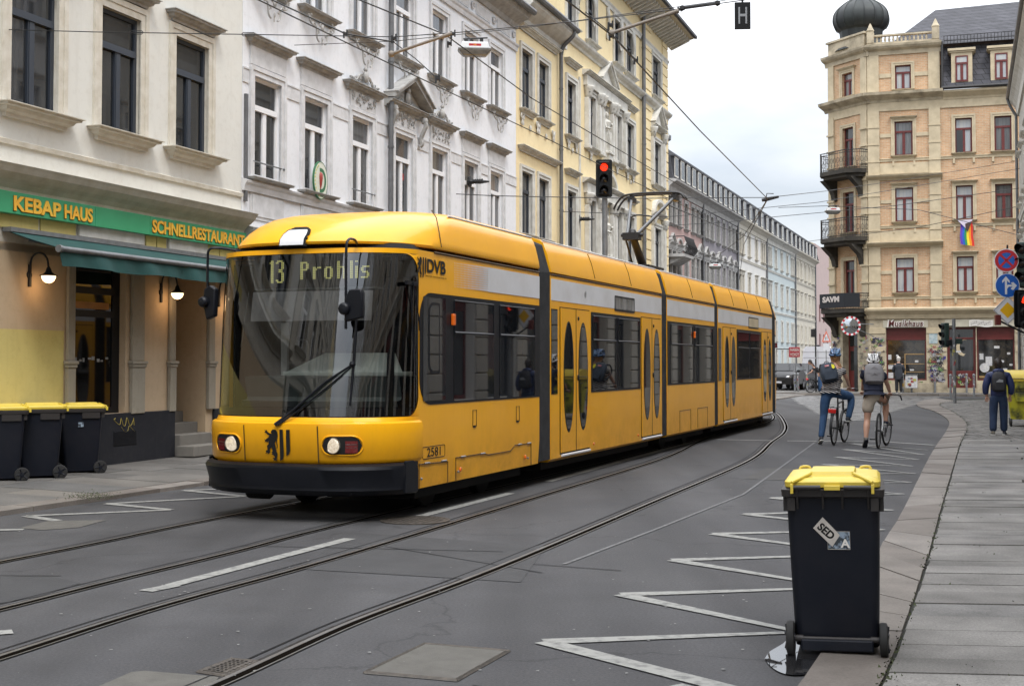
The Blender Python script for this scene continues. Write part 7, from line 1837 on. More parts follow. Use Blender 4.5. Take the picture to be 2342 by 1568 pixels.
def wpt(x_,y_,Y):p=at(x_,y_,Y);return (p.x,p.y,p.z)
rr_=25.*MY/F
ns_=empty('no_stopping_sign',wpt(2300.7,595.6,MY-.1),R(-12),'round blue sign with red border and red cross, topmost at the right edge','sign')
b=MB();disc(b,rr_*1.08,-.004,.006);b.build('plate',M['sign_white'],ns_,smooth=40);b=MB();disc(b,rr_*.98,-.007,-.0045);b.build('face',M['sign_blue'],ns_)
b=MB();ring(b,rr_*.72,rr_*1.0,-.009)
for a in (45,135):
    c_,s_=math.cos(R(a)),math.sin(R(a));w_=rr_*.10;l_=rr_*.85;b.poly([(c_*l_-s_*w_,-.010,s_*l_+c_*w_),(-c_*l_-s_*w_,-.010,-s_*l_+c_*w_),(-c_*l_+s_*w_,-.010,-s_*l_-c_*w_),(c_*l_+s_*w_,-.010,s_*l_-c_*w_)])
b.build('red_cross',M['sign_red'],ns_)
ba=empty('direction_sign',wpt(2303,652.9,MY-.1),0,'round blue sign with white straight and right arrows, middle of the right edge signs','sign')
b=MB();disc(b,rr_*1.12,-.004,.006);b.build('plate',M['sign_white'],ba,smooth=40);b=MB();disc(b,rr_*1.06,-.007,-.0045);b.build('face',M['sign_blue'],ba)
k=rr_;b=MB()
b.poly([(x*k,-.009,z*k) for x,z in ((-.24,-.80),(-.04,-.80),(-.04,.45),(.20,.22),(.20,.45),(-.14,.85),(-.48,.45),(-.48,.22),(-.24,.45))])
b.poly([(x*k,-.010,z*k) for x,z in ((-.04,-.30),(.12,-.10),(.45,-.10),(.28,-.32),(.52,-.42),(.86,.0),(.52,.32),(.28,.22),(.45,.08),(.05,.08),(-.06,-.0))])
b.build('arrows',M['sign_white'],ba)
pr_=empty('priority_road_sign',wpt(2303.5,709,MY-.1),0,'diamond sign with yellow centre and white border, lowest at the right edge','sign')
q=33.*MY/F
b=MB();b.prism([(q,0,0),(0,0,q),(-q,0,0),(0,0,-q)],(0,.008,0));b.build('plate',M['sign_white'],pr_)
b=MB();b.tube([(q*.95,-.003,0),(0,-.003,q*.95),(-q*.95,-.003,0),(0,-.003,-q*.95)],.006,4,closed=True);b.build('edge_line',M['iron'],pr_)
b=MB();b.poly([(q*.55,-.004,0),(0,-.004,q*.55),(-q*.55,-.004,0),(0,-.004,-q*.55)]);b.build('face',M['sign_amber'],pr_)
b=MB()
for y_ in (596,653,709):b.tube([atM(2303,y_,-.07),atM(2356,y_+6,0)],.018,6)
b.tube([atM(2303,560,-.075),atM(2303,740,-.075)],.022,6);b.tube([atM(2284,733,-.07),atM(2356,768,0)],.022,6)
b.build('sign_bracket',M['iron'],e,smooth=50);b=MB();c=atM(2281,730,-.07);b.box((c[0]-.06,c[1]-.05,c[2]-.13),(c[0]+.06,c[1]+.05,c[2]+.10));b.build('detector_box',M['red_frame'],e,bevel=.01)
# round traffic mirror on the corner house
g=wpt(1945,745,66.5);tmr=empty('traffic_mirror',g,R(-8),'round convex traffic mirror with red and white rim on the tower corner','mirror')
b=MB();b.lathe([(.001,-.06),(.22,-.045),(.40,0)],28,ax='y',cap=False);b.build('mirror_glass',mat('mirror_surface',(.5,.52,.54),.05,metal=1.),tmr,smooth=80)
for i in range(24):
    b=MB();a0=6.2832*i/24;a1=6.2832*(i+1)/24;q=[]
    b.prism([(r_*math.cos(a),-.02,r_*math.sin(a)) for r_,a in ((.38,a0),(.47,a0),(.47,a1),(.38,a1))],(0,.04,0));
    if i==0:bw=MB();brd=MB()
    (brd if i%2 else bw).prism([(r_*math.cos(a),-.02,r_*math.sin(a)) for r_,a in ((.38,a0),(.475,a0),(.475,a1),(.38,a1))],(0,.04,0))
bw.build('rim',M['sign_white'],tmr);brd.build('rim_red_blocks',M['sign_red'],tmr)
b=MB();b.tube([(.2,.04,.1),(1.2,.9,.1)],.025,6);b.tube([(.2,.04,-.1),(1.2,.9,-.5)],.02,6);b.build('bracket',M['galv'],tmr)
# H stop sign hanging on the wire
HY=16.2;g=wpt(1697.5,37,HY);hs=empty('tram_stop_sign',g,R(-4),'black hanging sign with a white letter H above the street','sign')
w_,h_=18*HY/F,31*HY/F;b=MB();b.box((-w_,-.02,-h_),(w_,.02,h_));b.build('plate',M['signal_black'],hs,bevel=.004)
b=MB();b.box((-w_*.55,-.024,-h_*.62),(-w_*.34,-.0205,h_*.62));b.box((w_*.34,-.024,-h_*.62),(w_*.55,-.0205,h_*.62));b.box((-w_*.34,-.024,-.012),(w_*.34,-.0205,.018));b.build('letter',M['sign_back'],hs)
b=MB();b.tube([(0,0,h_),(0,0,h_+.06)],.012,6);b.box((-.03,-.03,h_+.05),(.03,.03,h_+.10));b.build('hanger',M['iron'],hs)
# hanging street lamps
mat('lamp_white',(.60,.62,.63),.4);mat('lamp_glass',(.18,.18,.17),.15,c2=(.10,.10,.10),scale=9,spec=.8)
def street_lamp(x_,y_,Y,wpx,label,rz,red=False):
    g=wpt(x_,y_,Y);s=wpx*Y/F/.78;e=empty('street_lamp',g,rz,label,'street lamp','lamps hanging over the street');e.scale=(s,)*3
    b=MB();b.loft([[(-.34,-.14,.0),(.34,-.14,.0),(.34,.14,.0),(-.34,.14,.0)],[(-.30,-.12,.15),(.30,-.12,.15),(.30,.12,.15),(-.30,.12,.15)]],closed=True,cap=True);b.build('housing',M['lamp_white'],e,bevel=.015)
    b=MB();b.loft([[(-.39,-.17,.005),(.39,-.17,.005),(.39,.17,.005),(-.39,.17,.005)],[(-.37,-.16,-.05),(.37,-.16,-.05),(.37,.16,-.05),(-.37,.16,-.05)],[(-.26,-.11,-.17),(.26,-.11,-.17),(.26,.11,-.17),(-.26,.11,-.17)]],closed=True,cap=True);b.build('glass_bowl',M['lamp_glass'],e,bevel=.02)
    b=MB();b.box((-.14,-.134,.045),(.14,-.128,.10));b.build('red_label',M['sign_red'],e)
    if red:
        me=fitx(textmesh('141',.05,M['sign_amber'],.0,.001),.06,.035);link('label_number',me,e,loc=(-.03,-.136,.055))
    b=MB();b.box((-.24,-.02,.15),(-.16,.02,.24));b.box((.12,-.02,.15),(.20,.02,.24));b.tube([(-.26,0,.23),(.30,0,.27)],.018,6);b.build('hanger',M['iron'],e)
street_lamp(1085,113,21,78,'white hanging street lamp with red label in front of the white house',R(6),True)
street_lamp(1904,482,45,36,'small hanging street lamp in front of the corner tower balconies',R(4))
street_lamp(1635,609,60,30,'distant hanging street lamp before the lilac house',R(4))
# ---------------- overhead wires ----------------
def wire(pts,r,label=None,nm='overhead_wire',m='iron',sub=1,cat='wire'):
    b=MB();P3=[Vector(wpt(*p)) for p in pts];b.tube(P3,r,5);o=b.build(nm,M[m]);tag(o,label,cat);return o
wh=lambda x_,y_,z:(lambda r:(r*((z-CH)/r.z)+Vector((0,0,CH))))(ray(x_,y_))
def wireh(pts,z,r,label,cat='wire'):
    b=MB();b.tube([wh(x_,y_,z) for x_,y_ in pts],r,5);tag(b.build('overhead_wire',M['iron']),label,cat)
wireh([(560,-15),(590,0),(903,152),(1217,301),(1530,455),(1600,489)],5.18,.0075,'contact wire over the tram, running down to its pantograph')
wireh([(790,-12),(820,0),(1018,80),(1131,163),(1217,226),(1526,408),(1580,440)],5.9,.009,'upper slanting wire crossing behind the hanging lamp toward the pantograph')
wireh([(1270,-18),(1402,84),(1600,299),(1755,455)],5.18,.009,'steep contact wire against the open sky')
def knot(p,s=1.,nm='wire_clamp'):
    s*=.6;b=MB();b.ball(p,.045*s,6);b.box(tuple(Vector(p)+Vector((-.06,-.02,-.10))*s),tuple(Vector(p)+Vector((-.02,.02,.05))*s));b.box(tuple(Vector(p)+Vector((.02,-.02,-.06))*s),tuple(Vector(p)+Vector((.05,.02,.08))*s));return b
span=[(-40,67,18.2),(0,68,17.9),(220,74,17.6),(530,79,17.2),(901,85,17),(1036,76,16.8),(1302,51,16.6),(1550,22,16.4),(1694,2,HY),(1800,-12,16.),(2300,-60,15)]
wire(span,.0065,'long thin span wire crossing the whole top of the picture')
wire([(673,104,18.5),(901,95,17),(1217,62,16.7),(1640,4,16.4),(1760,-14,16)],.005,'thin wire anchored on the white wall beside the scrollwork')
wire([(901,98,17),(950,135,16.9),(1001,181,16.8)],.007,'short slanting pull wire below the pale insulator rod')
wire([(1338,28,16.6),(1395,75,16.6),(1454,138,16.6)],.007,'short slanting pull wire in front of the ornate yellow house')
wire([(620,0,16.9),(790,78,16.9),(901,97,17)],.010,'thick twin wire slanting across the white house ornaments')
wire([(1043,444,31),(1131,448,30),(1217,450,29.5),(1450,454,29),(1690,452,31),(1755,452,32),(1890,437,45),(2060,412,55),(2313,371,56.5)],.010,'span wire from the white house wall past the traffic light to the right side')
wire([(1287,484,37),(1400,488,37),(1525,496,38),(1700,480,40),(1870,463,44),(2336,385,56)],.010,'lower span wire anchored on the yellow house')
wire([(1527,516,57),(1660,508,58),(1750,498,60),(2050,470,58),(2336,430,56.5)],.014,'span wire from the corner of the yellow house to the right side')
wire([(1755,455,33),(1700,540,40),(1650,578,46),(1527,606,56)],.010,'curved feeder wire sagging before the pink house')
wire([(1530,470,40),(1650,520,60),(1760,560,80),(1830,590,105)],.02,'far wire following the street')
wire([(1755,455,33),(1700,560,60),(1690,640,70)],.014,'far hanging double wire above the tram tail')
wire([(1780,475,60),(1890,471,62),(2100,480,60),(2337,540,57)],.014,'low wire before the corner house second floor')
wire([(1790,560,90),(1900,545,70),(2100,520,62),(2337,470,57)],.014,'wire before the corner house balconies')
for i,(x_,y_,Y,s) in enumerate(((0,69,17.9,1),(901,88,17,1.1),(1036,78,16.8,1),(790,78,16.9,.9),(1001,181,16.8,1),(1028,100,16.9,.9),(1554,22,16.4,.8),(1396,58,16.6,1.1),(1398,83,16.6,1),(1454,138,16.6,.9),(1440,120,16.6,.7),(1000,176,16.8,.8))):
    o=knot(wpt(x_,y_,Y),s).build('wire_clamp',M['iron']);tag(o,None,'wire clamp','clamps on the overhead wires');o['label']='black clamp knot joining the overhead wires'
for (x_,y_,Y) in ((312,75,17.5),(568,79,17.2)):
    p=Vector(wpt(x_,y_,Y));b=MB();b.tube([p+Vector((-.09,0,.0)),p+Vector((-.07,0,.022)),p+Vector((.07,0,.022)),p+Vector((.09,0,0)),p+Vector((.07,0,-.022)),p+Vector((-.07,0,-.022))],.005,4,closed=True);b.tube([p-Vector((.09,0,0)),p+Vector((.09,0,0))],.008,4)
    o=b.build('turnbuckle',M['iron']);tag(o,'turnbuckle on the span wire '+('before the second dark window' if x_<400 else 'at the corner between the cream and white houses'),'turnbuckle')
for a,c,lb in (((895,124,17),(1034,77,16.8),'pale insulator rod slanting up in front of the white house downpipe'),((1398,76,16.6),(1552,25,16.4),'pale insulator rod slanting up toward the yellow house corner')):
    b=MB();A=Vector(wpt(*a));B=Vector(wpt(*c));b.tube([A,A.lerp(B,.85)],.020,8);b.tube([A.lerp(B,.83),B],.026,8);b.ball(A,.045,8);o=b.build('insulator_rod',mat('insulator',(.22,.19,.16),.6),smooth=50);tag(o,lb,'insulator')
b=MB();A=Vector(wpt(1560,19,16.4));B=Vector(wpt(1640,8,16.3));b.tube([A,B],.022,8);b.ball(A,.04,6);b.ball(B,.04,6);tag(b.build('insulator_rod',M['iron'],smooth=50),'black strain insulator on the span wire beside the H sign','insulator')
# wall anchors
for s_,z_,lb in ((15.3,6.23,'black wall anchor on the white house between two windows'),(25.55,6.3,'black wall anchor on the yellow house next to the downpipe')):
    p=FP_(s_);b=MB();q=Vector((p.x,p.y,z_));b.lathe([(.001,0),(.14,0),(.14,.04),(.08,.05),(.06,.12),(.001,.13)],8,c=(0,0,0),ax='x');b.tube([(.1,0,0),(.3,0,-.02),(.55,0,-.02)],[.05,.05,.02],8)
    for k in range(5):b.ball((.12+.06*k,0,0),.07,8,sc=(.4,1,1))
    o=b.build('wall_anchor',M['iron']);o.location=q;o.rotation_euler=(0,0,-TH);tag(o,lb,'wall anchor')
b=MB();A=Vector(wpt(1742,458,33));B=Vector(wpt(1780,450,33));b.tube([A,A.lerp(B,.3),B],[.04,.05,.03],6);b.tube([A.lerp(B,.2)+Vector((0,0,-.06)),A.lerp(B,.3)+Vector((0,0,.14)),A.lerp(B,.7)+Vector((0,0,.1))],.012,4);tag(b.build('wire_crossing',M['iron']),'black crossing piece where wires meet against the sky','wire fitting')
# ---------------- bollards ----------------
for i,(x_,y_,zt,zz,lb) in enumerate(((1817.6,893,960,FP,'greenish grey bollard, first right of the tram tail'),(1824.7,893,960,FP,'pink stickered bollard next to the greenish one'),(1844.7,893,1050,FP,'white stickered bollard by the parked bicycle'),(2064,894,0,FP,'bollard with a yellow band in front of the shop window'),(2137.7,894.5,0,FP,'pale bollard between the shop window and the corner post'),(2173.5,908,0,KZ,'grey stickered bollard just left of the corner post'),(2210,893.5,0,FP,'bollard covered in stickers in front of the shop door'),(2227,906,0,KZ,'reddish stickered bollard right of the shop door'))):
    g=gp(x_,y_,zz);g.y=min(g.y,67.9-(.31*(x_-2065)/45));k_=g.y/gp(x_,y_,zz).y;g.x*=k_
    h=.95 if zz==FP else 1.05;e=empty('bollard',(g.x,g.y,zz),0,lb,'bollard','bollards at the crossing')
    b=MB();b.lathe([(.055,0),(.055,h-.12),(.05,h-.10),(.065,h-.09),(.07,h-.03),(.04,h),(.001,h+.01)],12);b.build('post',M['galv'],e,smooth=50)
    stickers(e,.055,.15,h-.2,7,i+20,{0:('sprayc','moss','sticker_pale'),1:('sprayf','sticker_pale'),3:('sign_amber','sign_amber','sticker_pale')}.get(i))
# ---------------- parked vehicles far off ----------------
mat('car_paint',(.014,.014,.016),.4,spec=.3);mat('car_glass',(.012,.014,.016),.08,spec=.3);mat('van_white',(.84,.87,.92),.35,coat=.4);mat('chrome',(.5,.5,.5),.15,metal=1.)
def car(loc,rz,label):
    e=empty('parked_car',loc,rz,label,'car','dark cars parked beyond the crossing')
    # x forward, seen from the front
    prof=[(-2.1,.35),(-2.15,.7),(-2.05,1.0),(-1.6,1.12),(-1.1,1.52),(.2,1.56),(.95,1.10),(1.9,.92),(2.12,.72),(2.15,.35)]
    b=MB();rings=[]
    for y,sc,in_ in ((-.9,1,.0),(-.82,1,.0),(0,1,0),(.82,1,0),(.9,1,0)):
        rings.append([(x*(1-.03*(abs(y)>.85)),y*(.80 if z>1.2 else .93 if z>1.05 else 1),z) for x,z in prof])
    b.loft(rings,cap=True);b.build('body',M['car_paint'],e,smooth=35,bevel=.03)
    b=MB();b.poly([(.90,-.70,1.15),(.90,.70,1.15),(.28,.60,1.53),(.28,-.60,1.53)]);b.poly([(.93,-.71,1.14),(.93,.71,1.14),(.31,.61,1.535),(.31,-.61,1.535)])
    for s in (-1,1):b.poly([(.75,s*.84,1.12),(.15,s*.745,1.5),(-1.0,s*.745,1.48),(-1.4,s*.84,1.15)])
    b.build('windows',M['car_glass'],e)
    for s in (-1,1):
        for x in (-1.35,1.35):
            b=MB();b.lathe([(.001,-.11),(.30,-.11),(.33,-.08),(.33,.08),(.30,.11),(.001,.11)],18,c=(x,s*.80,.33),ax='y');w=b.build('wheel',M['rubber'],e,smooth=40);b=MB();b.lathe([(.001,s*.115),(.20,s*.115)],14,c=(x,s*.80,.33),ax='y',cap=False);b.build('rim',M['chrome'],w)
        b=MB();b.ball((2.02,s*.62,.76),.16,8,sc=(.5,1.1,.55));b.build('headlight',M['chrome'],e,smooth=60)
        b=MB();b.ball((.75,s*.98,1.12),.10,8,sc=(.5,1,.7));b.build('mirror',M['car_paint'],e,smooth=60)
    b=MB();b.box((2.10,-.45,.55),(2.17,.45,.75));b.build('grille',M['iron'],e);b=MB();b.box((2.165,-.26,.42),(2.18,.26,.53));b.build('number_plate',M['sign_white'],e)
def yaw_to(x_,Y):return 0
g=gp(1830,880);car((at(1822,828,84).x,84,0),R(-90-22),'dark parked car with silver trim behind the bollards, right one of two')
car((at(1804,828,80).x-.3,80,0),R(-90-22),'dark parked car half hidden by the tram tail')
vy=86;vx=at(1870,828,vy).x;e=empty('white_van',(vx,vy,0),R(90)-R(20),'tall white delivery van seen from behind, left of the corner tower','van')
b=MB();rg=[]
for x,s_ in ((-.0,.97),(.05,1),(5.4,1)):
    rg.append([(x,-1.0*s_,.35),(x,-1.0*s_,1.6),(x,-.90*s_,2.45),(x,-.75*s_,2.62),(x,.75*s_,2.62),(x,.90*s_,2.45),(x,1.0*s_,1.6),(x,1.0*s_,.35)])
b.loft(rg,closed=True,cap=True);b.build('body',M['van_white'],e,smooth=30)
b=MB();b.box((-.012,-.01,.5),(-.002,.01,2.4));b.box((-.012,-.9,2.25),(-.002,.9,2.27));b.box((-.012,-.92,1.9),(-.002,.92,1.915));b.build('door_seam',M['galv'],e)
for s in (-1,1):
    b=MB();b.box((-.03,s*.95-.05,.95),(.0,s*.95+.05,1.55));l_=b.build('tail_lamp',M['red_lens'],e);
    b=MB();b.box((-.035,s*.95-.04,1.28),(-.031,s*.95+.04,1.42));b.build('indicator',mat('amber_lit',(1,.5,.1),.4,emit=2.5,ecol=(1,.45,.08)) if s>0 else M['orange_lens'],l_)
    for x in (1.1,4.5):
        b=MB();b.lathe([(.001,-.11),(.33,-.11),(.35,0),(.33,.11),(.001,.11)],16,c=(x,s*.88,.35),ax='y');b.build('wheel',M['rubber'],e,smooth=40)
b=MB();b.box((-.10,-.95,.35),(.02,.95,.50));b.build('bumper',M['black_plastic'],e);b=MB();b.lathe([(.1,2.62),(.1,2.70),(.03,2.73)],10,c=(.15,0,0));b.build('roof_lamp',M['iron'],e)
# FARBEN VOIGT sign on the far house
g=wpt(1816,805,84);fs=empty('paint_shop_sign',g,R(-4),'small square red sign reading FARBEN VOIGT beyond the tram tail','sign')
b=MB();b.box((-.33,-.05,-.31),(.33,.05,.31));b.build('board',mat('sign_crimson',(.45,.03,.05),.5),fs,bevel=.01)
for tx,z in (('FARBEN',.05),('VOIGT',-.24)):link('lettering',fitx(textmesh(tx,.2,M['letter_white'],.0,.003),.54,.19),fs,loc=(-.27,-.055,z))
b=MB();b.tube([(-.33,0,.2),(-2.2,1.2,.2)],.03,6);b.build('bracket',M['iron'],fs)
# triangular warning sign
g=wpt(1882,770,66);ts=empty('warning_sign',(g[0]+.15,g[1],g[2]),R(25),'small triangular red bordered warning sign beside the corner tower','sign');ts.scale=(.6,.6,1)
b=MB();b.prism([(-.45,0,-.25),(.45,0,-.25),(0,0,.30)],(0,.02,0));b.build('plate',mat('sign_salmon',(.6,.16,.10),.5),ts);b=MB();b.poly([(-.30,-.004,-.19),(.30,-.004,-.19),(0,-.004,.17)]);b.build('face',M['sign_white'],ts);b=MB();b.box((-.1,-.008,-.15),(-.05,-.005,.0));b.box((.04,-.008,-.12),(.09,-.005,.02));b.build('symbol',M['iron'],ts)
b=MB();b.box((-.3,0,-.65),(.3,.02,-.32));b.build('supplementary_plate',M['sign_white'],ts)
b=MB();b.tube([(0,.04,.4),(0,.04,-g[2]+.12)],.03,8);b.build('post',M['galv'],ts)
# thin post with box right of tram tail
g=gp(1865.5,893,FP);pp2=empty('signal_post',(g.x*67.5/g.y,67.5,FP),0,'thin black post with a small box in front of the white van','post')
b=MB();b.tube([(0,0,0),(0,0,3.2)],.04,8);b.build('pole',M['iron'],pp2);b=MB();b.box((-.22,-.1,2.75),(-.03,.1,3.15));b.build('box',M['iron'],pp2,bevel=.02);stickers(pp2,.04,.6,2.,8,51)
# waste box and A-board in front of shop
g=gp(2084,894,FP);wb=empty('litter_bin',(g.x*67.3/g.y,67.3,FP),-TH,'white stickered litter bin in front of the shop window','litter bin')
b=MB();b.box((-.28,-.2,.22),(.28,.2,.86));b.build('box',M['poster_white'],wb,bevel=.02);b=MB();b.box((-.3,-.22,.86),(.3,.22,.90));b.tube([(0,0,0),(0,0,.22)],.05,8);b.build('frame',M['galv'],wb)
rd=random.Random(5)
for i in range(9):
    x=rd.uniform(-.26,.1);z=rd.uniform(.26,.7);b=MB();b.box((x,-.206-.0006*i,z),(x+rd.uniform(.08,.16),-.201,z+rd.uniform(.05,.13)));b.build('sticker',M[rd.choice(('sticker_blue','sprayf','sprayd','iron','spraye','sticker_pale'))],wb)
# ---------------- people and bicycles ----------------
def skin(name,chains,mats,parent,sub=2,extra=None,smooth=True,root=0):
    kk=1.0 if name in('body','hand') else (1.03 if 'blue hooded' in parent.get('label','') else 1.18)
    """chains: list of [(x,y,z,r) or (x,y,z,rx,ry)...]; equal points are joined"""
    vs=[];rs=[];es=set();ix={}
    def vi(p):
        k=(round(p[0],3),round(p[1],3),round(p[2],3))
        if k not in ix:ix[k]=len(vs);vs.append(p[:3]);rs.append((p[3],p[4] if len(p)>4 else p[3]))
        return ix[k]
    for ch in chains:
        q=[vi(p) for p in ch]
        for a,c in zip(q,q[1:]):es.add((a,c))
    me=bpy.data.meshes.new(name);me.from_pydata(vs,list(es),[])
    o=bpy.data.objects.new(name,me);COL.objects.link(o)
    m=o.modifiers.new('skin','SKIN');m.use_smooth_shade=True;m.branch_smoothing=.6
    sv=me.skin_vertices[0].data
    for i,r in enumerate(rs):sv[i].radius=(r[0]*kk,r[1]*kk);sv[i].use_root=(i==root)
    m2=o.modifiers.new('sub','SUBSURF');m2.levels=sub;m2.render_levels=sub
    bpy.context.view_layer.update()
    nm=bpy.data.meshes.new_from_object(o.evaluated_get(bpy.context.evaluated_depsgraph_get()));bpy.data.objects.remove(o)
    nm.materials.clear()
    for a in (mats if isinstance(mats,(list,tuple)) else [mats]):nm.materials.append(M[a])
    for p in nm.polygons:p.use_smooth=True
    nm.name=name;return link(name,nm,parent)
mat('skin',(.50,.29,.20),.5,c2=(.44,.24,.17),scale=9);mat('denim',(.018,.055,.13),.85,c2=(.035,.085,.18),scale=9,bump=.3,bscale=90);mat('denim_dark',(.012,.025,.062),.85,c2=(.02,.04,.09),scale=7)
mat('beige_cloth',(.36,.31,.25),.85,c2=(.29,.25,.20),scale=7,bump=.2,bscale=40);mat('navy_cloth',(.012,.016,.035),.85,c2=(.018,.024,.05),scale=6);mat('navy_jacket',(.01,.018,.07),.6,c2=(.015,.028,.10),scale=5,bump=.4,bscale=14)
mat('hair_blonde',(.36,.20,.09),.6,c2=(.24,.12,.05),scale=25);mat('hair_dark',(.018,.012,.01),.5,c2=(.03,.02,.016),scale=25);mat('hair_grey',(.55,.52,.48),.7)
mat('shoe_grey',(.12,.11,.09),.8);mat('sole_white',(.5,.5,.47),.7);mat('shoe_dark',(.02,.022,.03),.7)
mat('pack_navy',(.018,.028,.045),.8,c2=(.028,.04,.06),scale=6,bump=.25,bscale=60);mat('pack_grey',(.17,.165,.17),.75,c2=(.13,.125,.13),scale=3,bump=.2,bscale=50);mat('pack_black',(.010,.010,.013),.7);mat('helmet_blue',(.02,.07,.20),.25,c2=(.05,.16,.30),scale=6,coat=.6);mat('helmet_white',(.62,.62,.62),.3,coat=.5);mat('coat_dark',(.028,.032,.042),.9)
# striped cloth
def stripes(name,c1,c2,per):
    m=mat(name,c1,.85);t=m.node_tree;l=t.links.new;b=t.nodes['Principled BSDF'];x=N(t,'ShaderNodeTexCoord');s=N(t,'ShaderNodeSeparateXYZ');l(x.outputs['Object'],s.inputs[0])
    a=N(t,'ShaderNodeMath',op='MULTIPLY_ADD');a.inputs[1].default_value=.35;l(s.outputs[0],a.inputs[0]);l(s.outputs[2],a.inputs[2])
    w=N(t,'ShaderNodeMath',op='MULTIPLY');w.inputs[1].default_value=1/per;l(a.outputs[0],w.inputs[0]);f=N(t,'ShaderNodeMath',op='FRACT');l(w.outputs[0],f.inputs[0]);g=N(t,'ShaderNodeMath',op='GREATER_THAN');g.inputs[1].default_value=.62;l(f.outputs[0],g.inputs[0])
    q=N(t,'ShaderNodeMix',data_type='RGBA');q.inputs[6].default_value=(*c1,1);q.inputs[7].default_value=(*c2,1);l(g.outputs[0],q.inputs[0]);l(q.outputs[2],b.inputs['Base Color'])
stripes('striped_cloth',(.012,.013,.02),(.50,.48,.46),.040)
def head(par,c,tilt=0,hair='hair_dark',sc=1.,long=False,face=1):
    """face towards +y (away)"""
    hd=bpy.data.objects.new('head',None)
    b=MB();b.ball((0,0,0),.095*sc,16,sc=(.80,.98,1.2));b.ball((0,.055*sc,-.06*sc),.05*sc,12,sc=(.9,.9,.85));b.prism([(-.012,.085*sc,-.035*sc),(.012,.085*sc,-.035*sc),(0,.088*sc,.02*sc)],(0,.03*sc,-.005))
    for s in (-1,1):b.ball((s*.078*sc,.0,-.01*sc),.026*sc,8,sc=(.35,.7,1.15))
    b.ball((0,.088*sc,-.062*sc),.016*sc,8,sc=(1.3,.35,.35))
    o=b.build('head',M['skin'],par,smooth=60,loc=c);o.rotation_euler=(R(tilt),0,0)
    b=MB()
    for s in (-1,1):b.ball((s*.032*sc,.083*sc,.012*sc),.011*sc,8)
    b.build('eyes',M['hair_dark'],o,smooth=60)
    b=MB();b.ball((0,-.016*sc,.022*sc),.102*sc,16,sc=(.84,.96,1.12));b.ball((0,-.045*sc,-.045*sc),.075*sc,12,sc=(.95,.7,.95))
    rd=random.Random(7)
    for k in range(70):
        a=rd.uniform(R(170),R(370));e_=rd.uniform(-.5,1.4);p=Vector((.082*math.cos(a)*math.cos(e_),.092*math.sin(a)*math.cos(e_)-.012,.115*math.sin(e_)+.02))*sc;b.tube([p,p*1.10+Vector((0,0,-.02))],[.012,.004],4)
    if long:
        for k in range(16):
            x=-.10+.2*k/15;b.tube(catmull([(x*.5*sc,-.06,-.03),(x*1.0,-.10,-.12),(x*1.35-.03,-.11,-.20),(x*1.2-.05,-.10,-.30+.03*math.sin(k*2))],3),[.02]*9+[.006],5)
    b.build('hair',M[hair],o,smooth=60);return o
def helmet(par,c,m,m2='hair_dark',tilt=0):
    e=bpy.data.objects.new('helmet',None);COL.objects.link(e);e.parent=par;e.location=c;e.rotation_euler=(R(tilt),0,0)
    b=MB();b.ball((0,-.005,.045),.112,16,sc=(.86,1.12,.92));b.build('inner_shell',M['iron'],e,smooth=60)
    b=MB()
    for s in (-1,0,1):
        for k in (-1,1):
            if s==0 and k==1:continue
            x=(s*.052+k*.012) if s else 0
            pts=[(x*.6,.145,.02),(x*1.1,.11,.10),(x*1.3,.03,.150),(x*1.3,-.05,.143),(x*1.1,-.11,.095),(x*.75,-.138,.02)];b.tube(catmull(pts,4),.014,6)
    for s in (-1,1):b.tube(catmull([(s*.05,.14,.01),(s*.098,.06,.03),(s*.105,-.03,.035),(s*.075,-.115,.0),(s*.02,-.145,-.01)],4),.019,6);b.tube(catmull([(s*.09,.08,.04),(s*.088,.02,.09),(s*.07,-.04,.125),(s*.03,-.10,.11)],4),.013,6)
    for y in (-.085,0,.07):b.tube(catmull([(-.10,y,.05),(-.07,y,.12),(0,y,.153),(.07,y,.12),(.10,y,.05)],3),.011,6)
    b.build('shell',M[m],e,smooth=60)
    b=MB()
    for s in (-1,1):b.tube([(s*.095,.0,.0),(s*.07,.045,-.11)],.006,4)
    b.tube(catmull([(-.08,-.03,0),(0,-.10,-.03),(.08,-.03,0)],4),.010,5);b.build('straps',M['iron'],e)
    return e
def hand(par,c,dirv,side=1,grip=True,name='hand'):
    """palm plus four bent fingers and a thumb, one skinned surface; fingers close round +x bar"""
    x,y,z=c;d=Vector(dirv).normalized();L_=Vector((1,0,0))*side;ch=[];W=Vector(c)-d*.075
    base=[(*W,.022,.02),(*(Vector(c)-d*.03),.034,.017),(x,y,z,.036,.016)]
    ch.append(base)
    dn=Vector((0,.2,-1)).normalized() if grip else d
    for k,ln in enumerate((.038,.043,.040,.032)):
        o_=L_*(-.027+.018*k);p0=Vector(c)+o_+d*.012;p1=p0+d*ln*.6;p2=p1+dn*ln*.6;p3=p2+(dn-d*.8).normalized()*ln*.5
        ch.append([(x,y,z,.036,.016),(*p0,.0095),(*p1,.009),(*p2,.0085),(*p3,.007)])
    t0=Vector(c)-d*.03-L_*.030;t1=t0-L_*.022+d*.03+dn*.012;t2=t1+d*.015+dn*.022
    ch.append([(*(Vector(c)-d*.03),.034,.017),(*t0,.012),(*t1,.0105),(*t2,.0085)])
    return skin(name,ch,'skin',par,sub=1)
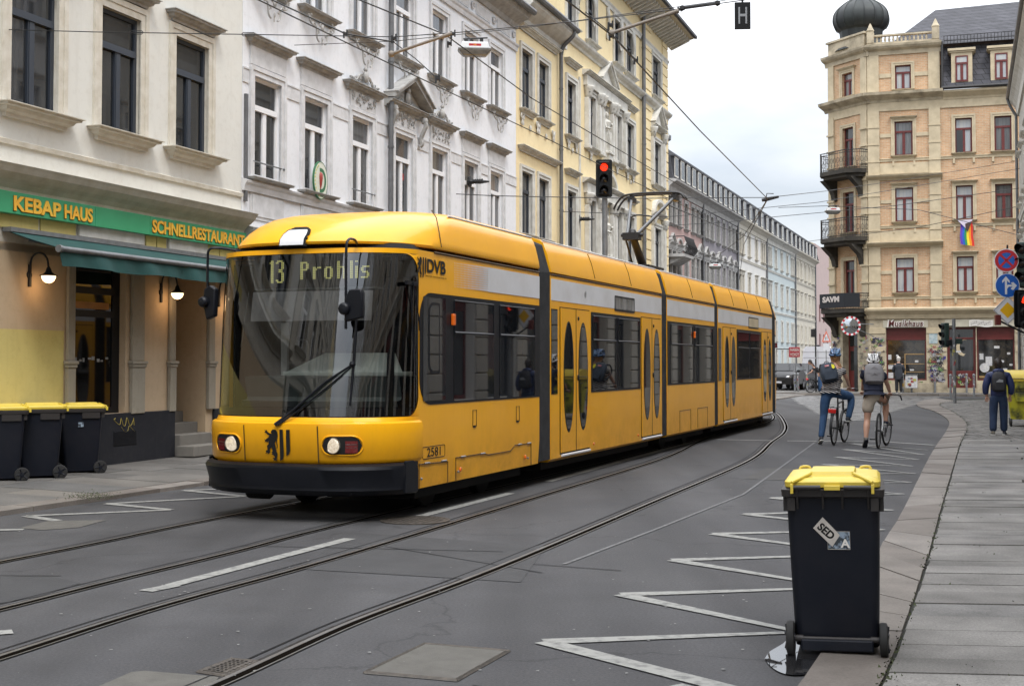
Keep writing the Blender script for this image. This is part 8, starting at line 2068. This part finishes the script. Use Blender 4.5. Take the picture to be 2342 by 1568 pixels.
def shoe(par,c,yaw,pitch,m='shoe_dark',sole='sole_white',sc=1.):
    e=bpy.data.objects.new('shoe',None);COL.objects.link(e);e.parent=par;e.location=c;e.rotation_euler=(R(pitch),0,R(yaw));e.scale=(sc,)*3
    b=MB();rg=[]
    for y,w,h0,h1 in ((-.085,.026,.02,.075),(-.06,.036,.018,.095),(-.01,.038,.018,.105),(.05,.040,.018,.07),(.11,.045,.018,.052),(.155,.038,.018,.042),(.18,.018,.02,.032)):
        rg.append([(w*math.cos(a),y,h0+(h1-h0)*(.5+.5*math.sin(a))) for a in [6.2832*k/12 for k in range(12)]])
    b.loft(rg,closed=True,cap=True);b.build('upper',M[m],e,smooth=60)
    b=MB();out=[(-.03,-.085),(-.042,-.03),(-.038,.04),(-.048,.11),(-.036,.165),(0,.187),(.036,.165),(.048,.11),(.038,.04),(.042,-.03),(.03,-.085),(0,-.098)];b.prism([(x,y,0) for x,y in out],(0,0,.024));b.build('sole',M[sole],e,bevel=.004)
    return e
# ---- bicycle: rear hub at y=0, front at +y, facing +y
def bicycle(loc,rz,label,frame='iron',lean=0,mudguard=True,rear='rack',drop=False,steer=0,r=.335):
    e=empty('bicycle',loc,rz,label,'bicycle');e.rotation_euler=(0,R(lean),rz);wb=1.05
    def T(name,segs,m,par=e,n=8):
        b=MB()
        for pts,rr in segs:b.tube(pts,rr,n)
        return b.build(name,M[m],par,smooth=60)
    def wheel(y,par):
        b=MB();b.tube([(0,y+(r-.018)*math.cos(6.2832*k/36),r+(r-.018)*math.sin(6.2832*k/36)) for k in range(36)],.020,8,closed=True);w=b.build('wheel',M['rubber'],par,smooth=60)
        b=MB();b.tube([(0,y+(r-.042)*math.cos(6.2832*k/36),r+(r-.042)*math.sin(6.2832*k/36)) for k in range(36)],.010,6,closed=True);b.build('rim',M['zinc'],w,smooth=60)
        b=MB()
        for k in range(24):
            a=6.2832*k/24;s=(-1)**k*.022;b.tube([(s,y+.02*math.cos(a+.9),r+.02*math.sin(a+.9)),(0,y+(r-.045)*math.cos(a),r+(r-.045)*math.sin(a))],.0016,3)
        b.build('spokes',M['steel'],w);b=MB();b.lathe([(.02,-.045),(.02,.045)],10,c=(0,y,r),ax='x');b.build('hub',M['iron'],w)
    wheel(0,e)
    st=bpy.data.objects.new('steering',None);COL.objects.link(st);st.parent=e;st.location=(0,.88,.75);st.rotation_euler=(0,0,R(steer))
    wf=bpy.data.objects.new('front',None)
    b=MB();F0=Vector((0,.88,.75))
    def TF(name,segs,m):
        b=MB()
        for pts,rr in segs:b.tube([Vector(p)-F0 for p in pts],rr,8)
        return b.build(name,M[m],st,smooth=60)
    bb=(0,.44,.29);seat=(0,.30,.86);hd0=(0,.90,.66);hd1=(0,.86,.84)
    T('frame',[([bb,seat],.017),([bb,hd0],.020),([(0,.315,.80),hd1],.016),([hd0,hd1],.021),([(.0,.43,.30),(-.05,.25,.32),(-.06,0,r)],.010),([(.0,.43,.30),(.05,.25,.32),(.06,0,r)],.010),([(0,.32,.76),(-.05,.15,.55),(-.06,0,r)],.009),([(0,.32,.76),(.05,.15,.55),(.06,0,r)],.009)],frame)
    TF('fork',[([hd0,(0,.91,.62)],.022),([(0,.91,.63),(-.055,.95,.58),(-.06,wb,r)],.012),([(0,.91,.63),(.055,.95,.58),(.06,wb,r)],.012),([hd1,(0,.85,.98)],.014)],frame)
    # front wheel under steering
    b=MB();c_=Vector((0,wb,r))-F0
    b.tube([(0,c_.y+(r-.018)*math.cos(6.2832*k/36),c_.z+(r-.018)*math.sin(6.2832*k/36)) for k in range(36)],.020,8,closed=True);w=b.build('wheel',M['rubber'],st,smooth=60)
    b=MB();b.tube([(0,c_.y+(r-.042)*math.cos(6.2832*k/36),c_.z+(r-.042)*math.sin(6.2832*k/36)) for k in range(36)],.010,6,closed=True);b.build('rim',M['zinc'],w,smooth=60)
    b=MB()
    for k in range(24):
        a=6.2832*k/24;s=(-1)**k*.022;b.tube([(s,c_.y+.02*math.cos(a+.9),c_.z+.02*math.sin(a+.9)),(0,c_.y+(r-.045)*math.cos(a),c_.z+(r-.045)*math.sin(a))],.0016,3)
    b.build('spokes',M['steel'],w)
    if drop:
        TF('handlebar',[([(0,.85,.98),(0,.92,1.0)],.015),(catmull([(-.27,.86,.99),(-.18,.91,1.0),(0,.92,1.0),(.18,.91,1.0),(.27,.86,.99)],4),.012)],'iron')
        TF('grips',[([(-.25,.88,.995),(-.31,.82,.985)],.016),([(.25,.88,.995),(.31,.82,.985)],.016),([(.30,.85,.98),(.315,.90,.90)],.014),([(-.30,.85,.98),(-.315,.90,.90)],.014)],'rubber')
    else:
        TF('handlebar',[([(0,.85,.98),(0,.87,1.07)],.015),(catmull([(-.31,.74,1.09),(-.2,.82,1.10),(0,.87,1.08),(.2,.82,1.10),(.31,.74,1.09)],4),.012)],'steel')
        TF('grips',[([(-.24,.79,1.095),(-.33,.72,1.085)],.017),([(.24,.79,1.095),(.33,.72,1.085)],.017)],'rubber')
    T('seat_post',[([seat,(0,.27,1.0)],.014)],'iron')
    b=MB();rg=[]
    for y,w_,zz in ((-.01,.07,1.0),(.03,.085,1.02),(.10,.07,1.02),(.18,.03,1.01),(.28,.018,1.0)):rg.append([(w_*math.cos(a),.14+y,zz+.022*math.sin(a)) for a in [6.2832*k/10 for k in range(10)]])
    b.loft(rg,closed=True,cap=True);b.build('saddle',M['iron'],e,smooth=60)
    # cranks and pedals
    b=MB();b.lathe([(.001,-.004),(.095,-.004),(.095,.004),(.001,.004)],24,c=(.07,.44,.29),ax='x');b.build('chainring',M['iron'],e)
    T('crank',[([(.085,.44,.29),(.10,.52,.43)],.010),([(-.085,.44,.29),(-.10,.36,.15)],.010)],'iron')
    for s,y,z in ((1,.52,.43),(-1,.36,.15)):
        b=MB();b.box((s*.10 if s>0 else -.20,y-.045,z-.012),(.20 if s>0 else -.10,y+.045,z+.012));b.build('pedal',M['iron'],e)
    T('chain',[([(.07,.44,.385),(.07,.0,.365)],.004),([(.07,.44,.195),(.07,.0,.30)],.004)],'iron')
    if mudguard:
        b=MB()
        for y,par,c_off in ((0,e,Vector((0,0,0))),(wb,st,F0)):
            b=MB();q=[];p=[];a0,a1=(R(20),R(200)) if y==0 else (R(60),R(200))
            for k in range(15):
                a=a0+(a1-a0)*k/14;q.append(Vector((-.027,y+(r+.02)*math.cos(a),r+(r+.02)*math.sin(a)))-c_off);p.append(Vector((.027,y+(r+.02)*math.cos(a),r+(r+.02)*math.sin(a)))-c_off)
            b.loft([q,p]);b.build('mudguard',M['black_plastic'],par,smooth=60)
    if rear=='rack':
        T('rack',[([(-.06,.25,.74),(-.06,-.22,.74),(.06,-.22,.74),(.06,.25,.74)],.007),([(-.06,-.1,.74),(-.06,0,r)],.006),([(.06,-.1,.74),(.06,0,r)],.006)],'iron')
        b=MB();b.box((-.075,-.27,.63),(.075,-.225,.715));b.build('rear_light',mat('rear_light_red',(.50,.012,.012),.25,coat=.8),e,bevel=.012)
    return e
def backpack(loc,rz,m,w,h,d,label,tilt=0,roll=0,facet=False,name='backpack'):
    e=empty(name,loc,0,label,'backpack');e.rotation_euler=(R(tilt),R(roll),rz)
    b=MB();rg=[]
    prof=[(0,.42,.55),(.06,.90,.92),(.3,1.0,1.),(.6,.97,.92),(.85,.84,.75),(.97,.55,.5),(1.0,.3,.3)]
    for t_,sw,sd in prof:
        z=(t_-.5)*h;rg.append([(w/2*sw*math.copysign(abs(math.cos(a))**.6,math.cos(a)),-d*sd*.5+d*sd*.5*math.copysign(abs(math.sin(a))**.6,math.sin(a)),z) for a in [6.2832*k/20 for k in range(20)]])
    b.loft(rg,closed=True,cap=True);o=b.build('body',M[m],e,smooth=60)
    if facet:
        b=MB();y0=-d*1.02
        b.poly([(-w*.44,-d*.88,-h*.05),(0,y0-.018,-h*.10),(-w*.40,-d*.82,-h*.36)]);b.poly([(w*.44,-d*.88,-h*.05),(0,y0-.018,-h*.10),(w*.40,-d*.82,-h*.36)]);b.poly([(-w*.40,-d*.82,-h*.36),(0,y0-.018,-h*.10),(w*.40,-d*.82,-h*.36),(0,-d*.9,-h*.43)]);b.poly([(-w*.44,-d*.88,-h*.05),(0,y0-.018,-h*.10),(w*.44,-d*.88,-h*.05),(0,-d*.95,h*.25)])
        b.build('front_panel',M[m],e,fix=False)
    else:
        b=MB();rg2=[]
        for t_,sw in ((.08,.8),(.12,.92),(.42,.92),(.46,.8)):
            z=(t_-.5)*h;rg2.append([(w*.42*sw*math.copysign(abs(math.cos(a))**.5,math.cos(a)),-d*.95-.025+.03*math.copysign(abs(math.sin(a))**.5,math.sin(a)),z) for a in [6.2832*k/16 for k in range(16)]])
        b.loft(rg2,closed=True,cap=True);b.build('front_pocket',M[m],e,smooth=60)
    b=MB();b.tube(catmull([(-.04,-.02,h*.48),(-.03,-.03,h*.56),(.03,-.03,h*.56),(.04,-.02,h*.48)],3),.008,5);b.build('handle',M['iron'],e)
    b=MB()
    for s in (-1,1):b.tube(catmull([(s*w*.27,.0,h*.46),(s*w*.34,.09,h*.52),(s*w*.40,.20,h*.30),(s*w*.45,.14,-h*.05),(s*w*.42,.0,-h*.38)],4),.018,6)
    b.build('straps',M['iron'],e,smooth=60);return e
# ===== cyclist 1 =====
P1=gp(1906,1017);P1b=gp(1937,1008);y1=-math.atan2(P1b.x-P1.x,P1b.y-P1.y)
bicycle((P1.x,P1.y,0),y1,'black city bicycle with red rear light under the person in jeans',lean=2,steer=-4)
def person(loc,rz,label,cat='person'):
    return empty('person',loc,rz,label,cat)
c1=person((P1.x,P1.y,0),y1*.6,'person in striped shirt, jeans and blue helmet standing astride a bicycle')
# coordinates: x right, y forward, z up
HP=(-.05,.20,1.06,.15,.12)
skin('body',[[HP,(-.03,.26,1.22,.125,.10),(0,.33,1.38,.145,.10),(.02,.38,1.50,.085,.07),(.03,.40,1.60,.052),(.035,.42,1.66,.05)],
 [(.02,.38,1.50,.085,.07),(-.13,.38,1.48,.055),(-.19,.54,1.30,.042),(-.20,.70,1.17,.033)],[(.02,.38,1.50,.085,.07),(.16,.38,1.48,.055),(.255,.48,1.30,.042),(.30,.63,1.13,.031)]],'skin',c1,root=0)
skin('jeans',[[(-.04,.21,1.16,.145,.12),HP,(-.14,.20,.98,.105),(-.17,.20,.80,.090),(-.19,.22,.58,.068),(-.215,.16,.36,.062),(-.235,.10,.20,.052),(-.24,.10,.13,.055)],
 [HP,(.06,.26,1.00,.105),(.20,.44,.97,.092),(.335,.60,.94,.075),(.335,.56,.78,.066),(.30,.50,.62,.055),(.275,.46,.50,.050)]],'denim',c1,root=1)
skin('shirt',[[(-.045,.205,1.07,.150,.125),(-.04,.22,1.15,.155,.125),(-.03,.26,1.24,.140,.115),(0,.33,1.38,.158,.11),(.02,.375,1.49,.10,.08)],[(.0,.33,1.38,.158,.11),(-.15,.38,1.475,.068),(-.19,.46,1.38,.058)],[(.0,.33,1.38,.158,.11),(.18,.38,1.475,.070),(.225,.44,1.38,.060)]],'striped_cloth',c1,root=1)
hand(c1,(.31,.70,1.10),(.05,.9,-.25),1);hand(c1,(-.21,.76,1.12),(-.05,.9,-.25),-1)
head(c1,(.035,.44,1.70),10,'hair_blonde',long=True);helmet(c1,(.035,.43,1.735),'helmet_blue',tilt=-12)
shoe(c1,(-.24,.06,.055),12,-18,'shoe_dark','sole_white');shoe(c1,(.27,.45,.435),-14,-3,'shoe_dark','sole_white')
mw=c1.matrix_basis
def onp(c,p,rz):
    v=Matrix.Rotation(rz,4,'Z')@Vector(p);return (c.location.x+v.x,c.location.y+v.y,c.location.z+v.z)
bp1=backpack(onp(c1,(-.09,.20,1.40),y1*.6),y1*.6+R(8),'pack_navy',.34,.42,.15,'dark blue backpack with a yellow tag on the person in the striped shirt',tilt=-18,roll=-10)
b=MB();b.prism([(.07,-.155,.13),(.12,-.155,.11),(.125,-.155,.05),(.09,-.155,.03),(.065,-.155,.06)],(0,-.012,0));b.build('yellow_tag',mat('tag_yellow',(.75,.68,.02),.6),bp1)
b=MB();b.box((-.06,-.15,.10),(.02,-.142,.135));b.build('patch',mat('patch_pink',(.6,.4,.4),.7,c2=(.5,.05,.08),scale=30),bp1)
# ===== cyclist 2 =====
P2_=gp(2007.5,1025);P2b=gp(2025,1017);y2=-math.atan2(P2b.x-P2_.x,P2b.y-P2_.y)
bk2=bicycle((P2_.x,P2_.y,0),y2,'black and white sports bicycle under the person in beige shorts',frame='lamp_white',lean=2,mudguard=False,rear=None,drop=True,steer=-8)
c2=person((P2_.x,P2_.y,0),y2*.5,'person in navy shirt, beige shorts and white helmet on a bicycle, one foot down')
HP=(-.06,.18,1.03,.155,.125)
skin('body',[[HP,(-.06,.24,1.18,.13,.10),(-.05,.33,1.33,.15,.10),(-.05,.42,1.44,.09,.08),(-.04,.50,1.50,.055),(-.04,.53,1.55,.052)],
 [(-.05,.42,1.44,.09,.08),(-.21,.42,1.41,.058),(-.22,.58,1.22,.045),(-.23,.76,1.07,.034)],[(-.05,.42,1.44,.09,.08),(.12,.42,1.41,.058),(.22,.54,1.20,.044),(.28,.74,1.04,.033)],
 [HP,(-.15,.16,.92,.10),(-.17,.16,.70,.080),(-.185,.16,.52,.060),(-.20,.10,.40,.066),(-.215,.04,.22,.040),(-.22,.03,.12,.042)],
 [HP,(.03,.22,.96,.10),(.13,.42,.90,.082),(.19,.56,.82,.064),(.185,.52,.70,.066),(.18,.48,.56,.045),(.175,.46,.47,.042)]],'skin',c2,root=0)
skin('shorts',[[(-.055,.20,1.13,.150,.122),(-.06,.18,1.03,.162,.13),(-.15,.17,.93,.115),(-.17,.165,.78,.103),(-.175,.16,.64,.098)],[(-.06,.18,1.03,.162,.13),(.03,.22,.97,.115),(.12,.41,.915,.102),(.175,.52,.86,.095)]],'beige_cloth',c2,root=1)
skin('shirt',[[(-.06,.185,1.05,.150,.125),(-.06,.21,1.12,.162,.13),(-.06,.25,1.20,.152,.12),(-.05,.33,1.33,.165,.115),(-.05,.42,1.45,.10,.09)],[(-.05,.33,1.33,.165,.115),(-.22,.42,1.40,.075),(-.265,.50,1.30,.066)],[(-.05,.33,1.33,.165,.115),(.14,.42,1.40,.075),(.18,.50,1.28,.066)]],'navy_cloth',c2,root=1)
hand(c2,(.30,.82,1.01),(.1,.9,-.2),1);hand(c2,(-.24,.83,1.03),(-.1,.9,-.2),-1)
head(c2,(-.04,.58,1.60),16,'hair_dark');helmet(c2,(-.04,.57,1.625),'helmet_white',tilt=-2)
shoe(c2,(-.22,.0,.10),8,-38,'shoe_grey','shoe_dark');shoe(c2,(.19,.50,.42),-26,-6,'shoe_grey','sole_white')
b=MB();b.tube([(.175,.46,.49),(.178,.46,.44)],.043,10);b.tube([(-.217,.035,.20),(-.22,.03,.15)],.042,10);b.build('socks',M['navy_cloth'],c2,smooth=60)
backpack(onp(c2,(-.05,.22,1.38),y2*.5),y2*.5,'pack_grey',.37,.43,.17,'large grey backpack with folded facets on the person in beige shorts',tilt=-24,facet=True)
# ===== pedestrian right =====
g=gp(2284,995,KZ);c3=person((g.x,g.y,KZ),R(-16),'person in dark blue hooded jacket and jeans walking away past the yellow container')
HP=(0,0,.88,.16,.13)
skin('body',[[HP,(0,0,1.05,.14,.11),(0,.0,1.22,.16,.12),(0,.0,1.36,.10,.08),(0,.01,1.44,.055),(0,.02,1.50,.055)],[(0,.0,1.36,.10,.08),(-.18,0,1.32,.06),(-.25,-.02,1.06,.05),(-.245,.02,.84,.035)],[(0,.0,1.36,.10,.08),(.18,0,1.32,.06),(.25,-.02,1.06,.05),(.24,.05,.84,.035)],
 [HP,(-.10,0,.80,.11),(-.11,.04,.46,.07),(-.12,-.02,.10,.045)],[HP,(.10,0,.80,.11),(.11,.06,.46,.07),(.12,.14,.10,.045)]],'skin',c3,root=0)
skin('jeans',[[(0,0,.95,.165,.135),HP,(-.10,0,.78,.115),(-.11,.04,.46,.088),(-.12,-.01,.20,.082),(-.12,-.02,.07,.082)],[HP,(.10,0,.78,.115),(.105,.06,.46,.088),(.11,.11,.20,.082),(.115,.13,.07,.082)]],'denim_dark',c3,root=1)
skin('jacket',[[(0,0,.86,.185,.145),(0,0,1.02,.175,.135),(0,.0,1.20,.200,.145),(0,.0,1.34,.165,.125),(0,.0,1.43,.10)],[(0,.0,1.34,.165,.125),(-.19,0,1.31,.100),(-.27,-.02,1.06,.078),(-.265,.01,.88,.062)],[(0,.0,1.34,.165,.125),(.19,0,1.31,.100),(.27,-.02,1.06,.078),(.255,.03,.88,.062)]],'navy_jacket',c3,root=1)
b=MB();b.ball((0,-.06,1.40),.11,12,sc=(1.15,.8,.55));b.build('hood',M['navy_jacket'],c3,smooth=60)
hand(c3,(-.245,.03,.80),(.0,.15,-1),-1,False);hand(c3,(.24,.06,.80),(.0,.15,-1),1,False)
head(c3,(0,.03,1.55),4,'hair_dark',1.02)
shoe(c3,(-.12,-.02,.0),6,0,'shoe_grey','sole_white');shoe(c3,(.12,.13,.0),-8,0,'shoe_dark','sole_white')
bp3=backpack(onp(c3,(-.0,-.12,1.17),R(-16)),R(-16),'pack_black',.31,.44,.16,'black backpack with a light grey panel on the person in the blue jacket',tilt=-3)
b=MB();b.prism([(-.06,-.188,-.14),(.06,-.188,-.13),(.08,-.182,.03),(-.0,-.185,.05),(-.06,-.186,-.0)],(0,-.01,0));b.build('grey_panel',M['sign_back'],bp3)
# ===== person at the shop window =====
g=wpt(2055,891,66.0);c4=person((g[0],66.0,FP),R(-10),'person in long dark coat and light cap facing the shop window')
HP=(0,0,.90,.15,.12)
skin('body',[[HP,(0,0,1.1,.13,.10),(0,0,1.28,.15,.11),(0,.0,1.42,.09,.08),(0,.02,1.52,.055),(0,.03,1.57,.05)],[(0,.0,1.42,.09,.08),(-.17,0,1.38,.055),(-.23,.04,1.12,.045),(-.16,.20,1.0,.035)],[(0,.0,1.42,.09,.08),(.17,0,1.38,.055),(.23,.04,1.12,.045),(.16,.20,1.0,.035)],[HP,(-.09,0,.80,.10),(-.10,.0,.46,.07),(-.10,0,.10,.045)],[HP,(.09,0,.80,.10),(.10,.0,.46,.07),(.10,0,.10,.045)]],'skin',c4,root=0)
skin('trousers',[[(0,0,.9,.15,.12),(-.09,0,.78,.105),(-.10,0,.46,.08),(-.10,0,.08,.07)],[(0,0,.9,.15,.12),(.09,0,.78,.105),(.10,0,.46,.08),(.10,0,.08,.07)]],'pack_black',c4)
skin('coat',[[(0,0,.62,.20,.16),(0,0,.90,.18,.145),(0,0,1.1,.165,.13),(0,0,1.30,.195,.14),(0,0,1.40,.15,.12),(0,0,1.48,.09)],[(0,0,1.30,.185,.135),(-.19,0,1.36,.08),(-.25,.03,1.12,.07),(-.18,.17,1.01,.055)],[(0,0,1.30,.185,.135),(.19,0,1.36,.08),(.25,.03,1.12,.07),(.18,.17,1.01,.055)]],'coat_dark',c4,root=1)
head(c4,(0,.04,1.63),0,'hair_grey',1.0);b=MB();b.ball((0,.02,1.70),.105,12,sc=(.95,1.1,.7));b.lathe([(.03,1.74),(.02,1.80),(.001,1.82)],8,c=(0,0,0));b.build('cap',M['hair_grey'],c4,smooth=60)
shoe(c4,(-.10,0,0),5,0);shoe(c4,(.10,.02,0),-5,0)
hand(c4,(-.15,.22,.98),(.2,.9,-.2),-1,False);hand(c4,(.15,.22,.98),(-.2,.9,-.2),1,False)
# ===== person leaning by the far bicycle =====
g=wpt(1876,892,67.2);c5=person((g[0],67.2,FP),R(75),'person with long brown hair leaning forward in front of the white van')
HP=(0,0,.90,.14,.12)
skin('body',[[HP,(0,.10,1.06,.12,.10),(0,.24,1.22,.13,.10),(0,.34,1.32,.08),(0,.42,1.40,.05),(0,.46,1.44,.05)],[(0,.24,1.22,.13,.10),(-.16,.30,1.25,.05),(-.2,.42,1.02,.04),(-.16,.55,.95,.03)],[(0,.24,1.22,.13,.10),(.16,.30,1.25,.05),(.2,.42,1.02,.04),(.16,.55,.95,.03)],[HP,(-.09,0,.78,.1),(-.1,.02,.46,.07),(-.1,0,.1,.045)],[HP,(.09,0,.78,.1),(.1,.04,.46,.07),(.1,.06,.1,.045)]],'skin',c5,root=0)
skin('jeans',[[(0,.02,.95,.155,.125),(0,0,.90,.15,.13),(-.09,0,.78,.11),(-.1,.02,.46,.09),(-.1,0,.06,.08)],[(0,0,.90,.15,.13),(.09,0,.78,.11),(.1,.04,.46,.09),(.1,.06,.06,.08)]],'denim',c5,root=1)
skin('top',[[(0,.04,.98,.14,.115),(0,.12,1.08,.135,.11),(0,.24,1.22,.145,.115),(0,.33,1.31,.09)],[(0,.24,1.22,.145,.115),(-.18,.32,1.22,.062),(-.2,.38,1.12,.055)],[(0,.24,1.22,.145,.115),(.18,.32,1.22,.062),(.2,.38,1.12,.055)]],'pack_black',c5,root=1)
h5=head(c5,(0,.50,1.50),-25,'hair_dark',1.0,long=True);shoe(c5,(-.1,0,0),0,0);shoe(c5,(.1,.06,0),0,0)
hand(c5,(-.16,.60,.93),(0,.9,-.3),-1);hand(c5,(.16,.60,.93),(0,.9,-.3),1)
g=wpt(1857,893,67.0);bicycle((g[0]-.1,67.0,FP),R(-60),'dark parked bicycle leaning among the bollards in front of the van',lean=4)

# ---------------- split parts that are several separate pieces into one object each ----------------
SPLIT={'pilaster','capital','arched_pediment','pediment','window_pediment','sill_ornament','fascia_panel','shutter_box','quoin','stone_band','rusticated_band','sill_bracket','window_sticker','window_notice','shutter','frieze_ornament','string_course','side_marker_lamp','door_button','flap_handle','window_seal','frieze','wall_strip','panel_seam','white_rivet','eyes','socks','console','shelf','painted_dado','plinth','bracket','ashlar_block','bumper_seam','glass_corner','skirt_corner','niche_back','shop_fascia','statue_base','straps'}
def explode(o):
    me=o.data;n=len(me.vertices);pa=list(range(n))
    def fd(a):
        while pa[a]!=a:pa[a]=pa[pa[a]];a=pa[a]
        return a
    for p in me.polygons:
        v=p.vertices;r=fd(v[0])
        for w in v[1:]:pa[fd(w)]=r
    gr={}
    for i in range(n):gr.setdefault(fd(i),[]).append(i)
    if len(gr)<2:return
    bx=[]
    for ids in gr.values():
        c=[me.vertices[i].co for i in ids];bx.append([ids,[min(v[k] for v in c)-.012 for k in range(3)],[max(v[k] for v in c)+.012 for k in range(3)]])
    ch=True
    while ch:
        ch=False
        for i in range(len(bx)):
            j=i+1
            while j<len(bx):
                if all(bx[i][1][k]<=bx[j][2][k] and bx[j][1][k]<=bx[i][2][k] for k in range(3)):
                    bx[i][0]=bx[i][0]+bx[j][0];bx[i][1]=[min(a,b) for a,b in zip(bx[i][1],bx[j][1])];bx[i][2]=[max(a,b) for a,b in zip(bx[i][2],bx[j][2])];del bx[j];ch=True
                else:j+=1
    if len(bx)<2 or len(bx)>90:return
    own={}
    for g,(ids,_,_) in enumerate(bx):
        for i in ids:own[i]=g
    fs=[[] for _ in bx]
    for p in me.polygons:fs[own[p.vertices[0]]].append(p)
    for g,(ids,_,_) in enumerate(bx):
        mp={v:i for i,v in enumerate(ids)};m=bpy.data.meshes.new(me.name)
        m.from_pydata([tuple(me.vertices[i].co) for i in ids],[],[[mp[v] for v in p.vertices] for p in fs[g]])
        for a in me.materials:m.materials.append(a)
        for q,p in zip(m.polygons,fs[g]):q.material_index=p.material_index;q.use_smooth=p.use_smooth
        if g==0:first=m
        else:
            c=o.copy();c.data=m;COL.objects.link(c)
    o.data=first
for o in list(bpy.data.objects):
    if o.type=='MESH' and o.parent and not o.children and o.name.split('.')[0] in SPLIT and len(o.data.vertices)<40000:explode(o)
